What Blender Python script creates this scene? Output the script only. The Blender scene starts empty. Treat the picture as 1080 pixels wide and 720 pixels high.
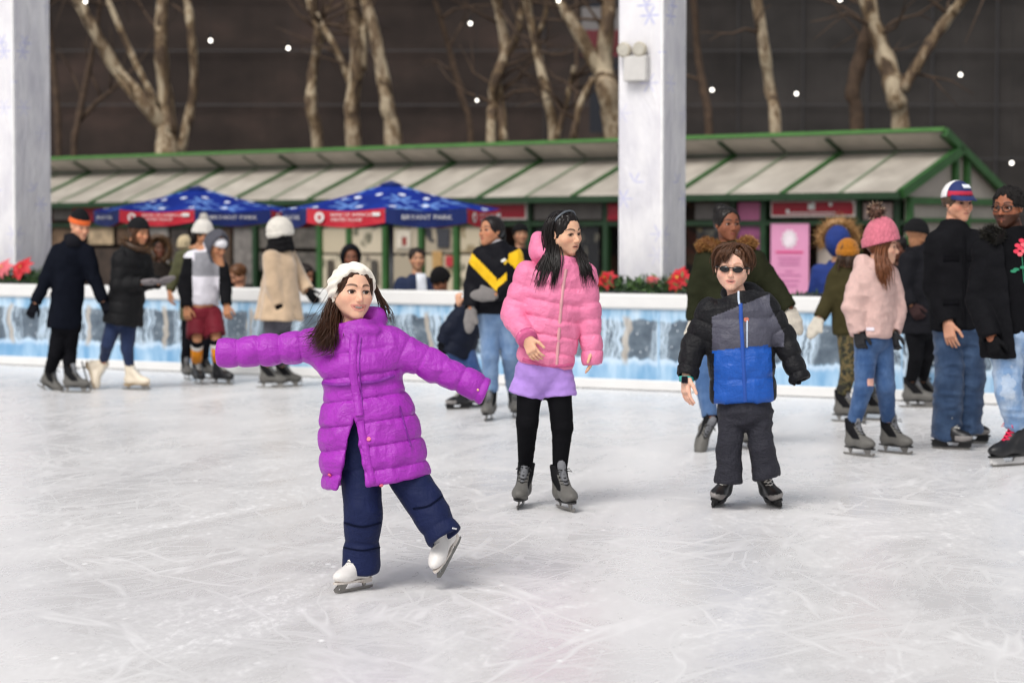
import bpy, math, random
import numpy as np
from mathutils import Vector, Matrix

random.seed(7)
RNG = np.random.default_rng(11)
sc = bpy.context.scene
COL = sc.collection
rad = math.radians

# ------------------------------------------------------------------ camera
FOC, CAMZ, HOR = 2400.0, 1.48, 245.0
PITCH = math.atan((360 - HOR) / FOC)
_cp, _sp = math.cos(PITCH), math.sin(PITCH)


def V(*a):
    return np.array(a, float)


def ray(u, v):
    x, y = (u - 540) / FOC, (360 - v) / FOC
    return V(x, _cp + y * _sp, -_sp + y * _cp)


def at(u, v, Y):
    d = ray(u, v)
    return V(0, 0, CAMZ) + d * (Y / d[1])


def ground(u, v, z=0.0):
    d = ray(u, v)
    return V(0, 0, CAMZ) + d * ((z - CAMZ) / d[2])


def norm(a):
    a = np.asarray(a, float)
    return a / max(1e-9, np.linalg.norm(a))


# ------------------------------------------------------------------ objects
def tag(o, label=None, cat=None, group=None, kind=None):
    if label:
        o['label'] = label
    if cat:
        o['category'] = cat
    if group:
        o['group'] = group
    if kind:
        o['kind'] = kind
    return o


def thing(name, label, cat, loc, group=None):
    o = bpy.data.objects.new(name, None)
    o.empty_display_size = 0.1
    COL.objects.link(o)
    o.location = [float(x) for x in loc]
    return tag(o, label, cat, group)


def root_loc(parent):
    p = parent
    while p is not None and p.parent is not None:
        p = p.parent
    return np.array(p.location) if p is not None else np.zeros(3)


def mobj(name, verts, faces, mats, parent=None, fmat=None, smooth=True, col=None, base=None):
    """One mesh object from world-space vertices. faces: (n,4) array or list of tuples."""
    verts = np.asarray(verts, float).reshape(-1, 3)
    org = root_loc(parent) if parent is not None else (np.asarray(base, float) if base is not None else V(*(0.5 * (verts.min(0) + verts.max(0)))[:2], verts[:, 2].min()))
    me = bpy.data.meshes.new(name)
    lv = verts - org
    if isinstance(faces, np.ndarray) and faces.ndim == 2:
        n, m = faces.shape
        me.vertices.add(len(lv))
        me.vertices.foreach_set('co', lv.astype(np.float32).ravel())
        me.loops.add(n * m)
        me.loops.foreach_set('vertex_index', faces.astype(np.int32).ravel())
        me.polygons.add(n)
        me.polygons.foreach_set('loop_start', np.arange(0, n * m, m, dtype=np.int32))
        me.update(calc_edges=True)
    else:
        me.from_pydata([tuple(x) for x in lv], [], [tuple(int(i) for i in f) for f in faces])
        me.update()
    if not isinstance(mats, (list, tuple)):
        mats = [mats]
    for m_ in mats:
        me.materials.append(m_)
    np_ = len(me.polygons)
    if fmat is not None and len(fmat) == np_:
        me.polygons.foreach_set('material_index', np.asarray(fmat, np.int32))
    me.polygons.foreach_set('use_smooth', np.full(np_, bool(smooth)))
    if col is not None:
        a = me.color_attributes.new('Col', 'FLOAT_COLOR', 'POINT')
        c4 = np.ones((len(lv), 4), np.float32)
        c4[:, :3] = col
        a.data.foreach_set('color', c4.ravel())
    me.update()
    o = bpy.data.objects.new(name, me)
    COL.objects.link(o)
    if parent is not None:
        o.parent = parent
    else:
        o.location = [float(x) for x in org]
    return o


class MB:
    """Collects polygons (world space) for one mesh."""

    def __init__(self):
        self.v, self.f, self.m = [], [], []

    def poly(self, pts, mi=0):
        b = len(self.v)
        self.v += [tuple(p) for p in pts]
        self.f.append(tuple(range(b, b + len(pts))))
        self.m.append(mi)

    def mesh(self, vs, fs, mi=0):
        b = len(self.v)
        self.v += [tuple(p) for p in vs]
        self.f += [tuple(i + b for i in f) for f in fs]
        self.m += [mi] * len(fs)

    def box(self, c, half, axes=None, mi=0, bev=0.0):
        c = np.asarray(c, float)
        A = np.eye(3) if axes is None else np.array([norm(a) for a in axes])
        hx, hy, hz = half
        if bev <= 0:
            vs = [c + A[0] * sx * hx + A[1] * sy * hy + A[2] * sz * hz for sx in (-1, 1) for sy in (-1, 1) for sz in (-1, 1)]
            self.mesh(vs, [(0, 1, 3, 2), (4, 6, 7, 5), (0, 4, 5, 1), (2, 3, 7, 6), (0, 2, 6, 4), (1, 5, 7, 3)], mi)
            return
        b = min(bev, hx * .9, hy * .9, hz * .9)
        vs, ids = [], {}
        for sx in (-1, 1):
            for sy in (-1, 1):
                for sz in (-1, 1):
                    for ax in range(3):
                        o = [hx - b, hy - b, hz - b]
                        o[ax] += b
                        ids[(sx, sy, sz, ax)] = len(vs)
                        vs.append(c + A[0] * sx * o[0] + A[1] * sy * o[1] + A[2] * sz * o[2])
        g = ids
        fs = []
        for s in (-1, 1):
            q = [g[(s, -1, -1, 0)], g[(s, 1, -1, 0)], g[(s, 1, 1, 0)], g[(s, -1, 1, 0)]]
            fs.append(q if s > 0 else q[::-1])
            q = [g[(-1, s, -1, 1)], g[(-1, s, 1, 1)], g[(1, s, 1, 1)], g[(1, s, -1, 1)]]
            fs.append(q if s > 0 else q[::-1])
            q = [g[(-1, -1, s, 2)], g[(1, -1, s, 2)], g[(1, 1, s, 2)], g[(-1, 1, s, 2)]]
            fs.append(q if s > 0 else q[::-1])
        for s in (-1, 1):
            for t in (-1, 1):
                fs.append([g[(s, t, -1, 0)], g[(s, t, 1, 0)], g[(s, t, 1, 1)], g[(s, t, -1, 1)]])
                fs.append([g[(s, -1, t, 0)], g[(s, 1, t, 0)], g[(s, 1, t, 2)], g[(s, -1, t, 2)]])
                fs.append([g[(-1, s, t, 1)], g[(1, s, t, 1)], g[(1, s, t, 2)], g[(-1, s, t, 2)]])
        for sx in (-1, 1):
            for sy in (-1, 1):
                for sz in (-1, 1):
                    fs.append([g[(sx, sy, sz, a)] for a in range(3)])
        self.mesh(vs, fs, mi)

    def beam(self, a, b, w, h, up=(0, 0, 1), mi=0, bev=0.0):
        a, b = np.asarray(a, float), np.asarray(b, float)
        d = norm(b - a)
        s = np.cross(d, up)
        s = norm(s) if np.linalg.norm(s) > 1e-6 else V(1, 0, 0)
        t = np.cross(s, d)
        self.box((a + b) / 2, (w / 2, np.linalg.norm(b - a) / 2, h / 2), (s, d, t), mi, bev)

    def tube(self, pts, radii, n=8, mi=0, cap=True, flat=None):
        pts = [np.asarray(p, float) for p in pts]
        if not hasattr(radii, '__len__'):
            radii = [radii] * len(pts)
        t0 = norm(pts[1] - pts[0])
        ref = V(0, 0, 1) if abs(t0[2]) < .9 else V(1, 0, 0)
        nrm = norm(np.cross(t0, ref))
        vs = []
        for i, p in enumerate(pts):
            t = norm(pts[min(i + 1, len(pts) - 1)] - pts[max(i - 1, 0)])
            nrm = norm(nrm - t * (nrm @ t))
            bn = np.cross(t, nrm)
            for k in range(n):
                a = 2 * math.pi * k / n
                vs.append(p + (nrm * math.cos(a) + bn * math.sin(a)) * radii[i])
        fs = []
        for i in range(len(pts) - 1):
            for k in range(n):
                fs.append((i * n + k, i * n + (k + 1) % n, (i + 1) * n + (k + 1) % n, (i + 1) * n + k))
        if cap:
            fs.append(tuple(range(n))[::-1])
            fs.append(tuple((len(pts) - 1) * n + k for k in range(n)))
        self.mesh(vs, fs, mi)

    def disc(self, c, r, normal, n=14, mi=0, th=0.0, r2=None):
        nn = norm(normal)
        ref = V(0, 0, 1) if abs(nn[2]) < .9 else V(1, 0, 0)
        a_ = norm(np.cross(ref, nn))
        b_ = np.cross(nn, a_)
        r2 = r2 or r
        ring = [np.asarray(c) + a_ * r * math.cos(2 * math.pi * k / n) + b_ * r2 * math.sin(2 * math.pi * k / n) for k in range(n)]
        if th <= 0:
            self.poly(ring, mi)
            return
        top = [p + nn * th for p in ring]
        self.mesh(ring + top, [tuple(range(n, 2 * n))] + [(k, (k + 1) % n, n + (k + 1) % n, n + k) for k in range(n)] + [tuple(range(n))[::-1]], mi)

    def sphere(self, c, r, n=12, m=8, mi=0, axes=None):
        r3 = (r, r, r) if not hasattr(r, '__len__') else r
        A = np.eye(3) if axes is None else np.asarray(axes)
        vs = [np.asarray(c) + A[2] * r3[2]]
        for j in range(1, m):
            th = math.pi * j / m
            for k in range(n):
                a = 2 * math.pi * k / n
                vs.append(np.asarray(c) + A[0] * r3[0] * math.sin(th) * math.cos(a) + A[1] * r3[1] * math.sin(th) * math.sin(a) + A[2] * r3[2] * math.cos(th))
        vs.append(np.asarray(c) - A[2] * r3[2])
        fs = [(0, 1 + k, 1 + (k + 1) % n) for k in range(n)]
        for j in range(m - 2):
            for k in range(n):
                fs.append((1 + j * n + k, 1 + (j + 1) * n + k, 1 + (j + 1) * n + (k + 1) % n, 1 + j * n + (k + 1) % n))
        L = len(vs) - 1
        fs += [(L, 1 + (m - 2) * n + (k + 1) % n, 1 + (m - 2) * n + k) for k in range(n)]
        self.mesh(vs, fs, mi)

    def extrude(self, outline, o, ax, ay, nrm, th, mi=0):
        """2-D outline (x,y) in plane (ax,ay) at o, thickness th centred along nrm."""
        o = np.asarray(o, float)
        n = len(outline)
        f = [o + ax * x + ay * y + nrm * th / 2 for x, y in outline]
        b = [o + ax * x + ay * y - nrm * th / 2 for x, y in outline]
        self.mesh(f + b, [tuple(range(n)), tuple(range(2 * n - 1, n - 1, -1))] + [(k, n + k, n + (k + 1) % n, (k + 1) % n) for k in range(n)], mi)

    def build(self, name, mats, parent=None, smooth=False, base=None):
        return mobj(name, self.v, self.f, mats, parent, self.m, smooth, None, base)


def text_mesh(body, size, font_w=1.0):
    """Triangulated built-in-font lettering as (verts2d, faces), centred."""
    cu = bpy.data.curves.new('txt', 'FONT')
    cu.body = body
    cu.size = size
    cu.align_x = 'CENTER'
    cu.align_y = 'CENTER'
    cu.resolution_u = 2
    o = bpy.data.objects.new('txt', cu)
    COL.objects.link(o)
    dg = bpy.context.evaluated_depsgraph_get()
    me = o.evaluated_get(dg).to_mesh()
    vs = [(v.co.x * font_w, v.co.y) for v in me.vertices]
    fs = [tuple(p.vertices) for p in me.polygons]
    o.evaluated_get(dg).to_mesh_clear()
    bpy.data.objects.remove(o)
    bpy.data.curves.remove(cu)
    return vs, fs


# ------------------------------------------------------------------ noise
def _h(i, j, k, seed):
    n = (i * 374761393 + j * 668265263 + k * 2147483647 + seed * 974711) & 0x7fffffff
    n = ((n ^ (n >> 13)) * 1274126177) & 0x7fffffff
    return ((n ^ (n >> 16)) & 0xffff) / 65535.0


def vnoise(P, seed=0):
    P = np.asarray(P, float)
    i = np.floor(P).astype(np.int64)
    f = P - i
    f = f * f * (3 - 2 * f)
    r = 0
    for a in (0, 1):
        for b in (0, 1):
            for c in (0, 1):
                w = (f[:, 0] if a else 1 - f[:, 0]) * (f[:, 1] if b else 1 - f[:, 1]) * (f[:, 2] if c else 1 - f[:, 2])
                r = r + w * _h(i[:, 0] + a, i[:, 1] + b, i[:, 2] + c, seed)
    return r * 2 - 1


# ------------------------------------------------------------------ SDF field -> mesh
def mk_axis(lo, hi, h, fine):
    out, x = [lo], lo
    while x < hi:
        st = h
        for a, b, s in fine:
            if a - h <= x <= b:
                st = min(st, s)
        x += st
        out.append(x)
    return np.array(out, np.float32)


class Field:
    def __init__(self, lo, hi, h, fine=()):
        self.h = h
        self.ax = [mk_axis(lo[i], hi[i], h, [(a[i], b[i], s) for a, b, s in fine]) for i in range(3)]
        self.F = np.full([len(a) for a in self.ax], 1.0, np.float32)

    def sub(self, lo, hi):
        return tuple(slice(max(0, int(np.searchsorted(self.ax[i], lo[i])) - 1), int(np.searchsorted(self.ax[i], hi[i])) + 1) for i in range(3))

    def pts(self, sl):
        return (self.ax[0][sl[0]][:, None, None], self.ax[1][sl[1]][None, :, None], self.ax[2][sl[2]][None, None, :])

    def add(self, prim, k=0.02, op='u'):
        lo, hi, fn = prim
        pad = k + 3 * self.h
        sl = self.sub(lo - pad, hi + pad)
        G = self.F[sl]
        if G.size == 0:
            return self
        d = fn(*self.pts(sl)).astype(np.float32)
        d = np.broadcast_to(d, G.shape)
        if op == 'u':
            h = np.maximum(k - np.abs(G - d), 0) / max(k, 1e-6)
            G[...] = np.minimum(G, d) - h * h * k * .25
        else:
            e = -d if op == 's' else d
            h = np.maximum(k - np.abs(G - e), 0) / max(k, 1e-6)
            G[...] = np.maximum(G, e) + h * h * k * .25
        return self

    def cut(self, p, n, k=0.004):
        """Keep the side the normal n points AWAY from."""
        n = norm(n)
        X, Y, Z = self.pts((slice(None),) * 3)
        e = ((X - p[0]) * n[0] + (Y - p[1]) * n[1] + (Z - p[2]) * n[2]).astype(np.float32)
        h = np.maximum(k - np.abs(self.F - e), 0) / k
        self.F = np.maximum(self.F, e) + h * h * k * .25
        return self

    def mesh(self, smooth=1):
        v, f = nets(self.F, self.ax)
        for _ in range(smooth):
            v = relax(v, f, .5)
        return v, f


_C = [(a, b, c) for a in (0, 1) for b in (0, 1) for c in (0, 1)]
_E = [(i, j, ax) for i in range(8) for ax in range(3) for j in [i ^ (4 >> ax)] if j > i]


def nets(F, ax):
    S = F < 0
    cnt = np.zeros([n - 1 for n in F.shape], np.int8)
    for a, b, c in _C:
        cnt += S[a:F.shape[0] - 1 + a, b:F.shape[1] - 1 + b, c:F.shape[2] - 1 + c]
    act = (cnt > 0) & (cnt < 8)
    I = np.argwhere(act)
    idx = np.full(act.shape, -1, np.int32)
    idx[act] = np.arange(len(I), dtype=np.int32)
    vals = [F[I[:, 0] + a, I[:, 1] + b, I[:, 2] + c] for a, b, c in _C]
    lo = np.stack([ax[i][I[:, i]] for i in range(3)], 1).astype(float)
    st = np.stack([ax[i][I[:, i] + 1] - ax[i][I[:, i]] for i in range(3)], 1).astype(float)
    pos, w = np.zeros((len(I), 3)), np.zeros(len(I))
    for i, j, a in _E:
        va, vb = vals[i], vals[j]
        m = (va < 0) != (vb < 0)
        t = np.where(m, va / np.where(m, va - vb, 1), 0)
        p = np.tile(np.array(_C[i], float), (len(I), 1))
        p[:, a] = t
        pos += p * m[:, None]
        w += m
    v = lo + st * pos / w[:, None]
    fs = []
    for a in range(3):
        b, c = (a + 1) % 3, (a + 2) % 3
        sl0, sl1 = [slice(None)] * 3, [slice(None)] * 3
        sl0[a], sl1[a] = slice(0, -1), slice(1, None)
        s0, s1 = S[tuple(sl0)], S[tuple(sl1)]
        E = np.argwhere(s0 != s1)
        if len(E) == 0:
            continue
        E = E[(E[:, b] > 0) & (E[:, c] > 0) & (E[:, b] < F.shape[b] - 1) & (E[:, c] < F.shape[c] - 1)]
        ins = s0[tuple(E.T)]
        q = []
        for db, dc in ((-1, -1), (0, -1), (0, 0), (-1, 0)):
            e = E.copy()
            e[:, b] += db
            e[:, c] += dc
            q.append(idx[tuple(e.T)])
        q = np.stack(q, 1)
        q[~ins] = q[~ins][:, ::-1]
        fs.append(q)
    f = np.concatenate(fs) if fs else np.zeros((0, 4), np.int32)
    return v, f


def relax(v, f, lam):
    n = len(v)
    acc, cnt = np.zeros((n, 3)), np.zeros(n)
    for a, b in ((0, 1), (1, 2), (2, 3), (3, 0)):
        for s, t in ((a, b), (b, a)):
            for i in range(3):
                acc[:, i] += np.bincount(f[:, s], v[f[:, t], i], n)
            cnt += np.bincount(f[:, s], minlength=n)
    return v * (1 - lam) + lam * acc / np.maximum(cnt, 1)[:, None]


def vnormals(v, f):
    fn = np.cross(v[f[:, 2]] - v[f[:, 0]], v[f[:, 3]] - v[f[:, 1]])
    n = np.zeros_like(v)
    for c in range(4):
        for i in range(3):
            n[:, i] += np.bincount(f[:, c], fn[:, i], len(v))
    return n / np.maximum(np.linalg.norm(n, axis=1), 1e-12)[:, None]


def wrinkle(v, f, amp, freq, seed=0, stretch=(1, 1, 1)):
    if amp <= 0:
        return v
    n = vnormals(v, f)
    st = np.array(stretch)
    r = 1 - 2.2 * np.abs(vnoise(v * freq * .9 * st + 3.1, seed + 9))          # sharp-crested folds
    d = .7 * vnoise(v * freq * st, seed) + .35 * vnoise(v * freq * 2.1 * st, seed + 5) + .75 * np.maximum(r, -.3)
    return v + n * (d * amp)[:, None]


# ---- primitives: (lo, hi, fn)
def quilt(s, q):
    pitch, amp, s0 = q
    x = np.mod(s + s0, pitch)
    x = np.minimum(x, pitch - x)
    return amp * (.7 - 1.25 * np.exp(-x / (.10 * pitch)) - .35 * np.exp(-x / (.35 * pitch)))


def cone(a, b, ra, rb, q=None, flat=None, bow=None):
    a, b = np.asarray(a, float), np.asarray(b, float)
    ab = b - a
    L = max(np.linalg.norm(ab), 1e-6)
    L2 = L * L
    R_ = max(ra, rb) + (abs(q[1]) if q else 0)
    lo, hi = np.minimum(a, b) - R_, np.maximum(a, b) + R_

    def fn(X, Y, Z):
        x, y, z = X - a[0], Y - a[1], Z - a[2]
        t0 = (x * ab[0] + y * ab[1] + z * ab[2]) / L2
        t = np.clip(t0, 0, 1)
        x, y, z = x - ab[0] * t, y - ab[1] * t, z - ab[2] * t
        d2 = x * x + y * y + z * z
        if flat is not None:
            dv, fl = flat
            c = x * dv[0] + y * dv[1] + z * dv[2]
            d2 = d2 + c * c * (fl * fl - 1)
        r = ra + (rb - ra) * t
        if q:
            r = r + quilt(t * L, q)
        return np.sqrt(d2) - r
    return lo, hi, fn


def ell(c, r, axes=None):
    c = np.asarray(c, float)
    r = np.asarray(r if hasattr(r, '__len__') else (r, r, r), float)
    A = np.eye(3) if axes is None else np.asarray(axes, float)
    ext = np.sqrt(((A * r[:, None]) ** 2).sum(0))

    def fn(X, Y, Z):
        x, y, z = X - c[0], Y - c[1], Z - c[2]
        l = [(x * A[i, 0] + y * A[i, 1] + z * A[i, 2]) / r[i] for i in range(3)]
        k0 = np.sqrt(l[0] ** 2 + l[1] ** 2 + l[2] ** 2)
        k1 = np.sqrt((l[0] / r[0]) ** 2 + (l[1] / r[1]) ** 2 + (l[2] / r[2]) ** 2)
        return k0 * (k0 - 1) / np.maximum(k1, 1e-6)
    return c - ext, c + ext, fn


def rbox(c, half, axes=None, r=0.01):
    c = np.asarray(c, float)
    A = np.eye(3) if axes is None else np.asarray(axes, float)
    hf = np.asarray(half, float)
    ext = (np.abs(A) * hf[:, None]).sum(0)

    def fn(X, Y, Z):
        x, y, z = X - c[0], Y - c[1], Z - c[2]
        q = [np.abs(x * A[i, 0] + y * A[i, 1] + z * A[i, 2]) - hf[i] + r for i in range(3)]
        o = np.sqrt(np.maximum(q[0], 0) ** 2 + np.maximum(q[1], 0) ** 2 + np.maximum(q[2], 0) ** 2)
        return o + np.minimum(np.maximum(q[0], np.maximum(q[1], q[2])), 0) - r
    return c - ext, c + ext, fn


def loft(a, b, side, st, q=None, n=2.3, rnd=0.02, ext0=0.0, ext1=0.0, folds=None):
    """Elliptic loft from a to b; st: rows (t, rx, ry, cu, cv); side: direction of rx; front = side x axis."""
    a, b = np.asarray(a, float), np.asarray(b, float)
    L = np.linalg.norm(b - a)
    w = (b - a) / L
    u = np.asarray(side, float)
    u = norm(u - w * (u @ w))
    v = np.cross(w, u)
    rows = [tuple(r) + (0,) * (5 - len(r)) for r in st]
    T = np.array([r[0] for r in rows])
    tt = np.linspace(0, 1, 60)

    def smooth(c):
        y = np.interp(tt, T, np.array([r[c] for r in rows]))
        for _ in range(3):
            y2 = y.copy()
            y2[1:-1] = .25 * y[:-2] + .5 * y[1:-1] + .25 * y[2:]
            y = y2
        return y
    RX, RY, CU, CV = (smooth(c) for c in (1, 2, 3, 4))
    R_ = max(RX.max() + np.abs(CU).max(), RY.max() + np.abs(CV).max()) + (q[1] if q else 0) + .01
    lo, hi = np.minimum(a, b) - R_, np.maximum(a, b) + R_

    def fn(X, Y, Z):
        x, y, z = X - a[0], Y - a[1], Z - a[2]
        s = x * w[0] + y * w[1] + z * w[2]
        t = np.clip(s / L, 0, 1)
        lu = x * u[0] + y * u[1] + z * u[2] - np.interp(t, tt, CU)
        lv = x * v[0] + y * v[1] + z * v[2] - np.interp(t, tt, CV)
        rx, ry = np.interp(t, tt, RX), np.interp(t, tt, RY)
        if q:
            e = quilt(s, q)
            rx, ry = rx + e, ry + e
        if folds:
            nf, amp, ph, p = folds
            e = amp * np.cos(nf * np.arctan2(lv, lu) + ph) * np.clip(1 - t, 0, 1) ** p
            rx, ry = rx + e, ry + e
        k = (np.abs(lu / rx) ** n + np.abs(lv / ry) ** n) ** (1 / n)
        d = (k - 1) * np.minimum(rx, ry)
        e = np.maximum(-s - ext0, s - L - ext1)
        h = np.maximum(rnd - np.abs(d - e), 0) / rnd
        return np.maximum(d, e) + h * h * rnd * .25
    return lo, hi, fn


def fn_prim(lo, hi, fn):
    return np.asarray(lo, float), np.asarray(hi, float), fn
# ------------------------------------------------------------------ materials
def srgb(h):
    h = h.lstrip('#')
    c = [int(h[i:i + 2], 16) / 255 for i in (0, 2, 4)]
    return tuple(x / 12.92 if x <= .04045 else ((x + .055) / 1.055) ** 2.4 for x in c)


class NT:
    def __init__(self, name):
        self.mat = bpy.data.materials.new(name)
        self.mat.use_nodes = True
        self.t = self.mat.node_tree
        self.t.nodes.clear()
        self.out = self.n('ShaderNodeOutputMaterial')

    def n(self, typ, **kw):
        o = self.t.nodes.new(typ)
        for k, v in kw.items():
            setattr(o, k, v)
        return o

    def set(self, node, **kw):
        for k, v in kw.items():
            key = k.replace('_', ' ')
            s = node.inputs[key]
            if isinstance(v, bpy.types.NodeSocket):
                self.t.links.new(v, s)
            elif s.type == 'RGBA' and len(v) == 3:
                s.default_value = (*v, 1)
            else:
                s.default_value = v
        return node

    def link(self, a, b):
        self.t.links.new(a, b)

    def math(self, op, a, b=0.0, c=None, clamp=False):
        m = self.n('ShaderNodeMath', operation=op, use_clamp=clamp)
        for i, x in enumerate((a, b, c)):
            if x is None:
                continue
            if isinstance(x, bpy.types.NodeSocket):
                self.link(x, m.inputs[i])
            else:
                m.inputs[i].default_value = x
        return m.outputs[0]

    def coord(self, scale=(1, 1, 1), rot=(0, 0, 0), loc=(0, 0, 0), which='Object'):
        tc = self.n('ShaderNodeTexCoord')
        src = tc.outputs[which]
        if any(rot):        # turn first, then stretch
            r_ = self.n('ShaderNodeMapping')
            r_.inputs['Rotation'].default_value = rot
            self.link(src, r_.inputs[0])
            src = r_.outputs[0]
        mp = self.n('ShaderNodeMapping')
        mp.inputs['Scale'].default_value = scale
        mp.inputs['Location'].default_value = loc
        self.link(src, mp.inputs[0])
        return mp.outputs[0]

    def noise(self, vec, scale, detail=4, rough=.55, dist=0.0):
        x = self.n('ShaderNodeTexNoise')
        x.inputs['Scale'].default_value = scale
        x.inputs['Detail'].default_value = detail
        x.inputs['Roughness'].default_value = rough
        x.inputs['Distortion'].default_value = dist
        if vec is not None:
            self.link(vec, x.inputs['Vector'])
        return x.outputs[0]

    def ramp(self, fac, stops, interp='LINEAR'):
        r = self.n('ShaderNodeValToRGB')
        r.color_ramp.interpolation = interp
        e = r.color_ramp.elements
        while len(e) > len(stops):
            e.remove(e[-1])
        while len(e) < len(stops):
            e.new(1)
        for el, (p, c) in zip(e, stops):
            el.position = p
            c = (c, c, c) if not hasattr(c, '__len__') else c
            el.color = (*c, 1)
        self.link(fac, r.inputs[0])
        return r.outputs[0]

    def mix(self, fac, a, b, mode='MIX'):
        m = self.n('ShaderNodeMix', data_type='RGBA', blend_type=mode)
        for s, x in ((m.inputs[0], fac), (m.inputs[6], a), (m.inputs[7], b)):
            if isinstance(x, bpy.types.NodeSocket):
                self.link(x, s)
            elif hasattr(x, '__len__'):
                s.default_value = (*x, 1)[:4]
            else:
                s.default_value = x
        return m.outputs[2]

    def bump(self, height, strength, dist, normal=None):
        b = self.n('ShaderNodeBump')
        b.inputs['Strength'].default_value = strength
        b.inputs['Distance'].default_value = dist
        self.link(height, b.inputs['Height'])
        if normal is not None:
            self.link(normal, b.inputs['Normal'])
        return b.outputs[0]

    def bsdf(self, color, rough=.5, normal=None, **kw):
        p = self.n('ShaderNodeBsdfPrincipled')
        for k, v in dict(Base_Color=color, Roughness=rough, **kw).items():
            s = p.inputs[k.replace('_', ' ')]
            if isinstance(v, bpy.types.NodeSocket):
                self.link(v, s)
            elif hasattr(v, '__len__') and len(v) == 3 and s.type == 'RGBA':
                s.default_value = (*v, 1)
            else:
                s.default_value = v
        if normal is not None:
            self.link(normal, p.inputs['Normal'])
        self.link(p.outputs[0], self.out.inputs[0])
        return p


_MC = {}


def fabric(color, rough=.75, weave=0.0, crease=.35, sheen=.06, var=.16, spec=.3, cs=22.0):
    """Cloth: slightly uneven dye, creases, optional knit/weave."""
    key = ('fab', color, rough, weave, crease, sheen, var, cs)
    if key in _MC:
        return _MC[key]
    m = NT('cloth_' + color.strip('#'))
    c = srgb(color)
    if max(c) < .05:
        sheen, spec = .0, .07
    vec = m.coord()
    n1 = m.noise(vec, 9, 5)
    lo, hi = tuple(x * (1 - var) for x in c), tuple(min(1, x * (1 + var)) for x in c)
    col = m.ramp(n1, [(.3, lo), (.7, hi)])
    cr = m.noise(vec, cs, 3, .5, .6)
    nrm = m.bump(cr, crease, .012)
    if weave > 0:
        w = m.noise(vec, 420, 2, .6)
        nrm = m.bump(w, weave, .002, nrm)
    m.bsdf(col, rough, nrm, Sheen_Weight=sheen, Sheen_Roughness=.5, Specular_IOR_Level=spec)
    _MC[key] = m.mat
    return m.mat


def knit(color, scale=160, dark=.55):
    key = ('knit', color, scale)
    if key in _MC:
        return _MC[key]
    m = NT('knit_' + color.strip('#'))
    c = srgb(color)
    v = m.n('ShaderNodeTexVoronoi')
    v.inputs['Scale'].default_value = scale
    m.link(m.coord((1, 1, .6)), v.inputs['Vector'])
    n = m.noise(m.coord(), 30, 3)
    base = m.ramp(n, [(.3, tuple(x * .82 for x in c)), (.7, c)])
    col = m.mix(m.math('MULTIPLY', v.outputs['Distance'], .5), base, tuple(x * dark for x in c))
    m.bsdf(col, .9, m.bump(v.outputs['Distance'], .8, .008), Sheen_Weight=.12 if max(c) > .1 else .0, Specular_IOR_Level=.2)
    _MC[key] = m.mat
    return m.mat


def puffer(color, rough=.45, spec=.4, crease=.33, cs=24):
    """Shell nylon with fine puckers."""
    key = ('puf', color, rough, crease)
    if key in _MC:
        return _MC[key]
    m = NT('shell_nylon_' + color.strip('#'))
    c = srgb(color)
    if max(c) < .05:
        spec *= .5
        c = tuple(x * .7 for x in c)
    n1 = m.noise(m.coord(), 7, 4)
    col = m.ramp(n1, [(.3, tuple(x * .93 for x in c)), (.7, tuple(min(1, x * 1.06) for x in c))])
    a = m.noise(m.coord((1, 1, .30)), cs * 1.9, 4, .6, .5)
    b = m.noise(m.coord((.8, .8, 1.5)), cs * .8, 5, .6, 1.2)
    d = m.noise(m.coord((1, 1, 1)), cs * 5, 3, .6)
    nrm = m.bump(d, crease * .35, .004, m.bump(b, crease, .035, m.bump(a, crease, .018)))
    m.bsdf(col, rough, nrm, Specular_IOR_Level=spec, Sheen_Weight=.02)
    _MC[key] = m.mat
    return m.mat


def denim(color, fade='#8fa9c6', amount=.5):
    key = ('den', color, fade, amount)
    if key in _MC:
        return _MC[key]
    m = NT('denim_' + color.strip('#'))
    c, f = srgb(color), srgb(fade)
    n = m.noise(m.coord((1, 1, .5)), 10, 5, .6)
    w = m.noise(m.coord((1, 1, .2)), 300, 2)
    col = m.mix(m.math('MULTIPLY', m.ramp(n, [(.42, 0.0), (.68, 1.0)]), amount), c, f)
    col = m.mix(m.math('MULTIPLY', w, .35), col, tuple(x * .5 for x in c))
    m.bsdf(col, .85, m.bump(m.noise(m.coord((1, 1, 1.5)), 26, 4, .55, .7), .45, .014), Sheen_Weight=.15, Specular_IOR_Level=.25)
    _MC[key] = m.mat
    return m.mat


def plain(name, color, rough=.5, metal=0.0, var=.1, bump=0.0, scale=14, **kw):
    key = ('plain', name, color, rough, metal)
    if key in _MC:
        return _MC[key]
    m = NT(name)
    c = srgb(color) if isinstance(color, str) else color
    n = m.noise(m.coord(), scale, 5, .6)
    col = m.ramp(n, [(.3, tuple(x * (1 - var) for x in c)), (.7, tuple(min(1, x * (1 + var)) for x in c))])
    nr = m.bump(n, bump, .01) if bump else None
    m.bsdf(col, rough, nr, Metallic=metal, **kw)
    _MC[key] = m.mat
    return m.mat


def skin_mat():
    if 'skin' in _MC:
        return _MC['skin']
    m = NT('skin')
    a = m.n('ShaderNodeAttribute', attribute_name='Col')
    n = m.noise(m.coord(), 60, 4)
    col = m.mix(m.math('MULTIPLY', n, .18), a.outputs['Color'], (.45, .16, .10), 'MULTIPLY')
    m.bsdf(col, .55, m.bump(m.noise(m.coord(), 200, 3), .2, .002), Subsurface_Weight=.18, Subsurface_Radius=(.010, .004, .002), Subsurface_Scale=.6, Specular_IOR_Level=.3)
    _MC['skin'] = m.mat
    return m.mat


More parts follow.
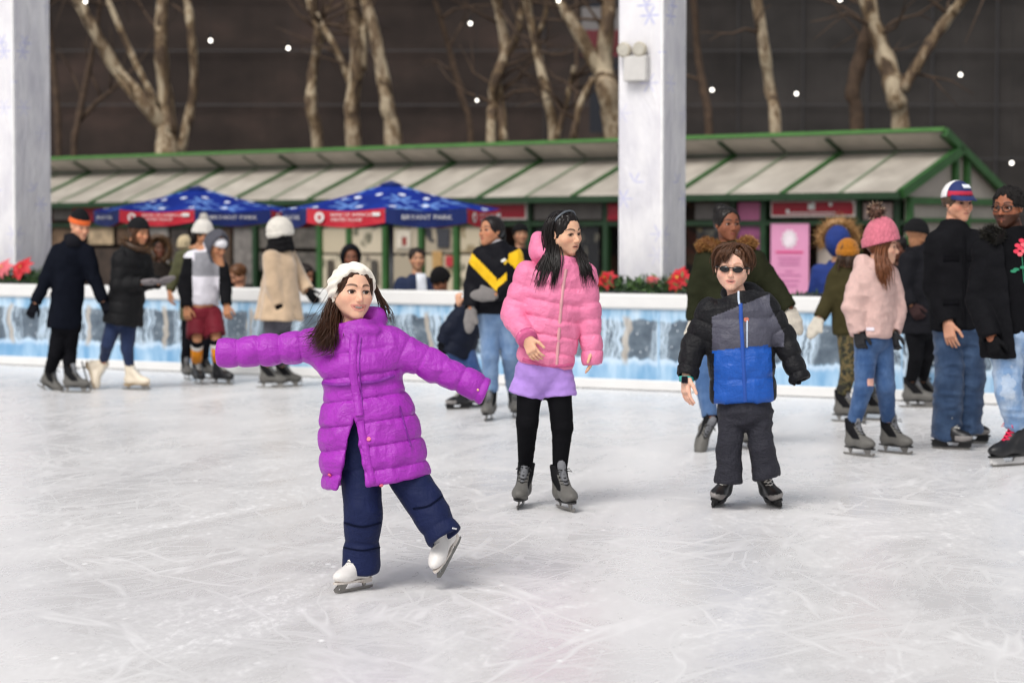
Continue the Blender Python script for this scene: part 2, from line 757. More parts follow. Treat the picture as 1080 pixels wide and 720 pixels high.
def hair_mat(color, rough=.38):
    key = ('hair', color)
    if key in _MC:
        return _MC[key]
    m = NT('hair_' + color.strip('#'))
    c = srgb(color)
    n = m.noise(m.coord((1, 1, .15)), 140, 3)
    col = m.ramp(n, [(.25, tuple(x * .55 for x in c)), (.75, tuple(min(1, x * 1.7) for x in c))])
    m.bsdf(col, rough, m.bump(n, .4, .004), Specular_IOR_Level=.28, Anisotropic=.5)
    _MC[key] = m.mat
    return m.mat


def eye_mats():
    return [plain('eye_white', '#e6e0da', .15, var=.03), plain('iris_brown', '#3a2013', .12), plain('pupil', '#050404', .08)]


M_BLADE = plain('skate_steel', '#8f8c88', .3, .9, .15)
M_SOLE = plain('black_rubber', '#141415', .55, var=.2)
M_LACE_DARK = plain('dark_lace', '#1b1b1c', .9)
M_LACE_WHITE = plain('white_lace', '#d8d6d0', .9)
M_LACE_PINK = plain('pink_lace', '#e0224f', .8)
# ------------------------------------------------------------------ people
def capcone(a, b, ra, rb, q=None, s0=0.0, flat=None):
    """Cone with a flat end at b."""
    a, b = np.asarray(a, float), np.asarray(b, float)
    ab = b - a
    L = max(np.linalg.norm(ab), 1e-6)
    w = ab / L
    R_ = max(ra, rb) + (abs(q[1]) if q else 0)
    lo, hi = np.minimum(a, b) - R_, np.maximum(a, b) + R_

    def fn(X, Y, Z):
        x, y, z = X - a[0], Y - a[1], Z - a[2]
        s = x * w[0] + y * w[1] + z * w[2]
        t = np.clip(s / L, 0, 1.4)
        tc = np.minimum(t, 1)
        x, y, z = x - ab[0] * t, y - ab[1] * t, z - ab[2] * t
        d2 = x * x + y * y + z * z
        if flat is not None:
            c = x * flat[0][0] + y * flat[0][1] + z * flat[0][2]
            d2 = d2 + c * c * (flat[1] ** 2 - 1)
        r = ra + (rb - ra) * tc
        if q:
            r = r + quilt(tc * L + s0, q)
        d, e, k = np.sqrt(d2) - r, s - L, .012
        h = np.maximum(k - np.abs(d - e), 0) / k
        return np.maximum(d, e) + h * h * k * .25
    return lo, hi, fn


def build_field(prims, h, fine=(), margin=0.04):
    lo = np.min([p[0][0] for p in prims if p[2] == 'u'], 0) - margin
    hi = np.max([p[0][1] for p in prims if p[2] == 'u'], 0) + margin
    F = Field(lo, hi, h, fine)
    for p, k, op in prims:
        F.add(p, k, op)
    return F


def tubes_quads(paths, radii, n=4):
    """Many tapered tubes as one quad array."""
    vs, fs, b = [], [], 0
    for pts, rr in zip(paths, radii):
        pts = np.asarray(pts)
        m = len(pts)
        t = np.gradient(pts, axis=0)
        t /= np.maximum(np.linalg.norm(t, axis=1), 1e-9)[:, None]
        ref = V(.31, .94, .1)
        n1 = np.cross(t, ref)
        n1 /= np.maximum(np.linalg.norm(n1, axis=1), 1e-9)[:, None]
        n2 = np.cross(t, n1)
        for k in range(n):
            a = 2 * math.pi * k / n
            vs.append(pts + (n1 * math.cos(a) + n2 * math.sin(a)) * np.asarray(rr)[:, None])
        for i in range(m - 1):
            for k in range(n):
                k2 = (k + 1) % n
                fs.append((b + k * m + i, b + k2 * m + i, b + k2 * m + i + 1, b + k * m + i + 1))
        b += n * m
    return np.concatenate(vs), np.array(fs, np.int32)


def spline(pts, m):
    """Catmull-Rom resample of a polyline."""
    P = np.asarray(pts, float)
    P = np.vstack([2 * P[0] - P[1], P, 2 * P[-1] - P[-2]])
    ts = np.linspace(0, len(P) - 3 - 1e-6, m)
    out = []
    for t in ts:
        i = int(t)
        f = t - i
        a, b, c, d = P[i:i + 4]
        out.append(.5 * (2 * b + (c - a) * f + (2 * a - 5 * b + 4 * c - d) * f * f + (3 * b - a - 3 * c + d) * f ** 3))
    return np.array(out)


def lock_paths(guides, n, r, jit=.012, wave=.004, m=14, seed=1, taper=True, spread=1.0):
    rg = np.random.default_rng(seed)
    G = [spline(g, m) for g in guides]
    paths, radii = [], []
    tt = np.linspace(0, 1, m)
    for _ in range(n):
        x = rg.uniform(0, len(G) - 1) if len(G) > 1 else 0
        i = min(int(x), max(len(G) - 2, 0))
        f = x - i
        p = G[i] * (1 - f) + G[min(i + 1, len(G) - 1)] * f
        off = rg.normal(0, jit, 3)
        ph = rg.uniform(0, 6.3, 3)
        wv = np.stack([np.sin(tt * rg.uniform(5, 11) + ph[k]) for k in range(3)], 1) * wave
        p = p + off * (.35 + .65 * tt * spread)[:, None] + wv * tt[:, None]
        L = rg.uniform(.72, 1.05)
        keep = p[0] + (p - p[0]) * 1.0
        if L < 1:
            keep = spline(p[:max(3, int(m * L))], m)
        paths.append(keep)
        rr = r * rg.uniform(.6, 1.2)
        radii.append(rr * (np.clip(1.15 - tt ** 2 * 1.0, .12, 1) if taper else np.ones(m)))
    return paths, radii


class Person:
    def __init__(s, label, D, foot, yaw=0, k=1.0, J=None, group='people at the ice rink', cat='person', h=.011):
        s.D, s.k, s.h = D, k, h
        g = at(foot[0], foot[1], D)
        s.root = thing('person', label, cat, (g[0], g[1], 0.0), group)
        s.P = {n: at(q[0], q[1], D + (q[2] if len(q) > 2 else 0)) for n, q in (J or {}).items()}
        s.yaw = yaw
        s.fwd = V(math.sin(rad(yaw)), -math.cos(rad(yaw)), 0)
        s.rt = V(-math.cos(rad(yaw)), -math.sin(rad(yaw)), 0)
        s.pr, s.fine, s.hd = [], [], None
        s.skin = srgb('#dba98c')
        s.mpp = D / FOC

    def at(s, u, v, off=0.0):
        return at(u, v, s.D + off)

    # ---- head -------------------------------------------------------
    def head(s, u, v, off=0, yaw=None, pitch=0, roll=0, size=.22, skin='#dba98c', lip='#b5605a', brow='#2a1a12', smile=0.0, open_=0.0,
             wide=1.0, nose=1.0, child=False, eyes=True, gaze=(0, 0), h=None, beard=None, blush=.25, narrow=0.0, es=1.0):
        yaw = s.yaw if yaw is None else yaw
        f = V(math.sin(rad(yaw)), -math.cos(rad(yaw)), 0)
        r = V(-math.cos(rad(yaw)), -math.sin(rad(yaw)), 0)
        w = V(0, 0, 1)
        p = rad(pitch)
        f, w = f * math.cos(p) - w * math.sin(p), w * math.cos(p) + f * math.sin(p)
        a = rad(roll)  # positive: crown leans to image right when facing the camera
        r, w = r * math.cos(a) + w * math.sin(a), w * math.cos(a) - r * math.sin(a)
        c = s.at(u, v, off)
        s.skin = srgb(skin)
        s.hd = dict(c=c, r=r, f=f, u=w, s=size, A=np.array([r, f, w]), lip=srgb(lip), brow=srgb(brow), open=open_, beard=beard, blush=blush)
        H = s.hd
        L = s.hl
        S = size
        A = H['A']

        def E(x, y, z, rx, ry, rz, k=.03, op='u'):
            s.pr.append((ell(L(x, y, z), (rx * S, ry * S, rz * S), A), k * S, op))

        def Cn(p0, p1, r0, r1, k=.03, op='u'):
            s.pr.append((cone(L(*p0), L(*p1), r0 * S, r1 * S), k * S, op))
        W = wide
        E(0, -.08, .12, .345 * W, .42, .38)
        E(0, .06, -.13, .285 * W, .30, .36, .06)
        for q in (-1, 1):
            Cn((q * .235 * W, .02, -.18), (q * .06, .24, -.40), .085, .075, .09)
            E(q * .18 * W, .19, -.11, .11, .11, .10, .12)
            Cn((q * .05, .315, .105), (q * .2, .25, .09), .04, .035, .05)
        E(0, .27, -.41, .085, .075, .075, .08)
        E(0, .265, -.27, .14, .10, .10, .08)
        for q in (-1, 1):
            E(q * .143, .40, .0, .085, .085, .06, .05, 's')
        Cn((0, .305, .04), (0, .385 + .02 * nose, -.12), .028, .045, .045)
        E(0, .385 + .025 * nose, -.145, .05 * nose, .05, .045, .03)
        for q in (-1, 1):
            E(q * .05 * nose, .37, -.158, .034, .04, .03, .025)
            E(q * .03 * nose, .392, -.186, .014, .02, .012, .008, 's')
        if open_ > 0:
            E(0, .36, -.272 - open_ * .3 + smile * .008, .085 + smile * .03, .045, open_, .01, 's')
        zc = -.280
        up, lo_ = zc + .018 + open_ * .25, zc - .026 - open_ * 1.05
        cz = zc + smile * .022
        mw = .095 + smile * .03
        for q in (-1, 1):
            Cn((0, .362, up), (q * mw * .55, .345, up + smile * .004), .017, .016, .012)
            Cn((q * mw * .55, .345, up + smile * .004), (q * mw, .298, cz), .016, .009, .012)
            Cn((0, .352, lo_), (q * mw * .55, .335, lo_ + .004 + smile * .012), .021, .018, .012)
            Cn((q * mw * .55, .335, lo_ + .004 + smile * .012), (q * mw, .296, cz), .022, .010, .012)
        H['zc'], H['mw'], H['smile'], H['es'] = zc, mw, smile, es
        for q in (-1, 1):
            E(q * .345 * W, -.02, -.03, .03, .065, .105, .02)
            E(q * .365 * W, .0, -.02, .018, .035, .06, .012, 's')
            if eyes:
                E(q * .143, .232, 0, .098 * es, .098, .098 * es, .02)
                E(q * .143, .33, -.003, .064 * es, .07, (.029 - narrow) * es, .006, 's')
        hh = h or max(.0022, s.mpp * .55)
        s.fine.append((c - size * .56, c + size * .56, hh))
        if eyes:
            vs_white = MB()
            for q in (-1, 1):
                m = MB()
                ec = L(q * .143, .235, 0)
                gz = norm(f + r * gaze[0] * -1 + w * gaze[1])
                t1 = norm(np.cross(gz, w))
                t2 = np.cross(t1, gz)
                rr = .078 * S * (1 + (es - 1) * .3)
                rings = [0, 11, 17, 27, 37, 48, 65, 90, 120, 150]
                n = 16
                vs, mi, fs = [ec + gz * rr * 1.02], [], []
                for d in rings[1:]:
                    for j in range(n):
                        an = 2 * math.pi * j / n
                        vs.append(ec + rr * (gz * math.cos(rad(d)) + (t1 * math.cos(an) + t2 * math.sin(an)) * math.sin(rad(d))))
                for j in range(n):
                    fs.append((0, 1 + j, 1 + (j + 1) % n))
                    mi.append(2)
                for a_ in range(len(rings) - 2):
                    for j in range(n):
                        b0 = 1 + a_ * n
                        fs.append((b0 + j, b0 + n + j, b0 + n + (j + 1) % n, b0 + (j + 1) % n))
                        mi.append(2 if a_ < 1 else 1 if a_ < 3 else 0)
                mobj('eye', vs, fs, eye_mats(), s.root, mi, True)
        return s

    def hl(s, x, y, z):
        H = s.hd
        return H['c'] + (H['r'] * x + H['f'] * y + H['u'] * z) * H['s']

    def headcol(s, v):
        n = len(v)
        c = np.tile(np.array(s.skin), (n, 1))
        if s.hd is None:
            return c
        H = s.hd
        q = (v - H['c']) @ H['A'].T / H['s']
        x, y, z = q.T
        inh = (np.abs(x) < .6) & (np.abs(y) < .6) & (np.abs(z) < .56)

        def mixin(m, col, a):
            a = np.clip(m, 0, 1) * a * inh
            c[:] = c * (1 - a[:, None]) + np.array(col) * a[:, None]
        ax = np.abs(x)
        bl = np.exp(-((ax - .2) / .09) ** 2 - ((z + .13) / .08) ** 2) * (y > .1)
        mixin(bl, (s.skin[0] * 1.0, s.skin[1] * .62, s.skin[2] * .6), H['blush'] * 2)
        mixin(np.exp(-(x / .06) ** 2 - ((z + .15) / .05) ** 2) * (y > .33), (s.skin[0] * .95, s.skin[1] * .65, s.skin[2] * .6), .35)
        if H['beard']:
            b = ((z < -.16) & (y > -.1) & (ax > .02)) | ((z < -.2) & (z > -.245) & (y > .3))
            bd = (z < -.12 - .05 * np.clip(y / .3, 0, 1)) & (y > -.12) & ~((ax < .13) & (z > -.36) & (z < -.235) & (y > .2))
            mixin((bd | b) * 1.0, srgb(H['beard'][0]), H['beard'][1])
        op = H['open']
        sm, mw = H['smile'], H['mw']
        arc = z - sm * .022 * np.clip(ax / mw, 0, 1.1) ** 2
        lipm = ((x / (mw * 1.06)) ** 2 + ((arc + .274 + op * .38) / (.031 + op * .92)) ** 2 < 1) & (y > .25)
        mixin(lipm * 1.0, H['lip'], .6)
        if op > 0:
            cav = ((x / (mw * .98)) ** 2 + ((arc + .272 + op * .3) / (op * .98)) ** 2 < 1) & (y > .1) & (y < .36 - .55 * ax)
            mixin(cav * 1.0, (.10, .02, .02), 1)
            mixin((cav & (arc > -.272 - op * .5) & (arc < -.272 + op * .75) & (ax < mw * .8)) * 1.0, (.95, .92, .86), 1)
        else:
            mixin(np.exp(-((z + .272) / .008) ** 2) * (ax < .1) * (y > .3), (.18, .04, .04), .8)
        zb = .098 + .035 * (1 - ((ax - .15) / .11) ** 2)
        th = .020 * np.clip(1.5 - np.abs(ax - .12) / .1, .4, 1)
        mixin(np.clip(1.6 - np.abs(z - zb) / th, 0, 1) * (ax > .05) * (ax < .25) * (y > .1), H['brow'], .85)
        e = ((ax - .143) / (.078 * H['es'])) ** 2 + ((z + .003) / (.045 * H['es'])) ** 2
        mixin(((e < 1.25) & (z > .006) & (y > .12)) * 1.0, (.02, .012, .01), .85)
        mixin(((e < 1.1) & (z <= .006) & (y > .12)) * 1.0, tuple(k * .5 for k in s.skin), .6)
        return c

    # ---- hands ------------------------------------------------------
    def hand_prims(s, w, d, pn, th, curl=.35, sz=.17, inf=0.0, mitten=False):
        d, pn = norm(d), norm(pn)
        pn = norm(pn - d * (pn @ d))
        th = norm(th - d * (th @ d) - pn * (np.asarray(th) @ pn))
        A = np.array([th, d, pn])
        out = [(rbox(w + d * .27 * sz, (.215 * sz + inf, .27 * sz + inf, .085 * sz + inf), A, .07 * sz), .012, 'u')]
        out.append((cone(w - d * .1 * sz, w + d * .15 * sz, .13 * sz + inf, .15 * sz + inf, flat=(pn, 1.4)), .02, 'u'))
        if mitten:
            out.append((ell(w + d * .55 * sz + pn * curl * .12 * sz, (.24 * sz, .42 * sz, .15 * sz), A), .03, 'u'))
            out.append((cone(w + d * .15 * sz + th * .15 * sz, w + d * .5 * sz + th * .33 * sz, .09 * sz, .08 * sz), .02, 'u'))
            return out
        lens = (.43, .48, .44, .35)
        for i in range(4):
            fan = (1.5 - i) * .07
            b = w + d * .50 * sz + th * (.17 - .113 * i) * sz
            a0 = .15 + curl * .5
            p0 = b - d * .08 * sz
            dd = norm(d + th * fan)
            ang = 0
            for j, fr in enumerate((.46, .31, .23)):
                ang += curl * (.9, 1.0, .7)[j]
                dj = dd * math.cos(ang) + pn * math.sin(ang)
                p1 = p0 + dj * lens[i] * fr * sz * (1.15 if j == 0 else 1)
                r0, r1 = (.056 - .006 * j) * sz + inf, (.052 - .007 * j) * sz + inf
                out.append((cone(p0, p1, r0, r1), .003 if j else .006, 'u'))
                p0 = p1
        p0 = w + d * .10 * sz + th * .16 * sz
        for j, (ln, mxx) in enumerate(((.30, (.75, .62, .25)), (.24, (.9, .25, .35)))):
            dj = norm(d * mxx[0] + th * mxx[1] + pn * mxx[2])
            p1 = p0 + dj * ln * sz
            out.append((cone(p0, p1, (.075 - .015 * j) * sz + inf, (.06 - .012 * j) * sz + inf), .012 if j == 0 else .003, 'u'))
            p0 = p1
        return out

    def hand(s, side, d, pn, th, curl=.35, sz=None, glove=None, mitten=False, cuff=0.0, fine=None):
        w = s.P['w' + side]
        sz = sz or .18 * s.k
        if glove is None:
            s.pr += s.hand_prims(w, d, pn, th, curl, sz)
            c = w + norm(d) * sz * .5
            s.fine.append((c - sz * .62, c + sz * .62, fine or max(.0028, s.mpp * .5)))
        else:
            s.pr += s.hand_prims(w, d, pn, th, curl, sz * .92, -.001)[:2]
            pr = s.hand_prims(w, d, pn, th, curl, sz, .003, mitten)
            if cuff > 0:
                pr.append((capcone(w + norm(d) * sz * .1, w - norm(d) * cuff, .045 * s.k, .05 * s.k), .02, 'u'))
            F = build_field(pr, max(.0035, s.mpp * .55))
            v, f = F.mesh()
            mobj('mitten' if mitten else 'glove', v, f, glove, s.root)
        return s

    # ---- body -------------------------------------------------------
    def body(s, tw=.15, tdp=.10, arm=(.042, .036, .026), leg=(.07, .05, .036), neck=.052):
        P, k = s.P, s.k
        pr = []
        N, H = P['N'], P['H']
        pr.append((loft(H - (N - H) * .06, N + (N - H) * .02, s.rt, [(0, tw * .9, tdp), (.2, tw, tdp * 1.05), (.45, tw * .8, tdp * .9), (.75, tw, tdp * 1.1), (.92, tw * .9, tdp * .8), (1, tw * .5, tdp * .6)], rnd=.04), .03, 'u'))
        if s.hd:
            hb = s.hl(0, -.12, -.22)
            pr.append((cone(N, hb, neck * k * 1.15, neck * k), .04, 'u'))
        for q in 'AB':
            if 's' + q in P:
                pr.append((cone(P['s' + q], P['e' + q], arm[0] * k, arm[1] * k), .03, 'u'))
                pr.append((cone(P['e' + q], P['w' + q], arm[1] * k, arm[2] * k), .01, 'u'))
            if 'h' + q in P:
                pr.append((cone(P['h' + q], P['k' + q], leg[0] * k, leg[1] * k), .03, 'u'))
                pr.append((cone(P['k' + q], P['a' + q], leg[1] * k, leg[2] * k), .015, 'u'))
                if 't' + q in P:
                    pr.append((cone(P['a' + q], P['t' + q], .032 * k, .026 * k), .02, 'u'))
        F = build_field(pr + s.pr, s.h * 1.25, s.fine)
        v, f = F.mesh()
        c = s.headcol(v)
        mobj('body', v, f, skin_mat(), s.root, col=c)
        return s

    # ---- clothes ----------------------------------------------------
    def jacket(s, mats, hem, st, sl=(.06, .052, .042), q=None, qs=None, n=2.4, h=None, cuff=(1.0, 1.0), collar=None, extra=(), matfn=None, name='jacket',
               disp=(.004, 16), k=.05, hollow=.10, top=None, folds=None, side=None, seed=1, sleeves='AB', armflat=None):
        P = s.P
        N = P['N'] if top is None else top
        hem = s.at(*hem) if not isinstance(hem, np.ndarray) else hem
        side = s.rt if side is None else side
        pr = [(loft(hem, N, side, st, q, n, .02, folds=folds), .02, 'u')]
        if hollow > 0:
            ins = [(r[0], max(.02, r[1] - .022), max(.02, r[2] - .022)) + tuple(r[3:]) for r in st]
            L = np.linalg.norm(N - hem)
            pr.append((fn_prim(*loft(hem - (N - hem) / L * .05, hem + (N - hem) / L * hollow, side, [(0,) + ins[0][1:], (1,) + tuple(np.array([np.interp(min(1, hollow / L), [r[0] for r in ins], [(tuple(r) + (0, 0))[c] for r in ins]) for c in range(1, 5)]))], None, n, .02, folds=None)), .01, 's'))
        for p in extra:
            if p[3:] == ('pre',):
                pr.append(p[:3])
        qs = q if qs is None else qs
        for i, qd in enumerate('AB'):
            if qd not in sleeves:
                continue
            a, e, w = P['s' + qd], P['e' + qd], P['w' + qd]
            c = e + (w - e) * cuff[i]
            l1 = np.linalg.norm(e - a)
            pr.append((cone(a, e, sl[0], sl[1], qs), k, 'u'))
            q2 = (qs[0], qs[1], qs[2]) if qs else None
            pr.append((capcone(e, c, sl[1], sl[2], q2, l1), .012, 'u'))
            wd = norm(c - e)
            pr.append((capcone(c + wd * .03, c - wd * .02, sl[2] * .8, sl[2] * .7), .006, 's'))
        if collar:
            ch, cr, th = collar
            hb = s.hl(0, -.1, -.3) if s.hd else N + V(0, 0, .1)
            d = norm(hb - N)
            pr.append((capcone(N - d * .03, N + d * ch, cr * 1.12, cr), .03, 'u'))
            pr.append((capcone(N + d * (ch - .012), N + d * (ch + .12), cr - th, cr - th * .6), .012, 's'))
        for p in extra:
            if p[3:] != ('pre',):
                pr.append(p[:3])
        F = build_field(pr, h or s.h)
        v, f = F.mesh()
        v = wrinkle(v, f, disp[0], disp[1], seed)
        fm = None
        if matfn is not None:
            cen = v[f].mean(1)
            fm = matfn(cen)
        return mobj(name, v, f, mats, s.root, fm)

    def pants(s, mats, r=(.085, .066, .05), end=None, top=None, hipr=(.15, .11), flare=None, disp=(.004, 14), h=None, matfn=None, name='trousers', k=.012, seed=3, q=None, flat=1.0, extra=(), short=False):
        P = s.P
        H = P['H'] if top is None else top
        pr = []
        pr.append((ell(H - V(0, 0, .02), (hipr[0], hipr[1], .13 * s.k), np.array([s.rt, s.fwd, V(0, 0, 1)])), .02, 'u'))
        if not short:
            up_ = norm(P['N'] - H)
            pr.append((ell(H + up_ * .07, (hipr[0] * .95, hipr[1] * .95, .13 * s.k), np.array([s.rt, s.fwd, V(0, 0, 1)])), .03, 'u'))
        fl = (s.fwd, flat)
        for q_ in 'AB':
            hp, kn, an = P['h' + q_], P['k' + q_], P['a' + q_]
            e = an if end is None else (end[q_] if isinstance(end, dict) else kn + (an - kn) * end)
            if short:
                kn = hp
                pr.append((capcone(hp, e, r[0], r[2], q, 0, flat=fl), .012, 'u'))
            else:
                pr.append((cone(hp, kn, r[0], r[1], q, flat=fl), k, 'u'))
                pr.append((capcone(kn, e, r[1], r[2], q, 0, flat=fl), .012, 'u'))
            if flare:
                wd = norm(e - kn)
                pr.append((capcone(e - wd * flare[0], e, r[2] * .95, flare[1], flat=fl), .03, 'u'))
            wd = norm(e - kn)
            ro = (flare[1] if flare else r[2])
            pr.append((capcone(e + wd * .02, e - wd * .025, ro * .86, ro * .8, flat=fl), .006, 's'))
        for p in extra:
            pr.append(p)
        F = build_field(pr, h or s.h)
        v, f = F.mesh()
        v = wrinkle(v, f, disp[0], disp[1], seed, (1, 1, 1.6))
        fm = matfn(v[f].mean(1)) if matfn else None
        return mobj(name, v, f, mats, s.root, fm)

    # ---- skates -----------------------------------------------------
    def skate(s, side, pos, heading, style='rental', k=None, pitch=0, roll=0, detail=1, f=None, u=None, off=0.0):
        """pos: (u,v) on the ice or a world point: the middle of the blade's edge. heading 0 faces the camera, +90 image right."""
        k = k or s.k
        if isinstance(pos, np.ndarray):
            c = pos
        else:
            c = at(pos[0], pos[1], s.D + off)
            if u is None and pitch == 0:
                c = ground(pos[0], pos[1])
        if f is None:
            f = V(math.sin(rad(heading)), -math.cos(rad(heading)), 0)
            r = V(-math.cos(rad(heading)), -math.sin(rad(heading)), 0)
            w = V(0, 0, 1)
            p = rad(pitch)
            f, w = f * math.cos(p) - w * math.sin(p), w * math.cos(p) + f * math.sin(p)
            a = rad(roll)
            r, w = r * math.cos(a) + w * math.sin(a), w * math.cos(a) - r * math.sin(a)
        else:
            f = norm(f)
            w = norm(u - f * (np.asarray(u) @ f))
            r = np.cross(f, w)
        A = np.array([r, f, w])

        def L(x, y, z):
            return c + (r * x + f * y + w * z) * k
        s.P['a' + side] = L(0, -.055, .20)
        s.P['t' + side] = L(0, .08, .09)
        pr = [(ell(L(0, -.075, .098), (.036 * k, .052 * k, .046 * k), A), .02 * k, 'u'),
              (ell(L(0, .095, .088), (.043 * k, .068 * k, .036 * k), A), .02 * k, 'u'),
              (cone(L(0, -.06, .09), L(0, .08, .088), .036 * k, .039 * k), .03 * k, 'u'),
              (cone(L(0, .05, .105), L(0, -.045, .19), .034 * k, .042 * k), .03 * k, 'u'),
              (capcone(L(0, -.068, .10), L(0, -.066, .255), .038 * k, .051 * k), .02 * k, 'u'),
              (fn_prim(*rbox(L(0, .01, .0), (.08 * k, .25 * k, .058 * k), A, .003)), .004, 's'),
              (capcone(L(0, -.066, .27), L(0, -.066, .22), .042 * k, .038 * k), .008, 's')]
        F = build_field(pr, max(.0045, s.mpp * .7))
        v, fc = F.mesh()
        q = ((v[fc].mean(1) - c) @ A.T) / k
        x, y, z = q.T
        if style == 'rental':
            mats = [fabric('#605e5a', .55), fabric('#1c1c1e', .7), fabric('#5c5a58', .6)]
            m = np.where((y + (z - .09) * .9 > .0) & (y + (z - .09) * .9 < .085) & (z > .115), 1, 0)
            m = np.where((z > .20), 1, m)
            m = np.where((np.abs(x) < .018) & (z > .215) & (y > -.066), 2, m)
        elif style == 'figure':
            mats = [plain('white_skate_leather', '#dedad6', .4, var=.05), plain('cream_skate_sole', '#cfc6bd', .5)]
            m = np.where(z < .064, 1, 0)
        elif style == 'cream':
            mats = [plain('cream_skate_leather', '#dfd2bd', .45, var=.05), plain('tan_skate_sole', '#a08a6a', .5)]
            m = np.where(z < .064, 1, 0)
        elif style == 'hockey':
            mats = [plain('black_skate_boot', '#17171a', .4, var=.2), plain('grey_skate_toe', '#8c8784', .5, var=.1), plain('white_skate_lining', '#cfccc8', .6)]
            m = np.where((y > .05) & (z < .098), 1, np.where((z > .235), 2, 0))
        else:
            mats = [plain('black_skate_boot', '#17171a', .4, var=.2), plain('red_skate_detail', '#9c1c33', .5)]
            m = np.zeros(len(fc), int)
        boot = mobj('skate', v, fc, mats, s.root, m)
        # sole, holder and runner
        b = MB()
        n = 16
        ol = []
        for i in range(n):
            t = 2 * math.pi * i / n
            yy = .015 + .155 * math.cos(t)
            ol.append((yy, (.040 if yy > .0 else .034) * math.sin(t)))
        b.extrude([(x_ * k, y_ * k) for x_, y_ in ol], L(0, 0, .056), f, r, w, .010 * k, 1)
        if style in ('figure', 'cream'):
            b.extrude([(p_[0] * k, p_[1] * k) for p_ in [(-.12, .06), (-.04, .06), (-.05, .036), (-.112, .036)]], c, f, w, r, .05 * k, 1)
        if style in ('hockey', 'pinklace'):
            hold = [(-.125, .056), (-.03, .056), (-.015, .026), (.055, .026), (.07, .056), (.155, .056), (.15, .022), (.135, .014), (-.12, .014), (-.135, .03)]
            b.extrude([(x_ * k, y_ * k) for x_, y_ in hold], c, f, w, r, .017 * k, 1 if style == 'hockey' else 2)
            run = [(-.13, .016), (.145, .016), (.155, .012), (.13, 0), (-.12, 0), (-.135, .008)]
            b.extrude([(x_ * k, y_ * k) for x_, y_ in run], c, f, w, r, .004 * k, 0)
        else:
            run = [(-.15, .016), (.135, .018), (.165, .03), (.172, .024), (.155, .006), (.12, 0), (-.12, 0), (-.152, .006)]
            b.extrude([(x_ * k, y_ * k) for x_, y_ in run], c, f, w, r, .0045 * k, 0)
            for y0, y1, t0, t1 in ((-.105, -.055, -.085, -.07), (.05, .13, .08, .115)):
                b.extrude([(y0 * k, .052 * k), (y1 * k, .052 * k), (t1 * k, .016 * k), (t0 * k, .016 * k)], c, f, w, r, .006 * k, 0)
            if style in ('figure', 'cream'):
                b.extrude([(p_[0] * k, p_[1] * k) for p_ in [(.13, .05), (.165, .03), (.135, .018), (.11, .05)]], c, f, w, r, .005 * k, 0)
        b.build('blade', [M_BLADE, M_SOLE if style not in ('figure', 'cream') else mats[1], plain('white_blade_holder', '#d8d6d4', .4)], boot)
        if detail:
            lc = MB()
            M_EYELET = plain('steel_eyelet', '#9a9894', .3, .8)
            ml = {'rental': M_LACE_DARK, 'hockey': M_LACE_WHITE, 'pinklace': M_LACE_PINK}.get(style, M_LACE_WHITE)
            p0, p1 = V(.0, .07, .125), V(.0, -.005, .215)
            if style == 'rental':
                tb = MB()
                tb.tube([L(0, .062, .112), L(0, .035, .150), L(0, .0, .20), L(0, -.012, .25), L(0, -.02, .275)], [x_ * k for x_ in (.012, .018, .022, .026, .02)], 8)
                tb.build('tongue', fabric('#6f7074', .8), boot, True)
            for i in range(6):
                t = i / 5
                p = p0 * (1 - t) + p1 * t
                lift = .006
                a, b_ = (-.026, .026)
                lc.tube([L(a, p[1] - .012, p[2] - .012), L(0, p[1] + lift + .006, p[2] + lift), L(b_, p[1] - .02, p[2] + .008)], .0035 * k * (1.3 if style == 'pinklace' else 1), 5)
                lc.tube([L(b_, p[1] - .012, p[2] - .012), L(0, p[1] + lift + .006, p[2] + lift), L(a, p[1] - .02, p[2] + .008)], .0035 * k * (1.3 if style == 'pinklace' else 1), 5)
            if style in ('rental', 'hockey', 'pinklace'):
                for q in (-1, 1):
                    lc.tube([L(0, .01, .225), L(q * .03, .028, .235), L(q * .045, .03, .215), L(q * .02, .02, .222)], .003 * k, 5)
            lc.build('laces', ml, boot, True)
        return s

    # ---- hair, hats -------------------------------------------------
    def hair(s, mat, cap=(.372, .45, .405), face=(.31, .36, .43, -.13), low=-.25, paths=None, n4=4, h=None, extra=(), amp=.006, freq=60, name='hair', ears=False):
        H = s.hd
        S = H['s']
        A = H['A']
        pr = [(ell(s.hl(0, -.085, .115), (cap[0] * S, cap[1] * S, cap[2] * S), A), .01, 'u')]
        pr += list(extra)
        pr.append((ell(s.hl(0, .38, face[3]), (face[0] * S, face[1] * S, face[2] * S), A), .02 * S / .22, 's'))
        F = build_field(pr, h or max(.004, s.mpp * .6))
        F.cut(s.hl(0, 0, low), -H['u'])
        v, f = F.mesh()
        v = wrinkle(v, f, amp, freq, 9, (1, 1, .3))
        if paths is not None:
            v2, f2 = tubes_quads(*paths, n=n4)
            f = np.concatenate([f, f2 + len(v)])
            v = np.concatenate([v, v2])
        return mobj(name, v, f, mat, s.root)

    def beanie(s, mats, low=.05, tilt=-.10, size=1.0, brim=.1, pom=None, tall=0.0, rib=True, name='beanie'):
        """Knitted hat; low: brim height at the front (head units)."""
        H = s.hd
        S = H['s']
        A = H['A']
        pr = [(ell(s.hl(0, -.09, .13), (.40 * S * size, .47 * S * size, (.44 + tall) * S * size), A), .01, 'u')]
        F = build_field(pr, max(.004, s.mpp * .6))
        nrm = norm(H['u'] * -1 + H['f'] * -tilt)
        F.cut(s.hl(0, 0, low + .02), nrm)
        # folded brim
        X, Y, Z = F.pts((slice(None),) * 3)
        p0 = s.hl(0, 0, low + brim / 2)
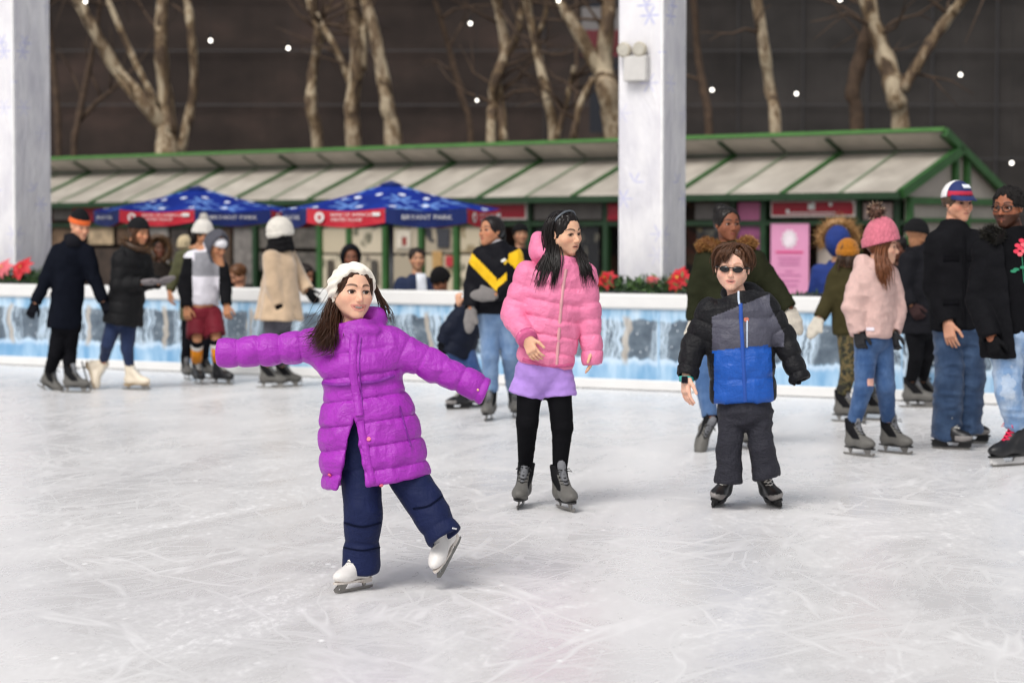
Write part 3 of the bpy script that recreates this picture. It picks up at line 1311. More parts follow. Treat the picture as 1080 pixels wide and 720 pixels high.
        t = ((X - p0[0]) * nrm[0] + (Y - p0[1]) * nrm[1] + (Z - p0[2]) * nrm[2])
        lo, hi, fn = ell(s.hl(0, -.09, .10), (.425 * S * size, .495 * S * size, .48 * S * size), A)
        d = np.maximum(fn(X, Y, Z), np.abs(t) - brim / 2 * S * 1.3)
        k = .006
        hq = np.maximum(k - np.abs(F.F - d), 0) / k
        F.F = np.minimum(F.F, d) - hq * hq * k * .25
        v, f = F.mesh(2)
        fm = None
        if isinstance(mats, list) and len(mats) > 1:
            c = v[f].mean(1)
            tt = (c - p0) @ nrm
            fm = np.where(tt > -brim / 2 * S * 1.35, 1, 0)
        o = mobj(name, v, f, mats, s.root, fm)
        if pom:
            c = s.hl(*pom[0])
            pompom(c, pom[1], pom[2], o)
        return o


def pompom(c, r, mats, parent, n=420, seed=4):
    rg = np.random.default_rng(seed)
    m = MB()
    m.sphere(c, r * .72, 10, 7)
    for _ in range(n):
        d = norm(rg.normal(0, 1, 3))
        a = norm(np.cross(d, rg.normal(0, 1, 3)))
        p = c + d * r * .5
        L = r * rg.uniform(.42, .68)
        w = r * .075
        m.poly([p - a * w, p + a * w, p + d * L + rg.normal(0, .08, 3) * r], int(rg.integers(0, len(mats))) if isinstance(mats, list) else 0)
    return m.build('pompom', mats, parent)


def fur_strip(name, path, r, L, mats, parent, n=900, seed=3, outward=None):
    """Furry trim along a polyline."""
    rg = np.random.default_rng(seed)
    m = MB()
    P = spline(path, 24)
    m.tube(P, r * .8, 8)
    for _ in range(n):
        x = rg.uniform(0, len(P) - 1.001)
        i = int(x)
        p = P[i] + (P[i + 1] - P[i]) * (x - i)
        t = norm(P[i + 1] - P[i])
        d = rg.normal(0, 1, 3)
        d = norm(d - t * (d @ t) + (0 if outward is None else outward * .5))
        a = norm(np.cross(d, t + rg.normal(0, .4, 3)))
        tip = p + d * (r * .7 + L * rg.uniform(.5, 1.1)) + rg.normal(0, .25, 3) * L
        b = p + d * r * .55
        w = r * .09
        m.poly([b - a * w, b + a * w, tip], int(rg.integers(0, len(mats))) if isinstance(mats, list) else 0)
    return m.build(name, mats, parent)
# ------------------------------------------------------------------ rink wall line
WD = norm(V(.857, -.516, 0))           # along the wall, towards image right
WN = V(-WD[1] * -1, -WD[0], 0)         # placeholder, fixed below
WN = norm(V(-.516, -.857, 0))          # towards the camera
W0 = V(0, 22.03, 0)


def wall_at(u, back=0.0):
    """Point of the wall's foot seen in column u, 'back' metres behind the face."""
    k = (u - 540) / FOC
    o = W0 - WN * back
    # o + WD*s has x/y = k
    s = (k * o[1] - o[0]) / (WD[0] - k * WD[1])
    p = o + WD * s
    return V(p[0], p[1], 0)


# ------------------------------------------------------------------ ground and ice
def make_ice():
    m = NT('skated_ice')
    co = m.coord((1, .35, 1), (0, 0, rad(12)))
    blot = m.noise(co, .42, 5, .55, .6)
    blot2 = m.noise(m.coord((1, .35, 1), (0, 0, rad(-20))), 1.0, 5, .55, .8)
    base = m.ramp(blot, [(.32, (.65, .643, .648)), (.5, (.72, .712, .712)), (.68, (.79, .78, .776))])
    base = m.mix(m.math('MULTIPLY', m.ramp(blot2, [(.42, 0.0), (.62, 1.0)]), .45), base, (.60, .597, .607))
    frost = None
    h = None
    # skate cuts: long gently curved hairlines in several directions, broken up by patches
    for ang, sx, sy, sc_, eps, amt in ((12, .22, 1.0, 1.5, .008, .5), (-20, .22, 1.0, 1.7, .008, .5), (40, .2, 1.0, 1.7, .009, .75), (-46, .2, 1.0, 1.6, .009, .75),
                                       (66, .16, 1.0, 1.9, .008, .85), (80, .15, 1.0, 2.3, .007, .8), (-68, .16, 1.0, 2.1, .008, .85), (-82, .15, 1.0, 2.6, .007, .8), (28, .15, 1.0, 3.0, .007, .6), (-32, .15, 1.0, 3.2, .007, .6), (52, .14, 1.0, 4.2, .007, .7), (-56, .14, 1.0, 4.4, .007, .7)):
        n = m.noise(m.coord((sx, sy, 1), (0, 0, rad(ang)), (ang * .37, ang * .11, ang)), sc_, 3, .45, .15)
        d_ = m.math('ABSOLUTE', m.math('SUBTRACT', n, .5))
        line = m.ramp(d_, [(0.0, 1.0), (eps * .7, .55), (eps * 2.0, 0.0)])
        msk = m.ramp(m.noise(m.coord((.4, 1, 1), (0, 0, rad(ang)), (ang, 2, 3)), 1.3, 4, .65), [(.45, 0.0), (.60, 1.0)])
        s = m.math('MULTIPLY', m.math('MULTIPLY', line, msk), amt * .58)
        frost = s if frost is None else m.math('MAXIMUM', frost, s)
    # crumbs of shaved ice and scuffed patches
    spk = m.noise(m.coord((1, .35, 1)), 26, 4, .65)
    spk2 = m.noise(m.coord((1, .3, 1), (0, 0, .2)), 70, 3, .6)
    vo = m.n('ShaderNodeTexVoronoi')
    vo.inputs['Scale'].default_value = 9
    m.link(m.coord((1, .45, 1)), vo.inputs['Vector'])
    chip = m.ramp(vo.outputs['Distance'], [(.06, 1.0), (.15, 0.0)])
    chip = m.math('MULTIPLY', chip, m.ramp(m.noise(m.coord((1, .5, 1)), 2, 5, .65), [(.47, 0.0), (.60, 1.0)]))
    scuff = m.ramp(m.noise(m.coord((1.5, .5, 1), (0, 0, rad(18))), 1.1, 8, .66, 1.0), [(.44, 0.0), (.64, 1.0)])
    grain = m.math('MAXIMUM', m.ramp(spk, [(.50, 0.0), (.68, 1.0)]), m.ramp(spk2, [(.52, 0.0), (.68, .8)]))
    frost = m.math('MAXIMUM', frost, m.math('MULTIPLY', scuff, m.math('ADD', m.math('MULTIPLY', grain, .65), .22)))
    frost = m.math('MAXIMUM', frost, chip)
    frost = m.math('MAXIMUM', frost, m.math('MULTIPLY', m.ramp(spk2, [(.66, 0.0), (.74, 1.0)]), .6), clamp=True)
    col = m.mix(frost, base, (.89, .885, .885))
    rough = m.math('ADD', m.math('MULTIPLY', frost, .4), .25, clamp=True)
    nrm = m.bump(frost, .10, .004, m.bump(m.noise(m.coord(), 2.2, 3), .05, .02))
    m.bsdf(col, rough, nrm, Specular_IOR_Level=.42, IOR=1.31)
    return m.mat


def make_ground():
    m = NT('terrace_paving')
    n = m.noise(m.coord(), 1.5, 6)
    col = m.ramp(n, [(.3, (.10, .095, .09)), (.7, (.17, .16, .15))])
    m.bsdf(col, .85, m.bump(n, .3, .02))
    return m.mat


TZ = -.40   # terrace level behind the rink wall
mb = MB()
mb.poly([V(-300, -300, TZ - .02), V(300, -300, TZ - .02), V(300, 400, TZ - .02), V(-300, 400, TZ - .02)])
tag(mb.build('ground', make_ground(), base=V(0, 0, TZ - .02)), kind='structure')
mb = MB()
e = W0 + WN * .02
mb.poly([e - WD * 32, e - WD * 32 + WN * 44, e + WD * 24 + WN * 44, e + WD * 24])
tag(mb.build('ice', make_ice(), base=V(0, 0, 0)), kind='structure')


# ------------------------------------------------------------------ rink wall
def mural():
    m = NT('printed_winter_mural')
    tc = m.n('ShaderNodeTexCoord')
    dp = m.n('ShaderNodeVectorMath', operation='DOT_PRODUCT')
    m.link(tc.outputs['Object'], dp.inputs[0])
    dp.inputs[1].default_value = WD
    s = dp.outputs['Value']
    sep = m.n('ShaderNodeSeparateXYZ')
    m.link(tc.outputs['Object'], sep.inputs[0])
    z = sep.outputs['Z']

    def v2(ks, kz, o=0.0):
        c = m.n('ShaderNodeCombineXYZ')
        m.link(m.math('MULTIPLY', s, ks), c.inputs[0])
        m.link(m.math('MULTIPLY', z, kz), c.inputs[1])
        c.inputs[2].default_value = o
        return c.outputs[0]
    drip = m.noise(v2(9, 1.0), 1, 4, .6)
    blue = m.ramp(drip, [(.38, srgb('#7fa9c9')), (.5, srgb('#a3c2da')), (.64, srgb('#c3d7e6'))])
    lowblue = m.ramp(m.noise(v2(6, 1.4, 3), 1, 4), [(.35, srgb('#6f9fc6')), (.55, srgb('#9dbfda')), (.7, srgb('#bfd5e6'))])
    blue = m.mix(m.ramp(z, [(.28, 1.0), (.40, 0.0)]), blue, lowblue)
    # dark rocks with ragged edges
    up = m.math('ADD', .665, m.math('MULTIPLY', m.math('SUBTRACT', m.noise(v2(4.5, 0, 1), 1, 5, .7), .5), .16))
    lo = m.math('ADD', .285, m.math('MULTIPLY', m.math('SUBTRACT', m.noise(v2(5.5, 0, 7), 1, 4, .65), .5), .22))
    inside = m.math('MULTIPLY', m.math('MULTIPLY', m.math('SUBTRACT', up, z), 45, clamp=True), m.math('MULTIPLY', m.math('SUBTRACT', z, lo), 45, clamp=True), clamp=True)
    rock = m.ramp(m.noise(v2(7, 9, 2), 1, 5, .6), [(.3, srgb('#45515e')), (.55, srgb('#616e7a')), (.75, srgb('#86929c'))])
    vo = m.n('ShaderNodeTexVoronoi')
    vo.inputs['Scale'].default_value = 1
    m.link(v2(17, 17, 0), vo.inputs['Vector'])
    flake = m.ramp(vo.outputs['Distance'], [(.10, 1.0), (.16, 0.0)])
    rock = m.mix(m.math('MULTIPLY', flake, .8), rock, srgb('#e4edf4'))
    col = m.mix(inside, blue, rock)
    # snow heaped under the rocks
    sn = m.math('MULTIPLY', m.math('MULTIPLY', m.math('SUBTRACT', m.math('ADD', lo, .012), z), 60, clamp=True), m.math('MULTIPLY', m.math('SUBTRACT', z, m.math('SUBTRACT', lo, .055)), 22, clamp=True), clamp=True)
    col = m.mix(m.math('MULTIPLY', sn, .4), col, srgb('#eef4fa'))
    # frozen strands hanging between the rocks
    wob = m.math('MULTIPLY', m.math('SUBTRACT', m.noise(v2(1.2, 2.4, 5), 1, 3), .5), .28)
    sw = m.math('ADD', s, wob)
    band = m.ramp(m.math('FRACT', m.math('MULTIPLY', sw, 1.05)), [(.0, 0.0), (.05, 1.0), (.30, 1.0), (.36, 0.0), (.58, 0.0), (.62, .9), (.76, .9), (.80, 0.0)])
    cw = m.n('ShaderNodeCombineXYZ')
    m.link(m.math('MULTIPLY', sw, 30), cw.inputs[0])
    m.link(m.math('MULTIPLY', z, 3.2), cw.inputs[1])
    st = m.noise(cw.outputs[0], 1, 4, .7, .8)
    strand = m.math('MULTIPLY', m.ramp(st, [(.45, 0.0), (.50, 1.0)]), band)
    zm = m.math('MULTIPLY', m.math('MULTIPLY', m.math('SUBTRACT', .71, z), 20, clamp=True), m.math('MULTIPLY', m.math('SUBTRACT', z, .22), 14, clamp=True), clamp=True)
    col = m.mix(m.math('MULTIPLY', m.math('MULTIPLY', strand, zm), .85), col, srgb('#c3d6e6'))
    # pale trunks
    tr = m.ramp(m.math('FRACT', m.math('ADD', m.math('MULTIPLY', sw, .9), .37)), [(.46, 0.0), (.475, 1.0), (.515, 1.0), (.53, 0.0)])
    col = m.mix(m.math('MULTIPLY', m.math('MULTIPLY', tr, zm), .85), col, m.ramp(m.noise(v2(60, 5), 1, 3), [(.3, srgb('#8d8378')), (.7, srgb('#cfc7bb'))]))
    m.bsdf(col, .32, None, Specular_IOR_Level=.4)
    return m.mat


M_WHITE = plain('white_rink_plastic', '#dddcda', .35, var=.03, scale=6)
wl = thing('rink_wall', 'white capped rink wall printed with a blue winter mural, running behind the skaters', 'rink wall', W0)
Ms = mural()
S0, S1 = -14.0, 9.0
c0 = W0 + WD * (S0 + S1) / 2 - WN * .06
hl_ = (S1 - S0) / 2
b = MB()
b.box(c0 + V(0, 0, .432), (hl_, .06, .332), (WD, WN, (0, 0, 1)))
b.build('mural_panel', Ms, wl)
b = MB()
b.box(c0 + V(0, 0, .05), (hl_, .075, .05), (WD, WN, (0, 0, 1)), bev=.01)
b.build('kick_plate', M_WHITE, wl)
b = MB()
b.box(c0 + V(0, 0, .832), (hl_, .095, .072), (WD, WN, (0, 0, 1)), bev=.02)
b.build('cap_rail', M_WHITE, wl)
b = MB()
for i in range(10):
    s = S0 + 1.2 + i * 2.4
    b.box(W0 + WD * s + WN * .004 + V(0, 0, .435), (.006, .003, .30), (WD, WN, (0, 0, 1)))
b.build('board_seam', plain('pale_blue_strip', '#9fc4e2', .4), wl)


# ------------------------------------------------------------------ wrapped columns
def wrap_mat():
    m = NT('white_wrap_with_faint_snowflakes')
    vo = m.n('ShaderNodeTexVoronoi')
    vo.inputs['Scale'].default_value = 2.2
    tc = m.n('ShaderNodeTexCoord')
    dp = m.n('ShaderNodeVectorMath', operation='DOT_PRODUCT')
    m.link(tc.outputs['Object'], dp.inputs[0])
    dp.inputs[1].default_value = WD + WN
    s0 = m.n('ShaderNodeSeparateXYZ')
    m.link(tc.outputs['Object'], s0.inputs[0])
    cb = m.n('ShaderNodeCombineXYZ')
    m.link(dp.outputs['Value'], cb.inputs[0])
    m.link(s0.outputs[2], cb.inputs[2])
    vec = cb.outputs[0]
    m.link(vec, vo.inputs['Vector'])
    sub = m.n('ShaderNodeVectorMath', operation='SUBTRACT')
    m.link(vec, sub.inputs[0])
    m.link(vo.outputs['Position'], sub.inputs[1])
    sp = m.n('ShaderNodeSeparateXYZ')
    m.link(sub.outputs[0], sp.inputs[0])
    hx = sp.outputs[0]
    an = m.math('ARCTAN2', sp.outputs[2], hx)
    arm = m.math('POWER', m.math('ABSOLUTE', m.math('COSINE', m.math('MULTIPLY', an, 3))), 5)
    r = m.math('SQRT', m.math('ADD', m.math('MULTIPLY', hx, hx), m.math('MULTIPLY', sp.outputs[2], sp.outputs[2])))
    fl = m.math('MULTIPLY', m.math('SUBTRACT', m.math('ADD', .03, m.math('MULTIPLY', arm, .09)), r), 40, clamp=True)
    n = m.noise(m.coord((1, 1, .5)), 3.5, 5, .6)
    base = m.ramp(n, [(.35, srgb('#d2d0d6')), (.6, srgb('#e6e4e6'))])
    col = m.mix(m.math('MULTIPLY', fl, m.ramp(m.noise(vec, .9, 2), [(.35, .2), (.6, .8)])), base, srgb('#b4b6dc'))
    m.bsdf(col, .55, m.bump(m.noise(m.coord((1.2, 1.2, .35)), 4, 4, .6, 1.0), .55, .05))
    return m.mat


MW = wrap_mat()


def column(u_edge, w, label, back=.9, h=9.0):
    e = wall_at(u_edge, back)
    t = thing('wrapped_column', label, 'column', (e[0], e[1], TZ), 'white wrapped columns behind the rink wall')
    b = MB()
    c = e - WD * w / 2 - WN * w / 2
    b.box(c + V(0, 0, (h + TZ) / 2), (w / 2, w / 2, (h - TZ) / 2), (WD, WN, (0, 0, 1)), bev=.015)
    b.build('shaft', MW, t)
    b = MB()
    b.box(c + V(0, 0, TZ + .15), (w / 2 + .03, w / 2 + .03, .15), (WD, WN, (0, 0, 1)), bev=.01)
    b.build('plinth', M_WHITE, t)
    b = MB()
    b.box(e + WN * .004 - WD * .012 + V(0, 0, h / 2 + .2), (.009, .003, h / 2 - .4), (WD, WN, (0, 0, 1)))
    b.build('edge_tape', plain('white_tape', '#f2f1ef', .4), t)
    return e


e1 = column(17, .62, 'white wrapped column at the left edge, beside the man in the orange-banded hat')
e2 = column(699, .50, 'tall white wrapped column carrying an emergency light, behind the boy in sunglasses')
# emergency light on the column
u0 = wall_at(674, .9)
lp = at(674, 73, u0[1])
t = thing('emergency_light', 'grey emergency light box with two round lamps on the white column', 'light', lp - V(0, 0, .14))
b = MB()
b.box(lp + WN * .05, (.125, .05, .125), (WD, WN, (0, 0, 1)), bev=.012)
b.build('housing', plain('pale_grey_plastic', '#c9c6c2', .5, var=.05), t)
for q in (-.12, .05):
    b = MB()
    c = lp + WD * q + WN * .06 + V(0, 0, .185)
    b.tube([lp + WD * q + WN * .05 + V(0, 0, .12), c - V(0, 0, .05)], .02, 8)
    b.tube([c - WN * .05, c - WN * .02, c + WN * .035, c + WN * .045], [.03, .065, .075, .062], 14)
    o = b.build('lamp_head', plain('cream_plastic', '#b5ad9c', .4), t, True)
    b = MB()
    b.disc(c + WN * .047, .058, WN, 16)
    b.build('lens', plain('pale_lens', '#b9b4a8', .3), o)

# ------------------------------------------------------------------ planters with poinsettias
M_LEAF = plain('dark_evergreen', '#27401f', .6, var=.45, scale=30)
M_LEAF2 = plain('light_evergreen', '#4b6a33', .6, var=.3, scale=30)
M_RED = plain('red_bract', '#c4202c', .5, var=.25, scale=20)
M_PINKB = plain('pink_bract', '#e0707a', .5, var=.2, scale=20)


def planter(s0, s1, label, glabel, fl, seed, tall=1.0):
    rg = np.random.default_rng(seed)
    L = s1 - s0
    c = W0 + WD * (s0 + s1) / 2 - WN * .42
    t = thing('planter', label, 'planter', (c[0], c[1], TZ), 'planters behind the rink wall')
    b = MB()
    b.box(c + V(0, 0, .24), (L / 2, .2, .64), (WD, WN, (0, 0, 1)), bev=.015)
    b.build('box', plain('dark_planter', '#2d3136', .6), t)
    b = MB()
    b.box(c + V(0, 0, .90), (L / 2 + .01, .212, .02), (WD, WN, (0, 0, 1)), bev=.008)
    b.build('rim', plain('dark_planter', '#2d3136', .6), t)
    b = MB()
    for _ in range(int(1500 * L)):
        p = c + WD * rg.uniform(-L / 2, L / 2) + WN * rg.uniform(-.2, .22)
        zz = .86 + rg.uniform(-.02, .20) * tall * (1 - .6 * abs(rg.uniform(-1, 1)))
        p = p + V(0, 0, zz)
        d = norm(rg.normal(0, 1, 3) + V(0, 0, .4))
        a = norm(np.cross(d, rg.normal(0, 1, 3)))
        l, w = rg.uniform(.05, .12) * (.5 + .5 * tall), rg.uniform(.008, .016)
        b.poly([p, p + d * l * .5 + a * w, p + d * l, p + d * l * .5 - a * w], int(rg.uniform() < .35))
    tag(b.build('evergreen_foliage', [M_LEAF, M_LEAF2], base=c + V(0, 0, .86)), glabel, 'greenery', 'greenery in the planters')
    for (s, dz, r, pk, lab) in fl:
        b = MB()
        fc = W0 + WD * s - WN * .30 + V(0, 0, dz)
        nrm = norm(WN + V(0, 0, .7))
        a1 = norm(np.cross(nrm, V(0, 0, 1)))
        a2 = np.cross(nrm, a1)
        for ring, (n, rr, lift) in enumerate(((7, 1.0, .02), (7, .75, .05), (5, .45, .08))):
            for i in range(n):
                an = 2 * math.pi * (i + ring * .5) / n + rg.uniform(-.2, .2)
                d = a1 * math.cos(an) + a2 * math.sin(an)
                sd = np.cross(nrm, d)
                p = fc + nrm * lift * r * 3
                q = rr * r * rg.uniform(.85, 1.1)
                w = q * .3
                b.mesh([p, p + d * q * .5 + sd * w + nrm * .02, p + d * q - nrm * .015, p + d * q * .5 - sd * w + nrm * .02, p + d * q * .5 + nrm * .035], [(0, 4, 1), (1, 4, 2), (2, 4, 3), (3, 4, 0)])
        for j in range(6):
            b.sphere(fc + nrm * (.09 * r * 3) + a1 * rg.uniform(-.02, .02) + a2 * rg.uniform(-.02, .02), .011, 6, 4, 1)
        b.tube([fc - V(0, 0, .16), fc], .008, 5, 2)
        tag(b.build('poinsettia', [M_PINKB if pk else M_RED, plain('yellow_floret', '#c9b040', .6), M_LEAF], base=fc - V(0, 0, .16)), lab, 'flower', 'poinsettias along the rink wall')


def s_of(u):
    p = wall_at(u, .3)
    return float((p - W0) @ WD)


planter(s_of(-60), s_of(58), 'dark planter box under the white column at the left edge', 'evergreen sprigs in the planter at the left edge',
        [(s_of(4), 1.06, .16, 1, 'pink-red poinsettia at the left edge of the rink wall'), (s_of(24), 1.07, .17, 0, 'red poinsettia beside the white column at the left')], 1)
planter(s_of(608), s_of(752), 'dark planter box at the foot of the column with the emergency light', 'evergreen sprigs in the planter at the foot of the column with the emergency light',
        [(s_of(640), 1.02, .13, 0, 'red poinsettia beside the long-haired girl in the pink jacket'), (s_of(688), 1.02, .08, 1, 'small pink poinsettia right in front of the column with the emergency light'),
         (s_of(716), 1.03, .16, 0, 'large red poinsettia between the column and the boy in sunglasses')], 2)
planter(s_of(836), s_of(862), 'short dark planter in front of the pink poster', 'low evergreen sprigs in front of the pink poster', [], 3, .25)


# ------------------------------------------------------------------ market kiosk
KA = norm(V(-math.cos(rad(40)), math.sin(rad(40)), 0))   # along the front, towards image left
KB = norm(V(math.sin(rad(40)), math.cos(rad(40)), 0))    # backwards
K0 = V(5.75, 33.0, 0)


def kp(s, w, z):
    return K0 + KA * s + KB * w + V(0, 0, z)


def ks(u, w=0.0):
    k = (u - 540) / FOC
    o = K0 + KB * w
    return float((k * o[1] - o[0]) / (KA[0] - k * KA[1]))


def kz(u, v, w=0.0):
    p = kp(ks(u, w), w, 0)
    return at(u, v, p[1])[2]


M_GREEN = plain('green_painted_steel', '#2f5c2b', .5, var=.2, scale=5)
M_DKGREEN = plain('dark_green_steel', '#1d3a20', .5, var=.25, scale=5)


def roof_mat():
    m = NT('weathered_translucent_roofing')
    n = m.noise(m.coord((1, 1, 1)), 1.2, 5, .6)
    n2 = m.noise(m.coord((1, 1, 3)), 6, 4)
    col = m.ramp(n, [(.3, srgb('#a39b91')), (.55, srgb('#bcb4a9')), (.75, srgb('#d0c9be'))])
    col = m.mix(m.math('MULTIPLY', m.ramp(m.noise(m.coord((1, 1, .3)), 2.4, 5, .65), [(.45, 0.0), (.7, 1.0)]), .4), col, srgb('#7d756b'))
    m.bsdf(col, .35, m.bump(n2, .1, .01), Specular_IOR_Level=.5)
    return m.mat


kiosk = thing('market_kiosk', 'long market kiosk with grey sloping roof panels and green steel frame', 'kiosk', kp(10, 1.5, TZ))
M_ROOF = roof_mat()
KL = 27.0
EZ, RZ, TZ2 = 2.04, 2.72, 2.98
AX = np.array([KA, KB, V(0, 0, 1)])


def slab(p, q, r, s_, th, mb, mi=0):
    n = norm(np.cross(q - p, s_ - p))
    a = [p, q, r, s_]
    bb = [x - n * th for x in a]
    mb.mesh(a + bb, [(0, 1, 2, 3), (7, 6, 5, 4), (0, 4, 5, 1), (1, 5, 6, 2), (2, 6, 7, 3), (3, 7, 4, 0)], mi)


b = MB()
slab(kp(0, -.25, EZ), kp(0, 1.5, RZ), kp(KL, 1.5, RZ), kp(KL, -.25, EZ), .03, b)
b.build('front_roof_slope', M_ROOF, kiosk)
b = MB()
slab(kp(0, .95, TZ2), kp(0, 3.25, 1.90), kp(KL, 3.25, 1.90), kp(KL, .95, TZ2), .03, b)
b.build('back_roof_slope', plain('dull_roof_underside', '#aba59d', .5, var=.15, scale=3), kiosk)
b = MB()
b.beam(kp(-.05, .93, TZ2 + .02), kp(KL, .93, TZ2 + .02), .06, .055)
b.build('roof_edge_trim', plain('bright_green_trim', '#4f8040', .5, var=.12, scale=4), kiosk)
b = MB()
b.beam(kp(-.02, 1.47, RZ + .03), kp(KL, 1.47, RZ + .03), .10, .10)
b.build('ridge_beam', M_DKGREEN, kiosk)
b = MB()
b.beam(kp(-.02, -.27, EZ - .03), kp(KL, -.27, EZ - .03), .09, .10)
b.build('gutter', M_DKGREEN, kiosk)
dr = norm(kp(0, 1.5, RZ) - kp(0, -.25, EZ))
for i in range(27):
    s = .03 + i * 1.0
    big = i % 2 == 0
    b = MB()
    w = .075 if big else .028
    b.beam(kp(s, -.26, EZ + .012), kp(s, 1.46, RZ + .012), w, .05 if big else .03, (0, 0, 1))
    b.build('rafter', M_GREEN if big else plain('pale_green_bar', '#84937a', .5, var=.1), kiosk)
    if i % 1 == 0:
        b = MB()
        b.beam(kp(s, 1.40, RZ + .04), kp(s, 1.0, TZ2 - .05), .08 if big else .045, .08 if big else .05)
        b.build('bracket', M_DKGREEN, kiosk)
# gable end
b = MB()
b.beam(kp(-.04, -.28, EZ + .0), kp(-.04, 1.46, RZ + .0), .09, .14)
b.beam(kp(-.04, .95, TZ2 - .02), kp(-.04, 3.25, 1.90), .09, .12)
for w in (.02, 1.35, 1.7, 2.95):
    b.beam(kp(-.0, w, TZ), kp(-.0, w, 2.0 if w in (.02, 2.95) else 2.6), .09, .09, KA)
for z in (1.94, 1.66, 1.15):
    b.beam(kp(-.006, .06, z), kp(-.006, 2.92, z), .07, .10 if z > 1.9 else .06)
b.build('gable_frame', M_GREEN, kiosk)
b = MB()
slab(kp(.05, .0, TZ), kp(.05, 3.0, TZ), kp(.05, 3.0, 1.95), kp(.05, .0, 1.95), .02, b)
b.mesh([kp(.05, -.1, 1.95), kp(.05, 3.05, 1.95), kp(.05, 1.5, 2.66)], [(0, 1, 2)])
b.build('gable_panel', plain('pale_gable_panel', '#b5aaa0', .4, var=.1, scale=3), kiosk)


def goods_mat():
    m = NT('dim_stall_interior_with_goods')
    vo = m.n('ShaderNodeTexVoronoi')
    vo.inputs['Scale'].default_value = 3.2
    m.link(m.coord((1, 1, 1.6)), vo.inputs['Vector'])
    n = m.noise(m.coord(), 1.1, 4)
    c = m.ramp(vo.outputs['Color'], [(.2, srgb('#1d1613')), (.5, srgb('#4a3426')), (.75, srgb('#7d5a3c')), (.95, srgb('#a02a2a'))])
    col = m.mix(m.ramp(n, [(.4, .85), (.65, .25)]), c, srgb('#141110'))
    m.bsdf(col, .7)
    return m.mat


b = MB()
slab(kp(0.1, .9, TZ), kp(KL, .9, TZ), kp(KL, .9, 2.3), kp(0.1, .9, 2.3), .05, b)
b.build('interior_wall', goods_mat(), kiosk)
b = MB()
b.box(kp(KL / 2, 1.5, TZ + .05), (KL / 2, 1.5, .05), AX)
b.build('floor_deck', plain('dark_deck', '#2a2522', .7), kiosk)
# front posts and transom bars (columns where the photo shows them)
posts = [48, 152, 270, 296, 338, 369, 407, 445, 482, 559, 640, 774, 806, 905, 947]
for u in posts:
    b = MB()
    s = ks(u)
    b.beam(kp(s, 0, TZ), kp(s, 0, EZ - .05), .10, .10, KA)
    b.build('post', M_GREEN if 330 < u < 500 else M_DKGREEN, kiosk)
b = MB()
for z in (1.62, ):
    b.beam(kp(.06, .0, z), kp(KL, .0, z), .08, .075)
b.build('transom_bar', M_DKGREEN, kiosk)


def front_panel(name, u0, u1, v0, v1, mat, w=-.02, th=.03, parent=kiosk, um=None):
    s0, s1 = ks(u0, w), ks(u1, w)
    um = um or (u0 + u1) / 2
    z0, z1 = kz(um, v1, w), kz(um, v0, w)
    b = MB()
    b.box(kp((s0 + s1) / 2, w, (z0 + z1) / 2), (abs(s0 - s1) / 2, th / 2, (z1 - z0) / 2), AX, bev=.008)
    return b.build(name, mat, parent), kp((s0 + s1) / 2, w - th / 2 - .004, (z0 + z1) / 2), abs(s0 - s1), z1 - z0


M_TRANS = plain('grey_transom_board', '#6a6460', .5, var=.25, scale=3)
for a, c in ((54, 90), (560, 638), (730, 772), (907, 944)):
    front_panel('transom_panel', a + 3, c - 3, 214, 232, M_TRANS if a != 907 else plain('pale_transom', '#b09a94', .5), .03)
front_panel('transom_panel', 776, 804, 213, 233, plain('pink_transom', '#c06a92', .5, var=.12, scale=3), .03)
front_panel('window', 776, 804, 237, 312, plain('pinkish_window', '#8a4a70', .2, var=.4, scale=3), .03)


def poster_mat(name, bg, spots, scale):
    m = NT(name)
    vo = m.n('ShaderNodeTexVoronoi', distance='CHEBYCHEV')
    vo.inputs['Scale'].default_value = scale
    m.link(m.coord(), vo.inputs['Vector'])
    n = m.noise(m.coord(), scale * .7, 3)
    c = m.ramp(vo.outputs['Color'], [(.0, srgb(spots[0])), (.35, srgb(bg)), (.7, srgb(bg)), (.9, srgb(spots[1]))], 'CONSTANT')
    col = m.mix(m.ramp(n, [(.42, 0.0), (.6, 1.0)]), c, srgb(bg))
    m.bsdf(col, .4)
    return m.mat


PM = [poster_mat('cream_notice_board', '#c2b59c', ('#8f7f60', '#a99a78'), 4), poster_mat('cream_price_list', '#c9bda6', ('#6d6a58', '#b7a98a'), 6), poster_mat('framed_prints', '#b8ac98', ('#453d38', '#7d4a36'), 4), poster_mat('photo_prints', '#a89c88', ('#34353a', '#b06a52'), 5)]
for i, (a, c) in enumerate(((340, 367), (371, 405), (410, 443), (448, 480), (485, 508))):
    front_panel('display_panel', a + 1, c - 1, 238, 267, PM[i % 4], .02)
    front_panel('display_panel', a + 1, c - 1, 269, 330, PM[(i + 1) % 4], .02)
for k_, (a, c, v0, v1, col_) in enumerate(((418, 433, 243, 262, '#cfc6b6'), (424, 429, 250, 259, '#8a2f2a'), (461, 474, 241, 261, '#3b3c42'), (345, 352, 274, 300, '#4a4238'), (391, 398, 274, 300, '#4b4640'), (456, 466, 265, 300, '#b58f5a'), (470, 479, 270, 281, '#b0333c'))):
    front_panel('pinned_print', a, c, v0, v1, plain('print_' + col_[1:], col_, .5, var=.3, scale=25), -.02 - .004 * k_, .008)
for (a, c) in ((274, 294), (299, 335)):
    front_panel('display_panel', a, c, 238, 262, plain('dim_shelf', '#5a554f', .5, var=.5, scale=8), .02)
    front_panel('display_panel', a, c, 266, 286, plain('dim_shelf', '#5a554f', .5, var=.5, scale=8), .02)
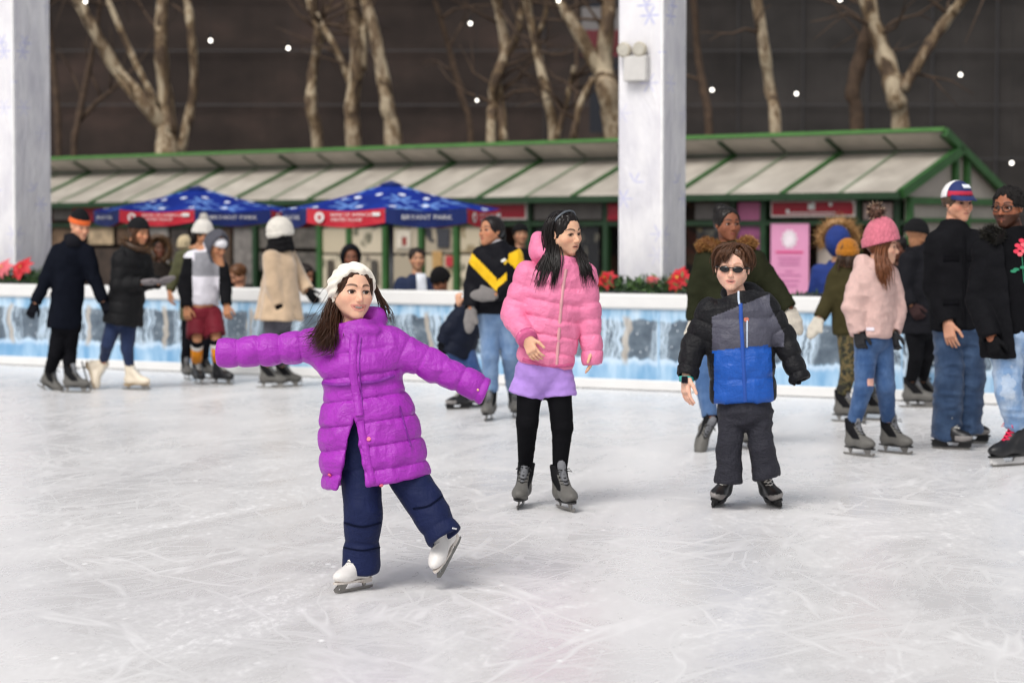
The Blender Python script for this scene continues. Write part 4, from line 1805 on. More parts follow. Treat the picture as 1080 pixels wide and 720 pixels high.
for (a, c, v0, v1) in ((612, 632, 238, 300), (563, 606, 240, 310), (735, 772, 240, 312)):
    front_panel('menu_board', a, c, v0, v1, poster_mat('chalk_menu_%d' % a, '#1d1d20', ('#5a564c', '#6a5a34'), 7), .05)
for k_, (a, c, v0, v1, col_) in enumerate(((56, 88, 240, 262, '#6a5440'), (56, 74, 264, 300, '#7d3030'), (78, 90, 266, 300, '#4a3c30'), (94, 120, 238, 258, '#b09a7c'), (94, 146, 262, 306, '#3c3028'), (124, 148, 238, 258, '#5c4634'),
                                          (157, 178, 236, 300, '#8e8984'), (181, 200, 240, 300, '#403a36'), (204, 222, 236, 296, '#a09a94'), (226, 244, 240, 300, '#4c3a2c'), (247, 268, 236, 300, '#75706c'))):
    front_panel('stall_display', a, c, v0, v1, plain('stall_' + col_[1:], col_, .6, var=.45, scale=6), .05)
front_panel('counter_shutter', 862, 903, 240, 320, plain('pale_shutter', '#bdb2a8', .5, var=.2, scale=2), .3)
front_panel('awning_board', 860, 904, 232, 250, plain('brown_board', '#5a3a26', .6, var=.3, scale=4), .1)


def letters(name, body, c, ax, up, nrm, height, mat, parent, width=None, th=.004):
    vs, fs = text_mesh(body, 1.0)
    v2 = np.array(vs)
    mn, mx = v2.min(0), v2.max(0)
    v2 = v2 - (mn + mx) / 2
    sy = height / (mx[1] - mn[1])
    sx = sy if width is None else width / (mx[0] - mn[0])
    P = np.asarray(c) + v2[:, :1] * sx * ax + v2[:, 1:] * sy * up + nrm * th
    return mobj(name, P, fs, mat, parent, None, False)


M_SIGNW = plain('white_lettering', '#eceae6', .5)
UP = V(0, 0, 1)


def sign(u0, u1, v0, v1, label, base='#a3122a', back='#d8cfc8'):
    s0, s1 = ks(u0, -.06), ks(u1, -.06)
    um = (u0 + u1) / 2
    z0, z1 = kz(um, v1, -.06), kz(um, v0, -.06)
    c = kp((s0 + s1) / 2, -.06, (z0 + z1) / 2)
    t = thing('shop_sign', label, 'sign', c - V(0, 0, (z1 - z0) / 2), 'red signs over the kiosk front')
    b = MB()
    b.box(c, (abs(s0 - s1) / 2, .02, (z1 - z0) / 2), AX, bev=.008)
    b.build('backing', plain('sign_border_' + back[1:], back, .5), t)
    b = MB()
    b.box(c - KB * .02, (abs(s0 - s1) / 2 - .03, .012, (z1 - z0) / 2 - .03), AX, bev=.008)
    b.build('face', plain('sign_red_' + base[1:], base, .4, var=.08, scale=3), t)
    return t, c - KB * .034, abs(s0 - s1), z1 - z0


t, c, W_, H_ = sign(813, 902, 211, 229, 'red kiosk sign with small white emblem above the pink poster')
b = MB()
AXR = -KA
b.box(c + UP * .03 - KB * .004, (.06, .003, .045), AX)
b.box(c + UP * .09 - KB * .004 + AXR * .03, (.018, .003, .02), AX)
b.disc(c + AXR * .33 + UP * .06 - KB * .004, .035, -KB, 6, 0, .004)
b.disc(c - AXR * .42 - UP * .04 - KB * .004, .035, -KB, 6, 0, .004)
b.disc(c + AXR * .72 + UP * .09 - KB * .004, .025, -KB, 6, 0, .004)
b.box(c - UP * .065 - KB * .004, (.42, .003, .008), AX)
b.build('emblem', M_SIGNW, t)
t, c, W_, H_ = sign(500, 556, 214, 232, 'crimson kiosk sign with pale border behind the woman in the black and yellow jacket')
t, c, W_, H_ = sign(641, 664, 214, 233, 'small red kiosk sign half hidden by the column with the emergency light', back='#8a1626')
t, c, W_, H_ = sign(78, 150, 217, 234, 'red kiosk sign behind the blue umbrella on the left', back='#8a1626')

# pink poster on the kiosk door
s0, s1 = ks(813, -.05), ks(853, -.05)
z0, z1 = kz(833, 330, -.05), kz(833, 236, -.05)
c = kp((s0 + s1) / 2, -.05, (z0 + z1) / 2)
t = thing('poster', 'tall pink poster with white round emblem on the kiosk front', 'poster', V(c[0], c[1], z0))
b = MB()
b.box(c, (abs(s0 - s1) / 2, .012, (z1 - z0) / 2), AX, bev=.004)
b.build('sheet', plain('pink_paper', '#e39ac0', .5, var=.05, scale=2), t)
pw, pz = abs(s0 - s1), z1
fc = c - KB * .016
b = MB()
ec = V(fc[0], fc[1], kz(833, 252, -.05))
b.disc(ec, .115, -KB, 20, 0, .003)
for i in range(10):
    an = 2 * math.pi * i / 10
    b.disc(ec + AXR * .115 * math.cos(an) + UP * .115 * math.sin(an), .03, -KB, 8, 0, .003)
b.build('emblem', plain('white_ink', '#f6e8f0', .5), t)
b = MB()
b.box(V(fc[0], fc[1], kz(833, 266, -.05)), (pw * .36, .003, .016), AX)
b.build('headline', plain('rose_ink', '#d8407f', .5), t)
b = MB()
rg = np.random.default_rng(5)
for v_, w_ in ((272, .30), (275.5, .26), (279, .28), (286, .10), (290, .30), (296, .27), (301, .22)):
    b.box(V(fc[0], fc[1], kz(833, v_, -.05)), (pw * w_, .003, .008), AX)
b.build('small_print', plain('mauve_ink', '#bd6f9f', .5), t)


# ------------------------------------------------------------------ umbrellas
def canopy_mat():
    m = NT('blue_snowflake_canopy')
    base = m.ramp(m.noise(m.coord(), 2.0, 3), [(.3, srgb('#0c2074')), (.7, srgb('#12308e'))])

    def cells(scale, shift):
        vec = m.coord((1, 1, .001), (0, 0, 0), shift)
        vo = m.n('ShaderNodeTexVoronoi')
        vo.inputs['Scale'].default_value = scale
        vo.inputs['Randomness'].default_value = .8
        m.link(vec, vo.inputs['Vector'])
        sub = m.n('ShaderNodeVectorMath', operation='SUBTRACT')
        m.link(vec, sub.inputs[0])
        m.link(vo.outputs['Position'], sub.inputs[1])
        sp = m.n('ShaderNodeSeparateXYZ')
        m.link(sub.outputs[0], sp.inputs[0])
        return vo, sp
    vo, sp = cells(1.45, (0, 0, 0))
    x, y = sp.outputs[0], sp.outputs[1]
    r = m.math('SQRT', m.math('ADD', m.math('MULTIPLY', x, x), m.math('MULTIPLY', y, y)))
    an = m.math('ARCTAN2', y, x)
    arm = m.math('POWER', m.math('ABSOLUTE', m.math('COSINE', m.math('MULTIPLY', an, 3))), 3)
    fl = m.math('MULTIPLY', m.math('SUBTRACT', m.math('ADD', .05, m.math('MULTIPLY', arm, .19)), r), 30, clamp=True)
    col = m.mix(m.math('MULTIPLY', fl, .8), base, srgb('#6f98d8'))
    vo2, sp2 = cells(2.3, (1.3, .7, 0))
    d2 = m.math('SQRT', m.math('ADD', m.math('MULTIPLY', sp2.outputs[0], sp2.outputs[0]), m.math('MULTIPLY', sp2.outputs[1], sp2.outputs[1])))
    dots = m.math('MULTIPLY', m.math('SUBTRACT', .05, d2), 70, clamp=True)
    col = m.mix(dots, col, srgb('#e6ecf8'))
    m.bsdf(col, .75, None, Specular_IOR_Level=.15)
    return m.mat


M_CANOPY = canopy_mat()
M_VRED = plain('red_valance', '#c31f33', .6, var=.06, scale=3)
M_VBLUE = plain('navy_valance', '#12276a', .6, var=.06, scale=3)


def umbrella(u, Y, R_, va, ve, vb, rot, first_red, label):
    ap = at(u, va + 2, Y)
    ze, zb = at(u, ve, Y - R_ * .9)[2], at(u, vb, Y - R_ * .9)[2]
    cx = V(ap[0], ap[1], 0)
    t = thing('patio_umbrella', label, 'umbrella', (ap[0], ap[1], TZ), 'blue umbrellas behind the rink wall')
    ang = [rad(rot + 45 * i) for i in range(8)]   # 0 faces the camera
    rim = [cx + V(math.sin(a) * R_, -math.cos(a) * R_, ze) for a in ang]
    b = MB()
    n = 6
    for i in range(8):
        a, c = rim[i], rim[(i + 1) % 8]
        for j in range(n):
            def P(e_, tt):
                q = ap * (1 - tt) + e_ * tt
                return q - V(0, 0, .025 * R_ * math.sin(math.pi * tt))

            def M_(tt):
                q = (P(a, tt) + P(c, tt)) / 2
                return q - V(0, 0, .035 * tt)
            t0, t1 = j / n, (j + 1) / n
            if j == 0:
                b.poly([ap, P(a, t1), M_(t1)])
                b.poly([ap, M_(t1), P(c, t1)])
            else:
                b.poly([P(a, t0), P(a, t1), M_(t1), M_(t0)])
                b.poly([M_(t0), M_(t1), P(c, t1), P(c, t0)])
    b.build('canopy', M_CANOPY, t)
    for i in range(8):
        a, c = rim[i], rim[(i + 1) % 8]
        red = (i + first_red) % 2 == 0
        out = norm((a + c) / 2 - V(cx[0], cx[1], ze))
        b = MB()
        m_ = 8
        pts = [a + (c - a) * j / m_ - V(0, 0, .035 * math.sin(math.pi * j / m_)) for j in range(m_ + 1)]
        bot = [p + out * .012 * math.sin(j * 1.9 + i) - V(0, 0, (ze - zb) + .02 * math.sin(math.pi * j / m_)) for j, p in enumerate(pts)]
        for j in range(m_):
            b.mesh([pts[j], pts[j + 1], bot[j + 1], bot[j], pts[j] - out * .006, pts[j + 1] - out * .006, bot[j + 1] - out * .006, bot[j] - out * .006], [(0, 1, 2, 3), (7, 6, 5, 4), (3, 2, 6, 7)])
        val = b.build('valance', M_VRED if red else M_VBLUE, t)
        ax = norm(c - a)
        cc = (a + c) / 2 - V(0, 0, (ze - zb) / 2 + .02) + out * .022
        hh = ze - zb
        if out[1] < .2:
            if red:
                letters('lettering', 'BANK OF AMERICA', cc + UP * hh * .17 + ax * .08, ax, UP, out, hh * .20, M_SIGNW, val, .52)
                letters('lettering', 'WINTER VILLAGE', cc - UP * hh * .17 + ax * .02, ax, UP, out, hh * .20, M_SIGNW, val, .40)
                b = MB()
                k = cc - ax * .33
                b.disc(k, hh * .36, out, 18, 0, .003)
                for an_ in (0, 60, 120):
                    d = ax * math.cos(rad(an_)) + UP * math.sin(rad(an_))
                    b.beam(k - d * hh * .22 + out * .005, k + d * hh * .22 + out * .005, .012, .004, out, 1)
                b.box(cc + ax * .40 + UP * hh * .2, (.05, .003, .02), (ax, out, UP))
                b.build('round_emblem', [M_SIGNW, M_VRED], val)
            else:
                letters('lettering', 'BRYANT PARK', cc, ax, UP, out, hh * .30, M_SIGNW, val, .62)
    for i in range(8):
        b = MB()
        b.beam(ap - V(0, 0, .16), rim[i] - V(0, 0, .04), .02, .02)
        b.build('rib', plain('grey_pole', '#8a8a8a', .4, .6), t)
    b = MB()
    b.tube([V(cx[0], cx[1], TZ + .05), ap + V(0, 0, .02)], .028, 12)
    b.build('pole', plain('grey_pole', '#8a8a8a', .4, .6), t, True)
    b = MB()
    b.tube([V(cx[0], cx[1], TZ), V(cx[0], cx[1], TZ + .08), V(cx[0], cx[1], TZ + .1)], [.30, .30, .12], 20)
    b.build('base', plain('dark_planter', '#2d3136', .6), t)
    b = MB()
    b.tube([ap - V(0, 0, .035), ap - V(0, 0, .005), ap + V(0, 0, .012)], [.16, .08, .012], 10)
    b.build('top_cap', M_VBLUE, t)


umbrella(208.5, 29.5, 1.33, 195, 221, 234, 6, 1, 'blue snowflake umbrella on the left, above the person in the grey hood')
umbrella(412.5, 27.5, 1.32, 190, 219.5, 235, 0, 1, 'blue snowflake umbrella in the middle, above the girl in the purple coat')


# ------------------------------------------------------------------ bare trees
def bark_mat():
    m = NT('mottled_plane_bark')
    n = m.noise(m.coord((1, 1, .45)), 3.4, 4, .65, .5)
    n2 = m.noise(m.coord((1, 1, .5)), 11, 4, .6)
    vo = m.n('ShaderNodeTexVoronoi')
    vo.inputs['Scale'].default_value = 5
    m.link(m.coord((1, 1, .5)), vo.inputs['Vector'])
    col = m.ramp(n, [(.41, srgb('#3a2c1f')), (.49, srgb('#7f694c')), (.57, srgb('#c0b095'))])
    col = m.mix(m.math('MULTIPLY', m.ramp(vo.outputs['Color'], [(.3, 0.0), (.8, 1.0)]), .55), col, srgb('#5d4a38'))
    col = m.mix(m.math('MULTIPLY', n2, .4), col, srgb('#3d3026'))
    m.bsdf(col, .85, m.bump(n2, .5, .03))
    return m.mat


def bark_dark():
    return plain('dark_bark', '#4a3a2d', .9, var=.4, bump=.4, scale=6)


M_BARK, M_BARKD = bark_mat(), bark_dark()


def tree(label, Y, trunk, limbs, dark=False, seed=1):
    """trunk, limbs: polylines of (u, v, radius px); the first trunk point is where it leaves the roof line; it is carried down to the ground."""
    rg = np.random.default_rng(seed)
    mp = Y / FOC
    p0 = at(trunk[0][0], trunk[0][1], Y)
    t = thing('bare_tree', label, 'tree', (p0[0], p0[1], TZ), 'bare winter trees behind the kiosk')

    def limb(name, pl, ground_=False, parent=t):
        pts = [at(u, v, Y + rg.uniform(-.15, .15)) for u, v, r in pl]
        rr = [r * mp * .88 for u, v, r in pl]
        if ground_:
            pts = [V(pts[0][0] + .05, pts[0][1], TZ)] + pts
            rr = [rr[0] * 1.5] + rr
        if pl[-1][1] < 12:   # goes on above the frame
            d = pts[-1] - pts[-2]
            d = norm(d)
            pts.append(pts[-1] + d * 2.2 + V(rg.uniform(-.4, .4), rg.uniform(-.5, .5), .4))
            rr.append(rr[-1] * .75)
            pts.append(pts[-1] + d * 2 + V(rg.uniform(-.6, .6), rg.uniform(-.6, .6), .8))
            rr.append(rr[-1] * .5)
        m = 4 * len(pts)
        P = spline(pts, m)
        Rr = np.interp(np.linspace(0, 1, m), np.linspace(0, 1, len(rr)), rr)
        Rr = Rr * (1 + .08 * np.sin(np.arange(m) * 1.7 + seed) + rg.uniform(-.05, .05, m))
        b = MB()
        b.tube(P, list(Rr), 12)
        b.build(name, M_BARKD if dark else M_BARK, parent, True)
        return P, Rr
    Pt, Rt = limb('trunk', trunk, True)
    ends = [(Pt, Rt)]
    for l in limbs:
        ends.append(limb('limb', l))
    # crown of bare twigs above
    b = MB()
    for P, Rr in ends:      # small side branches
        for _ in range(5):
            i = int(rg.integers(len(P) // 3, len(P)))
            if P[i][2] < 3.4:
                continue
            p, d = P[i], norm(V(rg.choice([-1, 1]) * rg.uniform(.5, 1), rg.uniform(-.5, .5), rg.uniform(.1, 1.1)))
            q = [p]
            for k_ in range(4):
                d = norm(d + rg.normal(0, .28, 3))
                q.append(q[-1] + d * rg.uniform(.25, .5))
            b.tube(q, [.035, .028, .02, .014, .006], 5)
            b.tube([q[2], q[2] + norm(d + rg.normal(0, .6, 3)) * .7], [.014, .005], 4)
    for P, Rr in ends:
        for _ in range(7):
            i = int(rg.integers(len(P) * 2 // 3, len(P)))
            if P[i][2] < 5.2:
                continue
            p, d = P[i], norm(rg.normal(0, 1, 3) + V(0, 0, 1.2))
            q1 = p + d * rg.uniform(.8, 1.6)
            q2 = q1 + norm(d + rg.normal(0, .4, 3)) * rg.uniform(.6, 1.4)
            b.tube([p, q1, q2], [.03, .018, .006], 5)
            for _ in range(3):
                q3 = q1 + norm(d + rg.normal(0, .7, 3)) * rg.uniform(.5, 1.1)
                b.tube([q1, q3], [.012, .004], 4)
    if b.v:
        b.build('crown', M_BARKD, t, True)


def ty(u, back=4.0):
    s = ks(u, back)
    return kp(s, back, 0)[1]


tree('pale forked tree with wide leaning trunk, at the left beside the column', ty(178, 4), [(176, 162, 14), (174, 135, 12), (152, 108, 9), (124, 75, 8), (98, 30, 7), (80, -8, 7)],
     [[(180, 140, 9), (174, 100, 9), (170, 50, 8), (172, -8, 7)], [(190, 160, 7), (200, 120, 6), (205, 80, 5), (201, 30, 5), (196, -8, 5)], [(165, 110, 4), (140, 60, 4), (118, 10, 3.5), (112, -8, 3)]], seed=1)
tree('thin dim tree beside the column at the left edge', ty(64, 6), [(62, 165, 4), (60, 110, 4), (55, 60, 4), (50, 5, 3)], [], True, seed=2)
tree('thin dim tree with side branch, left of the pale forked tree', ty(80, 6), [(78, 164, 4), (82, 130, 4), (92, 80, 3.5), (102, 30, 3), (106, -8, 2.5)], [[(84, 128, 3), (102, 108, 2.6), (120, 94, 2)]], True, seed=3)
tree('slim pale trunk standing left of the twin trunks above the middle umbrella', ty(334, 4), [(335, 154, 7), (328, 115, 7), (330, 75, 6), (336, 35, 5.5), (325, -8, 5.5)], [[(338, 28, 3), (345, 10, 2.5), (352, -8, 2)]], seed=4)
tree('upright pale trunk above the middle umbrella with a thin limb at its left', ty(373, 4), [(373, 153, 9), (371, 115, 9), (376, 70, 9), (376, 30, 8), (368, -8, 8)], [[(370, 90, 4), (356, 55, 4), (343, 32, 3.5), (334, 14, 2.5)], [(384, 75, 4), (384, 30, 4), (386, -8, 4)]], seed=5)
tree('leaning pale trunk right of the upright trunk above the middle umbrella', ty(415, 4), [(415, 152, 10), (409, 115, 9), (402, 70, 8), (394, 30, 7), (384, -8, 7)], [], seed=6)
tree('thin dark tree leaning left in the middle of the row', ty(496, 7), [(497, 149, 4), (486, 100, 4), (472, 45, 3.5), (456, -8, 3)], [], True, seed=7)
tree('forked pale tree behind the crimson kiosk sign', ty(521, 4), [(518, 149, 6), (520, 110, 6), (523, 85, 7), (533, 55, 7), (528, 20, 6), (522, -8, 6)], [[(530, 65, 5), (544, 40, 5), (550, 10, 4.5), (552, -8, 4.5)], [(531, 149, 6), (528, 110, 5.5), (525, 90, 5)]], seed=8)
tree('slim leaning pale tree with a thin twin limb, left of the big dark tree', ty(586, 4), [(584, 148, 6.5), (577, 105, 6), (568, 60, 5.5), (561, 25, 5), (556, -8, 5)], [[(587, 146, 3.5), (598, 105, 3.5), (606, 70, 3)], [(566, 40, 3.5), (574, 20, 3), (576, -8, 3)]], seed=9)
tree('big dark trunk with a pale leaning limb, left of the column with the emergency light', ty(645, 4), [(648, 147, 13), (642, 100, 14), (636, 70, 12), (640, 30, 9), (641, -8, 9)],
     [[(632, 78, 8), (616, 45, 8), (600, 18, 7), (587, -8, 6)], [(626, 82, 4), (612, 110, 4), (604, 147, 4)]], seed=10)
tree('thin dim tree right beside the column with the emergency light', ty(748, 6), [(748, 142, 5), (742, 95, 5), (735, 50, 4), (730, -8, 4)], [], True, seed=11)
tree('single slim pale trunk above the pink poster', ty(818, 4), [(818, 139, 7), (812, 95, 7), (806, 50, 6.5), (797, -8, 6.5)], [], seed=12)
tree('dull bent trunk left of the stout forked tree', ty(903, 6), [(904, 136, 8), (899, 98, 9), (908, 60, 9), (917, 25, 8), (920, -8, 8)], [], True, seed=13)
tree('stout pale forked tree above the right end of the kiosk', ty(945, 4), [(950, 136, 11), (945, 105, 12), (938, 75, 12), (926, 40, 11), (913, -8, 10)], [[(952, 95, 7), (968, 68, 7), (985, 40, 7), (1004, 14, 6), (1020, -8, 6)]], seed=14)


# ------------------------------------------------------------------ netted building behind
def net_mat():
    m = NT('dark_scaffold_netting')
    tc = m.n('ShaderNodeTexCoord')
    sep = m.n('ShaderNodeSeparateXYZ')
    m.link(tc.outputs['Object'], sep.inputs[0])
    n = m.noise(m.coord((1, 1, 1.8)), .22, 5, .6)
    n2 = m.noise(m.coord((2.5, 1, .25)), 1.0, 4, .6)
    brown = m.ramp(n, [(.32, srgb('#261f1d')), (.52, srgb('#382f2b')), (.72, srgb('#50403a'))])
    grey = m.ramp(n, [(.35, srgb('#2a2827')), (.7, srgb('#44403e'))])
    side = m.ramp(m.math('ADD', m.math('MULTIPLY', sep.outputs[0], .035), .42), [(.45, 0.0), (.75, 1.0)])
    col = m.mix(side, brown, grey)
    col = m.mix(m.math('MULTIPLY', n2, .45), col, srgb('#1a1716'))
    m.bsdf(col, .8, None, Specular_IOR_Level=.2)
    return m.mat


BY = 85.0
bl = thing('netted_building', 'tall dark building wrapped in scaffold netting behind the trees', 'building', V(0, BY, TZ))
b = MB()
b.box(V(0, BY + 10, 20 + TZ), (60, 10, 20))
b.build('netting', net_mat(), bl)
b = MB()
for i in range(36):
    x = -42 + i * 2.4
    if x < 8 and i % 3:
        continue
    b.tube([V(x, BY - .15, TZ), V(x, BY - .15, 30)], .025 if x < 12 else .035, 6)
for j in range(9):
    z = 2.2 + j * 2.0
    b.tube([V(-45, BY - .18, z), V(45, BY - .18, z)], .022, 6)
b.build('scaffold_poles', plain('scaffold_grey', '#353335', .6), bl)
# banner glimpsed behind the big trunk
bp = at(628, 70, 62)
t = thing('banner', 'red, white and blue banner half hidden behind the big dark trunk', 'banner', V(bp[0], bp[1], TZ))
b = MB()
x0, x1 = at(612, 70, 62)[0], at(662, 70, 62)[0]
for v0, v1, i in ((-10, 8, 1), (8, 32, 2), (32, 60, 0), (60, 140, 1)):
    z1, z0 = at(628, v0, 62)[2], at(628, v1, 62)[2]
    b.box(V((x0 + x1) / 2, 62, (z0 + z1) / 2), ((x1 - x0) / 2 * (.95 if i != 1 else .6), .02, (z1 - z0) / 2), mi=i)
b.build('cloth', [plain('banner_red', '#5e1a22', .7), plain('banner_navy', '#10141f', .7), plain('banner_white', '#6f6b6a', .7)], t)
b = MB()
b.tube([V(x0 - .1, 62, TZ), V(x0 - .1, 62, 9)], .05, 8)
b.build('pole', M_BARKD, t)


# ------------------------------------------------------------------ string-light bulbs
def bulb_mat():
    m = NT('lit_bulb')
    e = m.n('ShaderNodeEmission')
    e.inputs['Color'].default_value = (1, .95, .86, 1)
    e.inputs['Strength'].default_value = 3.0
    m.link(e.outputs[0], m.out.inputs[0])
    return m.mat


M_BULB = bulb_mat()
BL = [(222, 43, 'above the pale forked tree'), (304, 51, 'left of the slim pale trunk'), (496, 25, 'beside the top of the thin dark tree'), (503, 106, 'low beside the forked tree behind the crimson sign'), (751, 95, 'just right of the emergency light column'),
      (840, 99, 'right of the slim trunk above the pink poster'), (886, 0, 'at the top edge above the dull bent trunk'), (1013, 79, 'right of the stout forked tree'), (1067, 172, 'above the man with glasses'), (90, 2, 'at the top edge beside the left column'), (589, 1, 'at the top edge above the slim leaning tree')]
cabs = MB()
for i, (u, v, w) in enumerate(BL):
    p = at(u, v, 30.0 if i != 8 else 29)
    t = thing('string_light', 'small lit white bulb hanging ' + w, 'light bulb', p - V(0, 0, .05), 'string-light bulbs hanging over the rink')
    b = MB()
    b.sphere(p, .027 if i != 3 else .021, 12, 8)
    b.build('bulb', M_BULB, t, True)
    b = MB()
    b.tube([p + V(0, 0, .03), p + V(0, 0, .09)], .014, 8)
    b.tube([p + V(0, 0, .09), V(p[0], p[1], 6.4)], .0025, 4)
    b.build('socket', M_SOLE, t)
b = MB()
for (x0, x1) in ((-9, 9), ):
    b.tube(spline([V(x0 * 1.5, 30, 6.9), V(-5, 30, 6.42), V(0, 30, 6.38), V(5, 30, 6.42), V(x1 * 1.5, 30, 6.9)], 30), .008, 5)
tag(b.build('light_cable', M_SOLE), 'thin dark cable strung above the rink carrying the bulbs', 'cable')
# ------------------------------------------------------------------ dressing helpers
from mathutils.bvhtree import BVHTree


def proj(P):
    P = np.atleast_2d(P)
    q = P - V(0, 0, CAMZ)
    f = q[:, 1] * _cp - q[:, 2] * _sp
    up = q[:, 1] * _sp + q[:, 2] * _cp
    return 540 + FOC * q[:, 0] / f, 360 - FOC * up / f


class Surf:
    """Points on a finished garment's surface, found along a line of sight."""

    def __init__(s, *objs):
        vs, fs, b = [], [], 0
        for o in objs:
            org = root_loc(o.parent) if o.parent else np.array(o.location)
            co = np.zeros(len(o.data.vertices) * 3)
            o.data.vertices.foreach_get('co', co)
            co = co.reshape(-1, 3) + org
            vs += [Vector(c) for c in co]
            fs += [tuple(i + b for i in p.vertices) for p in o.data.polygons]
            b = len(vs)
        s.t = BVHTree.FromPolygons(vs, fs)

    def hit(s, u, v, lift=.003):
        d = norm(ray(u, v))
        h = s.t.ray_cast(Vector((0, 0, CAMZ)), Vector(d))
        if h[0] is None:
            h = s.t.find_nearest(Vector(at(u, v, 12)))
        n = np.array(h[1])
        if n @ d > 0:
            n = -n
        return np.array(h[0]) + n * lift, n

    def near(s, p, lift=.003):
        h = s.t.find_nearest(Vector(p))
        n = np.array(h[1])
        q = np.array(h[0])
        if (np.asarray(p) - q) @ n < 0:
            n = -n
        return q + n * lift, n

    def strip(s, mb, path, w, th=.004, lift=.002, m=16, mi=0):
        """Flat band lying on the surface along an image path."""
        pts = []
        P2 = spline([(u, v, 0) for u, v in path], m)
        for u, v, _ in P2:
            pts.append(s.hit(u, v, lift))
        ps = np.array([p for p, n in pts])
        ps[1:-1] = .25 * ps[:-2] + .5 * ps[1:-1] + .25 * ps[2:]
        vs, fs = [], []
        for i in range(m):
            t = norm(ps[min(i + 1, m - 1)] - ps[max(i - 1, 0)])
            n = norm(pts[i][1])
            sd = norm(np.cross(t, n))
            for q, lf in ((-1, -.004), (-.75, th), (.75, th), (1, -.004)):
                vs.append(ps[i] + sd * q * w / 2 + n * lf)
        for i in range(m - 1):
            for k in range(3):
                fs.append((i * 4 + k, i * 4 + k + 1, i * 4 + 5 + k, i * 4 + 4 + k))
        mb.mesh(vs, fs, mi)


def headband(p, mats, tilt=.62, w=.12, grow=1.0):
    H = p.hd
    S, A = H['s'], H['A']
    n = norm(H['f'] * .80 - H['u'] * tilt)
    c0 = p.hl(0, -.06, .09)
    lo, hi, fe = ell(c0, (.405 * S * grow, .485 * S * grow, .44 * S * grow), A)
    r0, u0 = H['r'], np.cross(n, H['r'])

    def fn(X, Y, Z):
        x, y, z = X - c0[0], Y - c0[1], Z - c0[2]
        a = np.arctan2(x * u0[0] + y * u0[1] + z * u0[2], x * r0[0] + y * r0[1] + z * r0[2])
        s = x * n[0] + y * n[1] + z * n[2]
        e = np.abs(s - .012 * S * np.sin(7 * a)) - w * S * (1 + .10 * np.cos(7 * a))
        d = fe(X, Y, Z) - .014 * S * np.cos(14 * a + 30 * s / S)
        k = .05 * S
        h = np.maximum(k - np.abs(d - e), 0) / k
        return np.maximum(d, e) + h * h * k * .25
    F = Field(lo - .02, hi + .02, max(.003, p.mpp * .6))
    F.add((lo, hi, fn), .001)
    v, f = F.mesh()
    return mobj('headband', v, f, mats, p.root)


def tri_cut(p, apex, b0, b1, yc):
    """Wedge in the front half of a coat: image triangle apex-b0-b1, nearer than depth yc."""
    A_, B_, C_ = (p.at(*q) for q in (apex, b0, b1))

    def line(a, b, inside):
        n = V(b[2] - a[2], 0, a[0] - b[0])
        n = norm(n)
        if (np.asarray(inside) - a) @ n > 0:
            n = -n
        return a, n
    L1, L2 = line(A_, B_, C_), line(A_, C_, B_)

    def fn(X, Y, Z):
        d1 = (X - L1[0][0]) * L1[1][0] + (Z - L1[0][2]) * L1[1][2]
        d2 = (X - L2[0][0]) * L2[1][0] + (Z - L2[0][2]) * L2[1][2]
        return np.maximum(np.maximum(d1, d2), Y - yc)
    lo = np.minimum(np.minimum(A_, B_), C_) - V(.1, .6, .25)
    hi = np.maximum(np.maximum(A_, B_), C_) + V(.1, .1, .02)
    return lo, hi, fn


# ================================================================== girl in the purple coat
p = Person('girl in a long purple puffer coat and cream headband with arms held out', 9.42, (374, 623), yaw=12, k=.80, h=.0075,
           J=dict(N=(375, 354), H=(389, 456), sA=(338, 364), eA=(284, 369), wA=(264, 370), sB=(408, 361), eB=(459, 387), wB=(490, 402),
                  hA=(377, 462), kA=(383, 538, -.04), hB=(406, 468, .02), kB=(446, 527, -.03)))
p.head(371.5, 308.3, yaw=27, pitch=-2, roll=3, size=.224, skin='#e6b79c', lip='#b8656a', brow='#3a2216', smile=1.9, open_=.040, nose=.62, wide=1.04, gaze=(.22, .02), blush=.16, h=.0021, es=1.04)
p.skate('A', (374, 622.5), -36, 'figure', k=.78)
p.skate('B', p.at(476, 588, .02), 0, 'figure', k=.78, f=V(-.35, -.71, -.61), u=V(-.45, -.42, .75))
p.hand('A', p.P['wA'] - p.P['eA'], V(0, -.3, -1), V(0, -1, .2), curl=1.5, sz=.12)
p.hand('B', p.P['wB'] - p.P['eB'], V(-.3, -.3, -1), V(0, -1, .2), curl=1.5, sz=.12)
p.body(tw=.125, tdp=.085, arm=(.05, .042, .034), leg=(.085, .06, .045))
M_PURP = puffer('#a12cae', .42)
M_PURPD = puffer('#7d1c92', .45)
M_NAVY = puffer('#0e1a42', .68, .25, .3, 14)
coat = p.jacket([M_PURP], (397, 508), [(0, .222, .165), (.2, .218, .16), (.42, .20, .148), (.60, .168, .125), (.655, .152, .112), (.71, .165, .124), (.84, .172, .128), (.93, .142, .105), (1, .08, .07)],
                (.068, .060, .053), q=(.098, .010, .035), qs=(.088, .0065, .01), n=2.3, h=.0048, cuff=(2.75, 1.72), collar=(.055, .090, .016), hollow=.30, disp=(.006, 15), name='coat', k=.05,
                extra=[(tri_cut(p, (376, 436), (352, 545), (395, 545), 9.42), .012, 's'),
                       (ell(p.at(393, 336, .07), (.06, .055, .055)), .03, 'u'), (ell(p.at(372, 342, .09), (.10, .05, .05)), .03, 'u'),
                       (ell(p.at(359, 349, -.03), (.05, .045, .026)), .02, 'u'), (ell(p.at(387, 349, -.05), (.055, .04, .024)), .02, 'u')], seed=4)
S = Surf(coat)
b = MB()
S.strip(b, [(374, 352), (372, 375), (373, 400), (377, 420), (379, 438)], .036, .006)
S.strip(b, [(380, 443), (385, 470), (391, 500), (395, 515)], .030, .004)
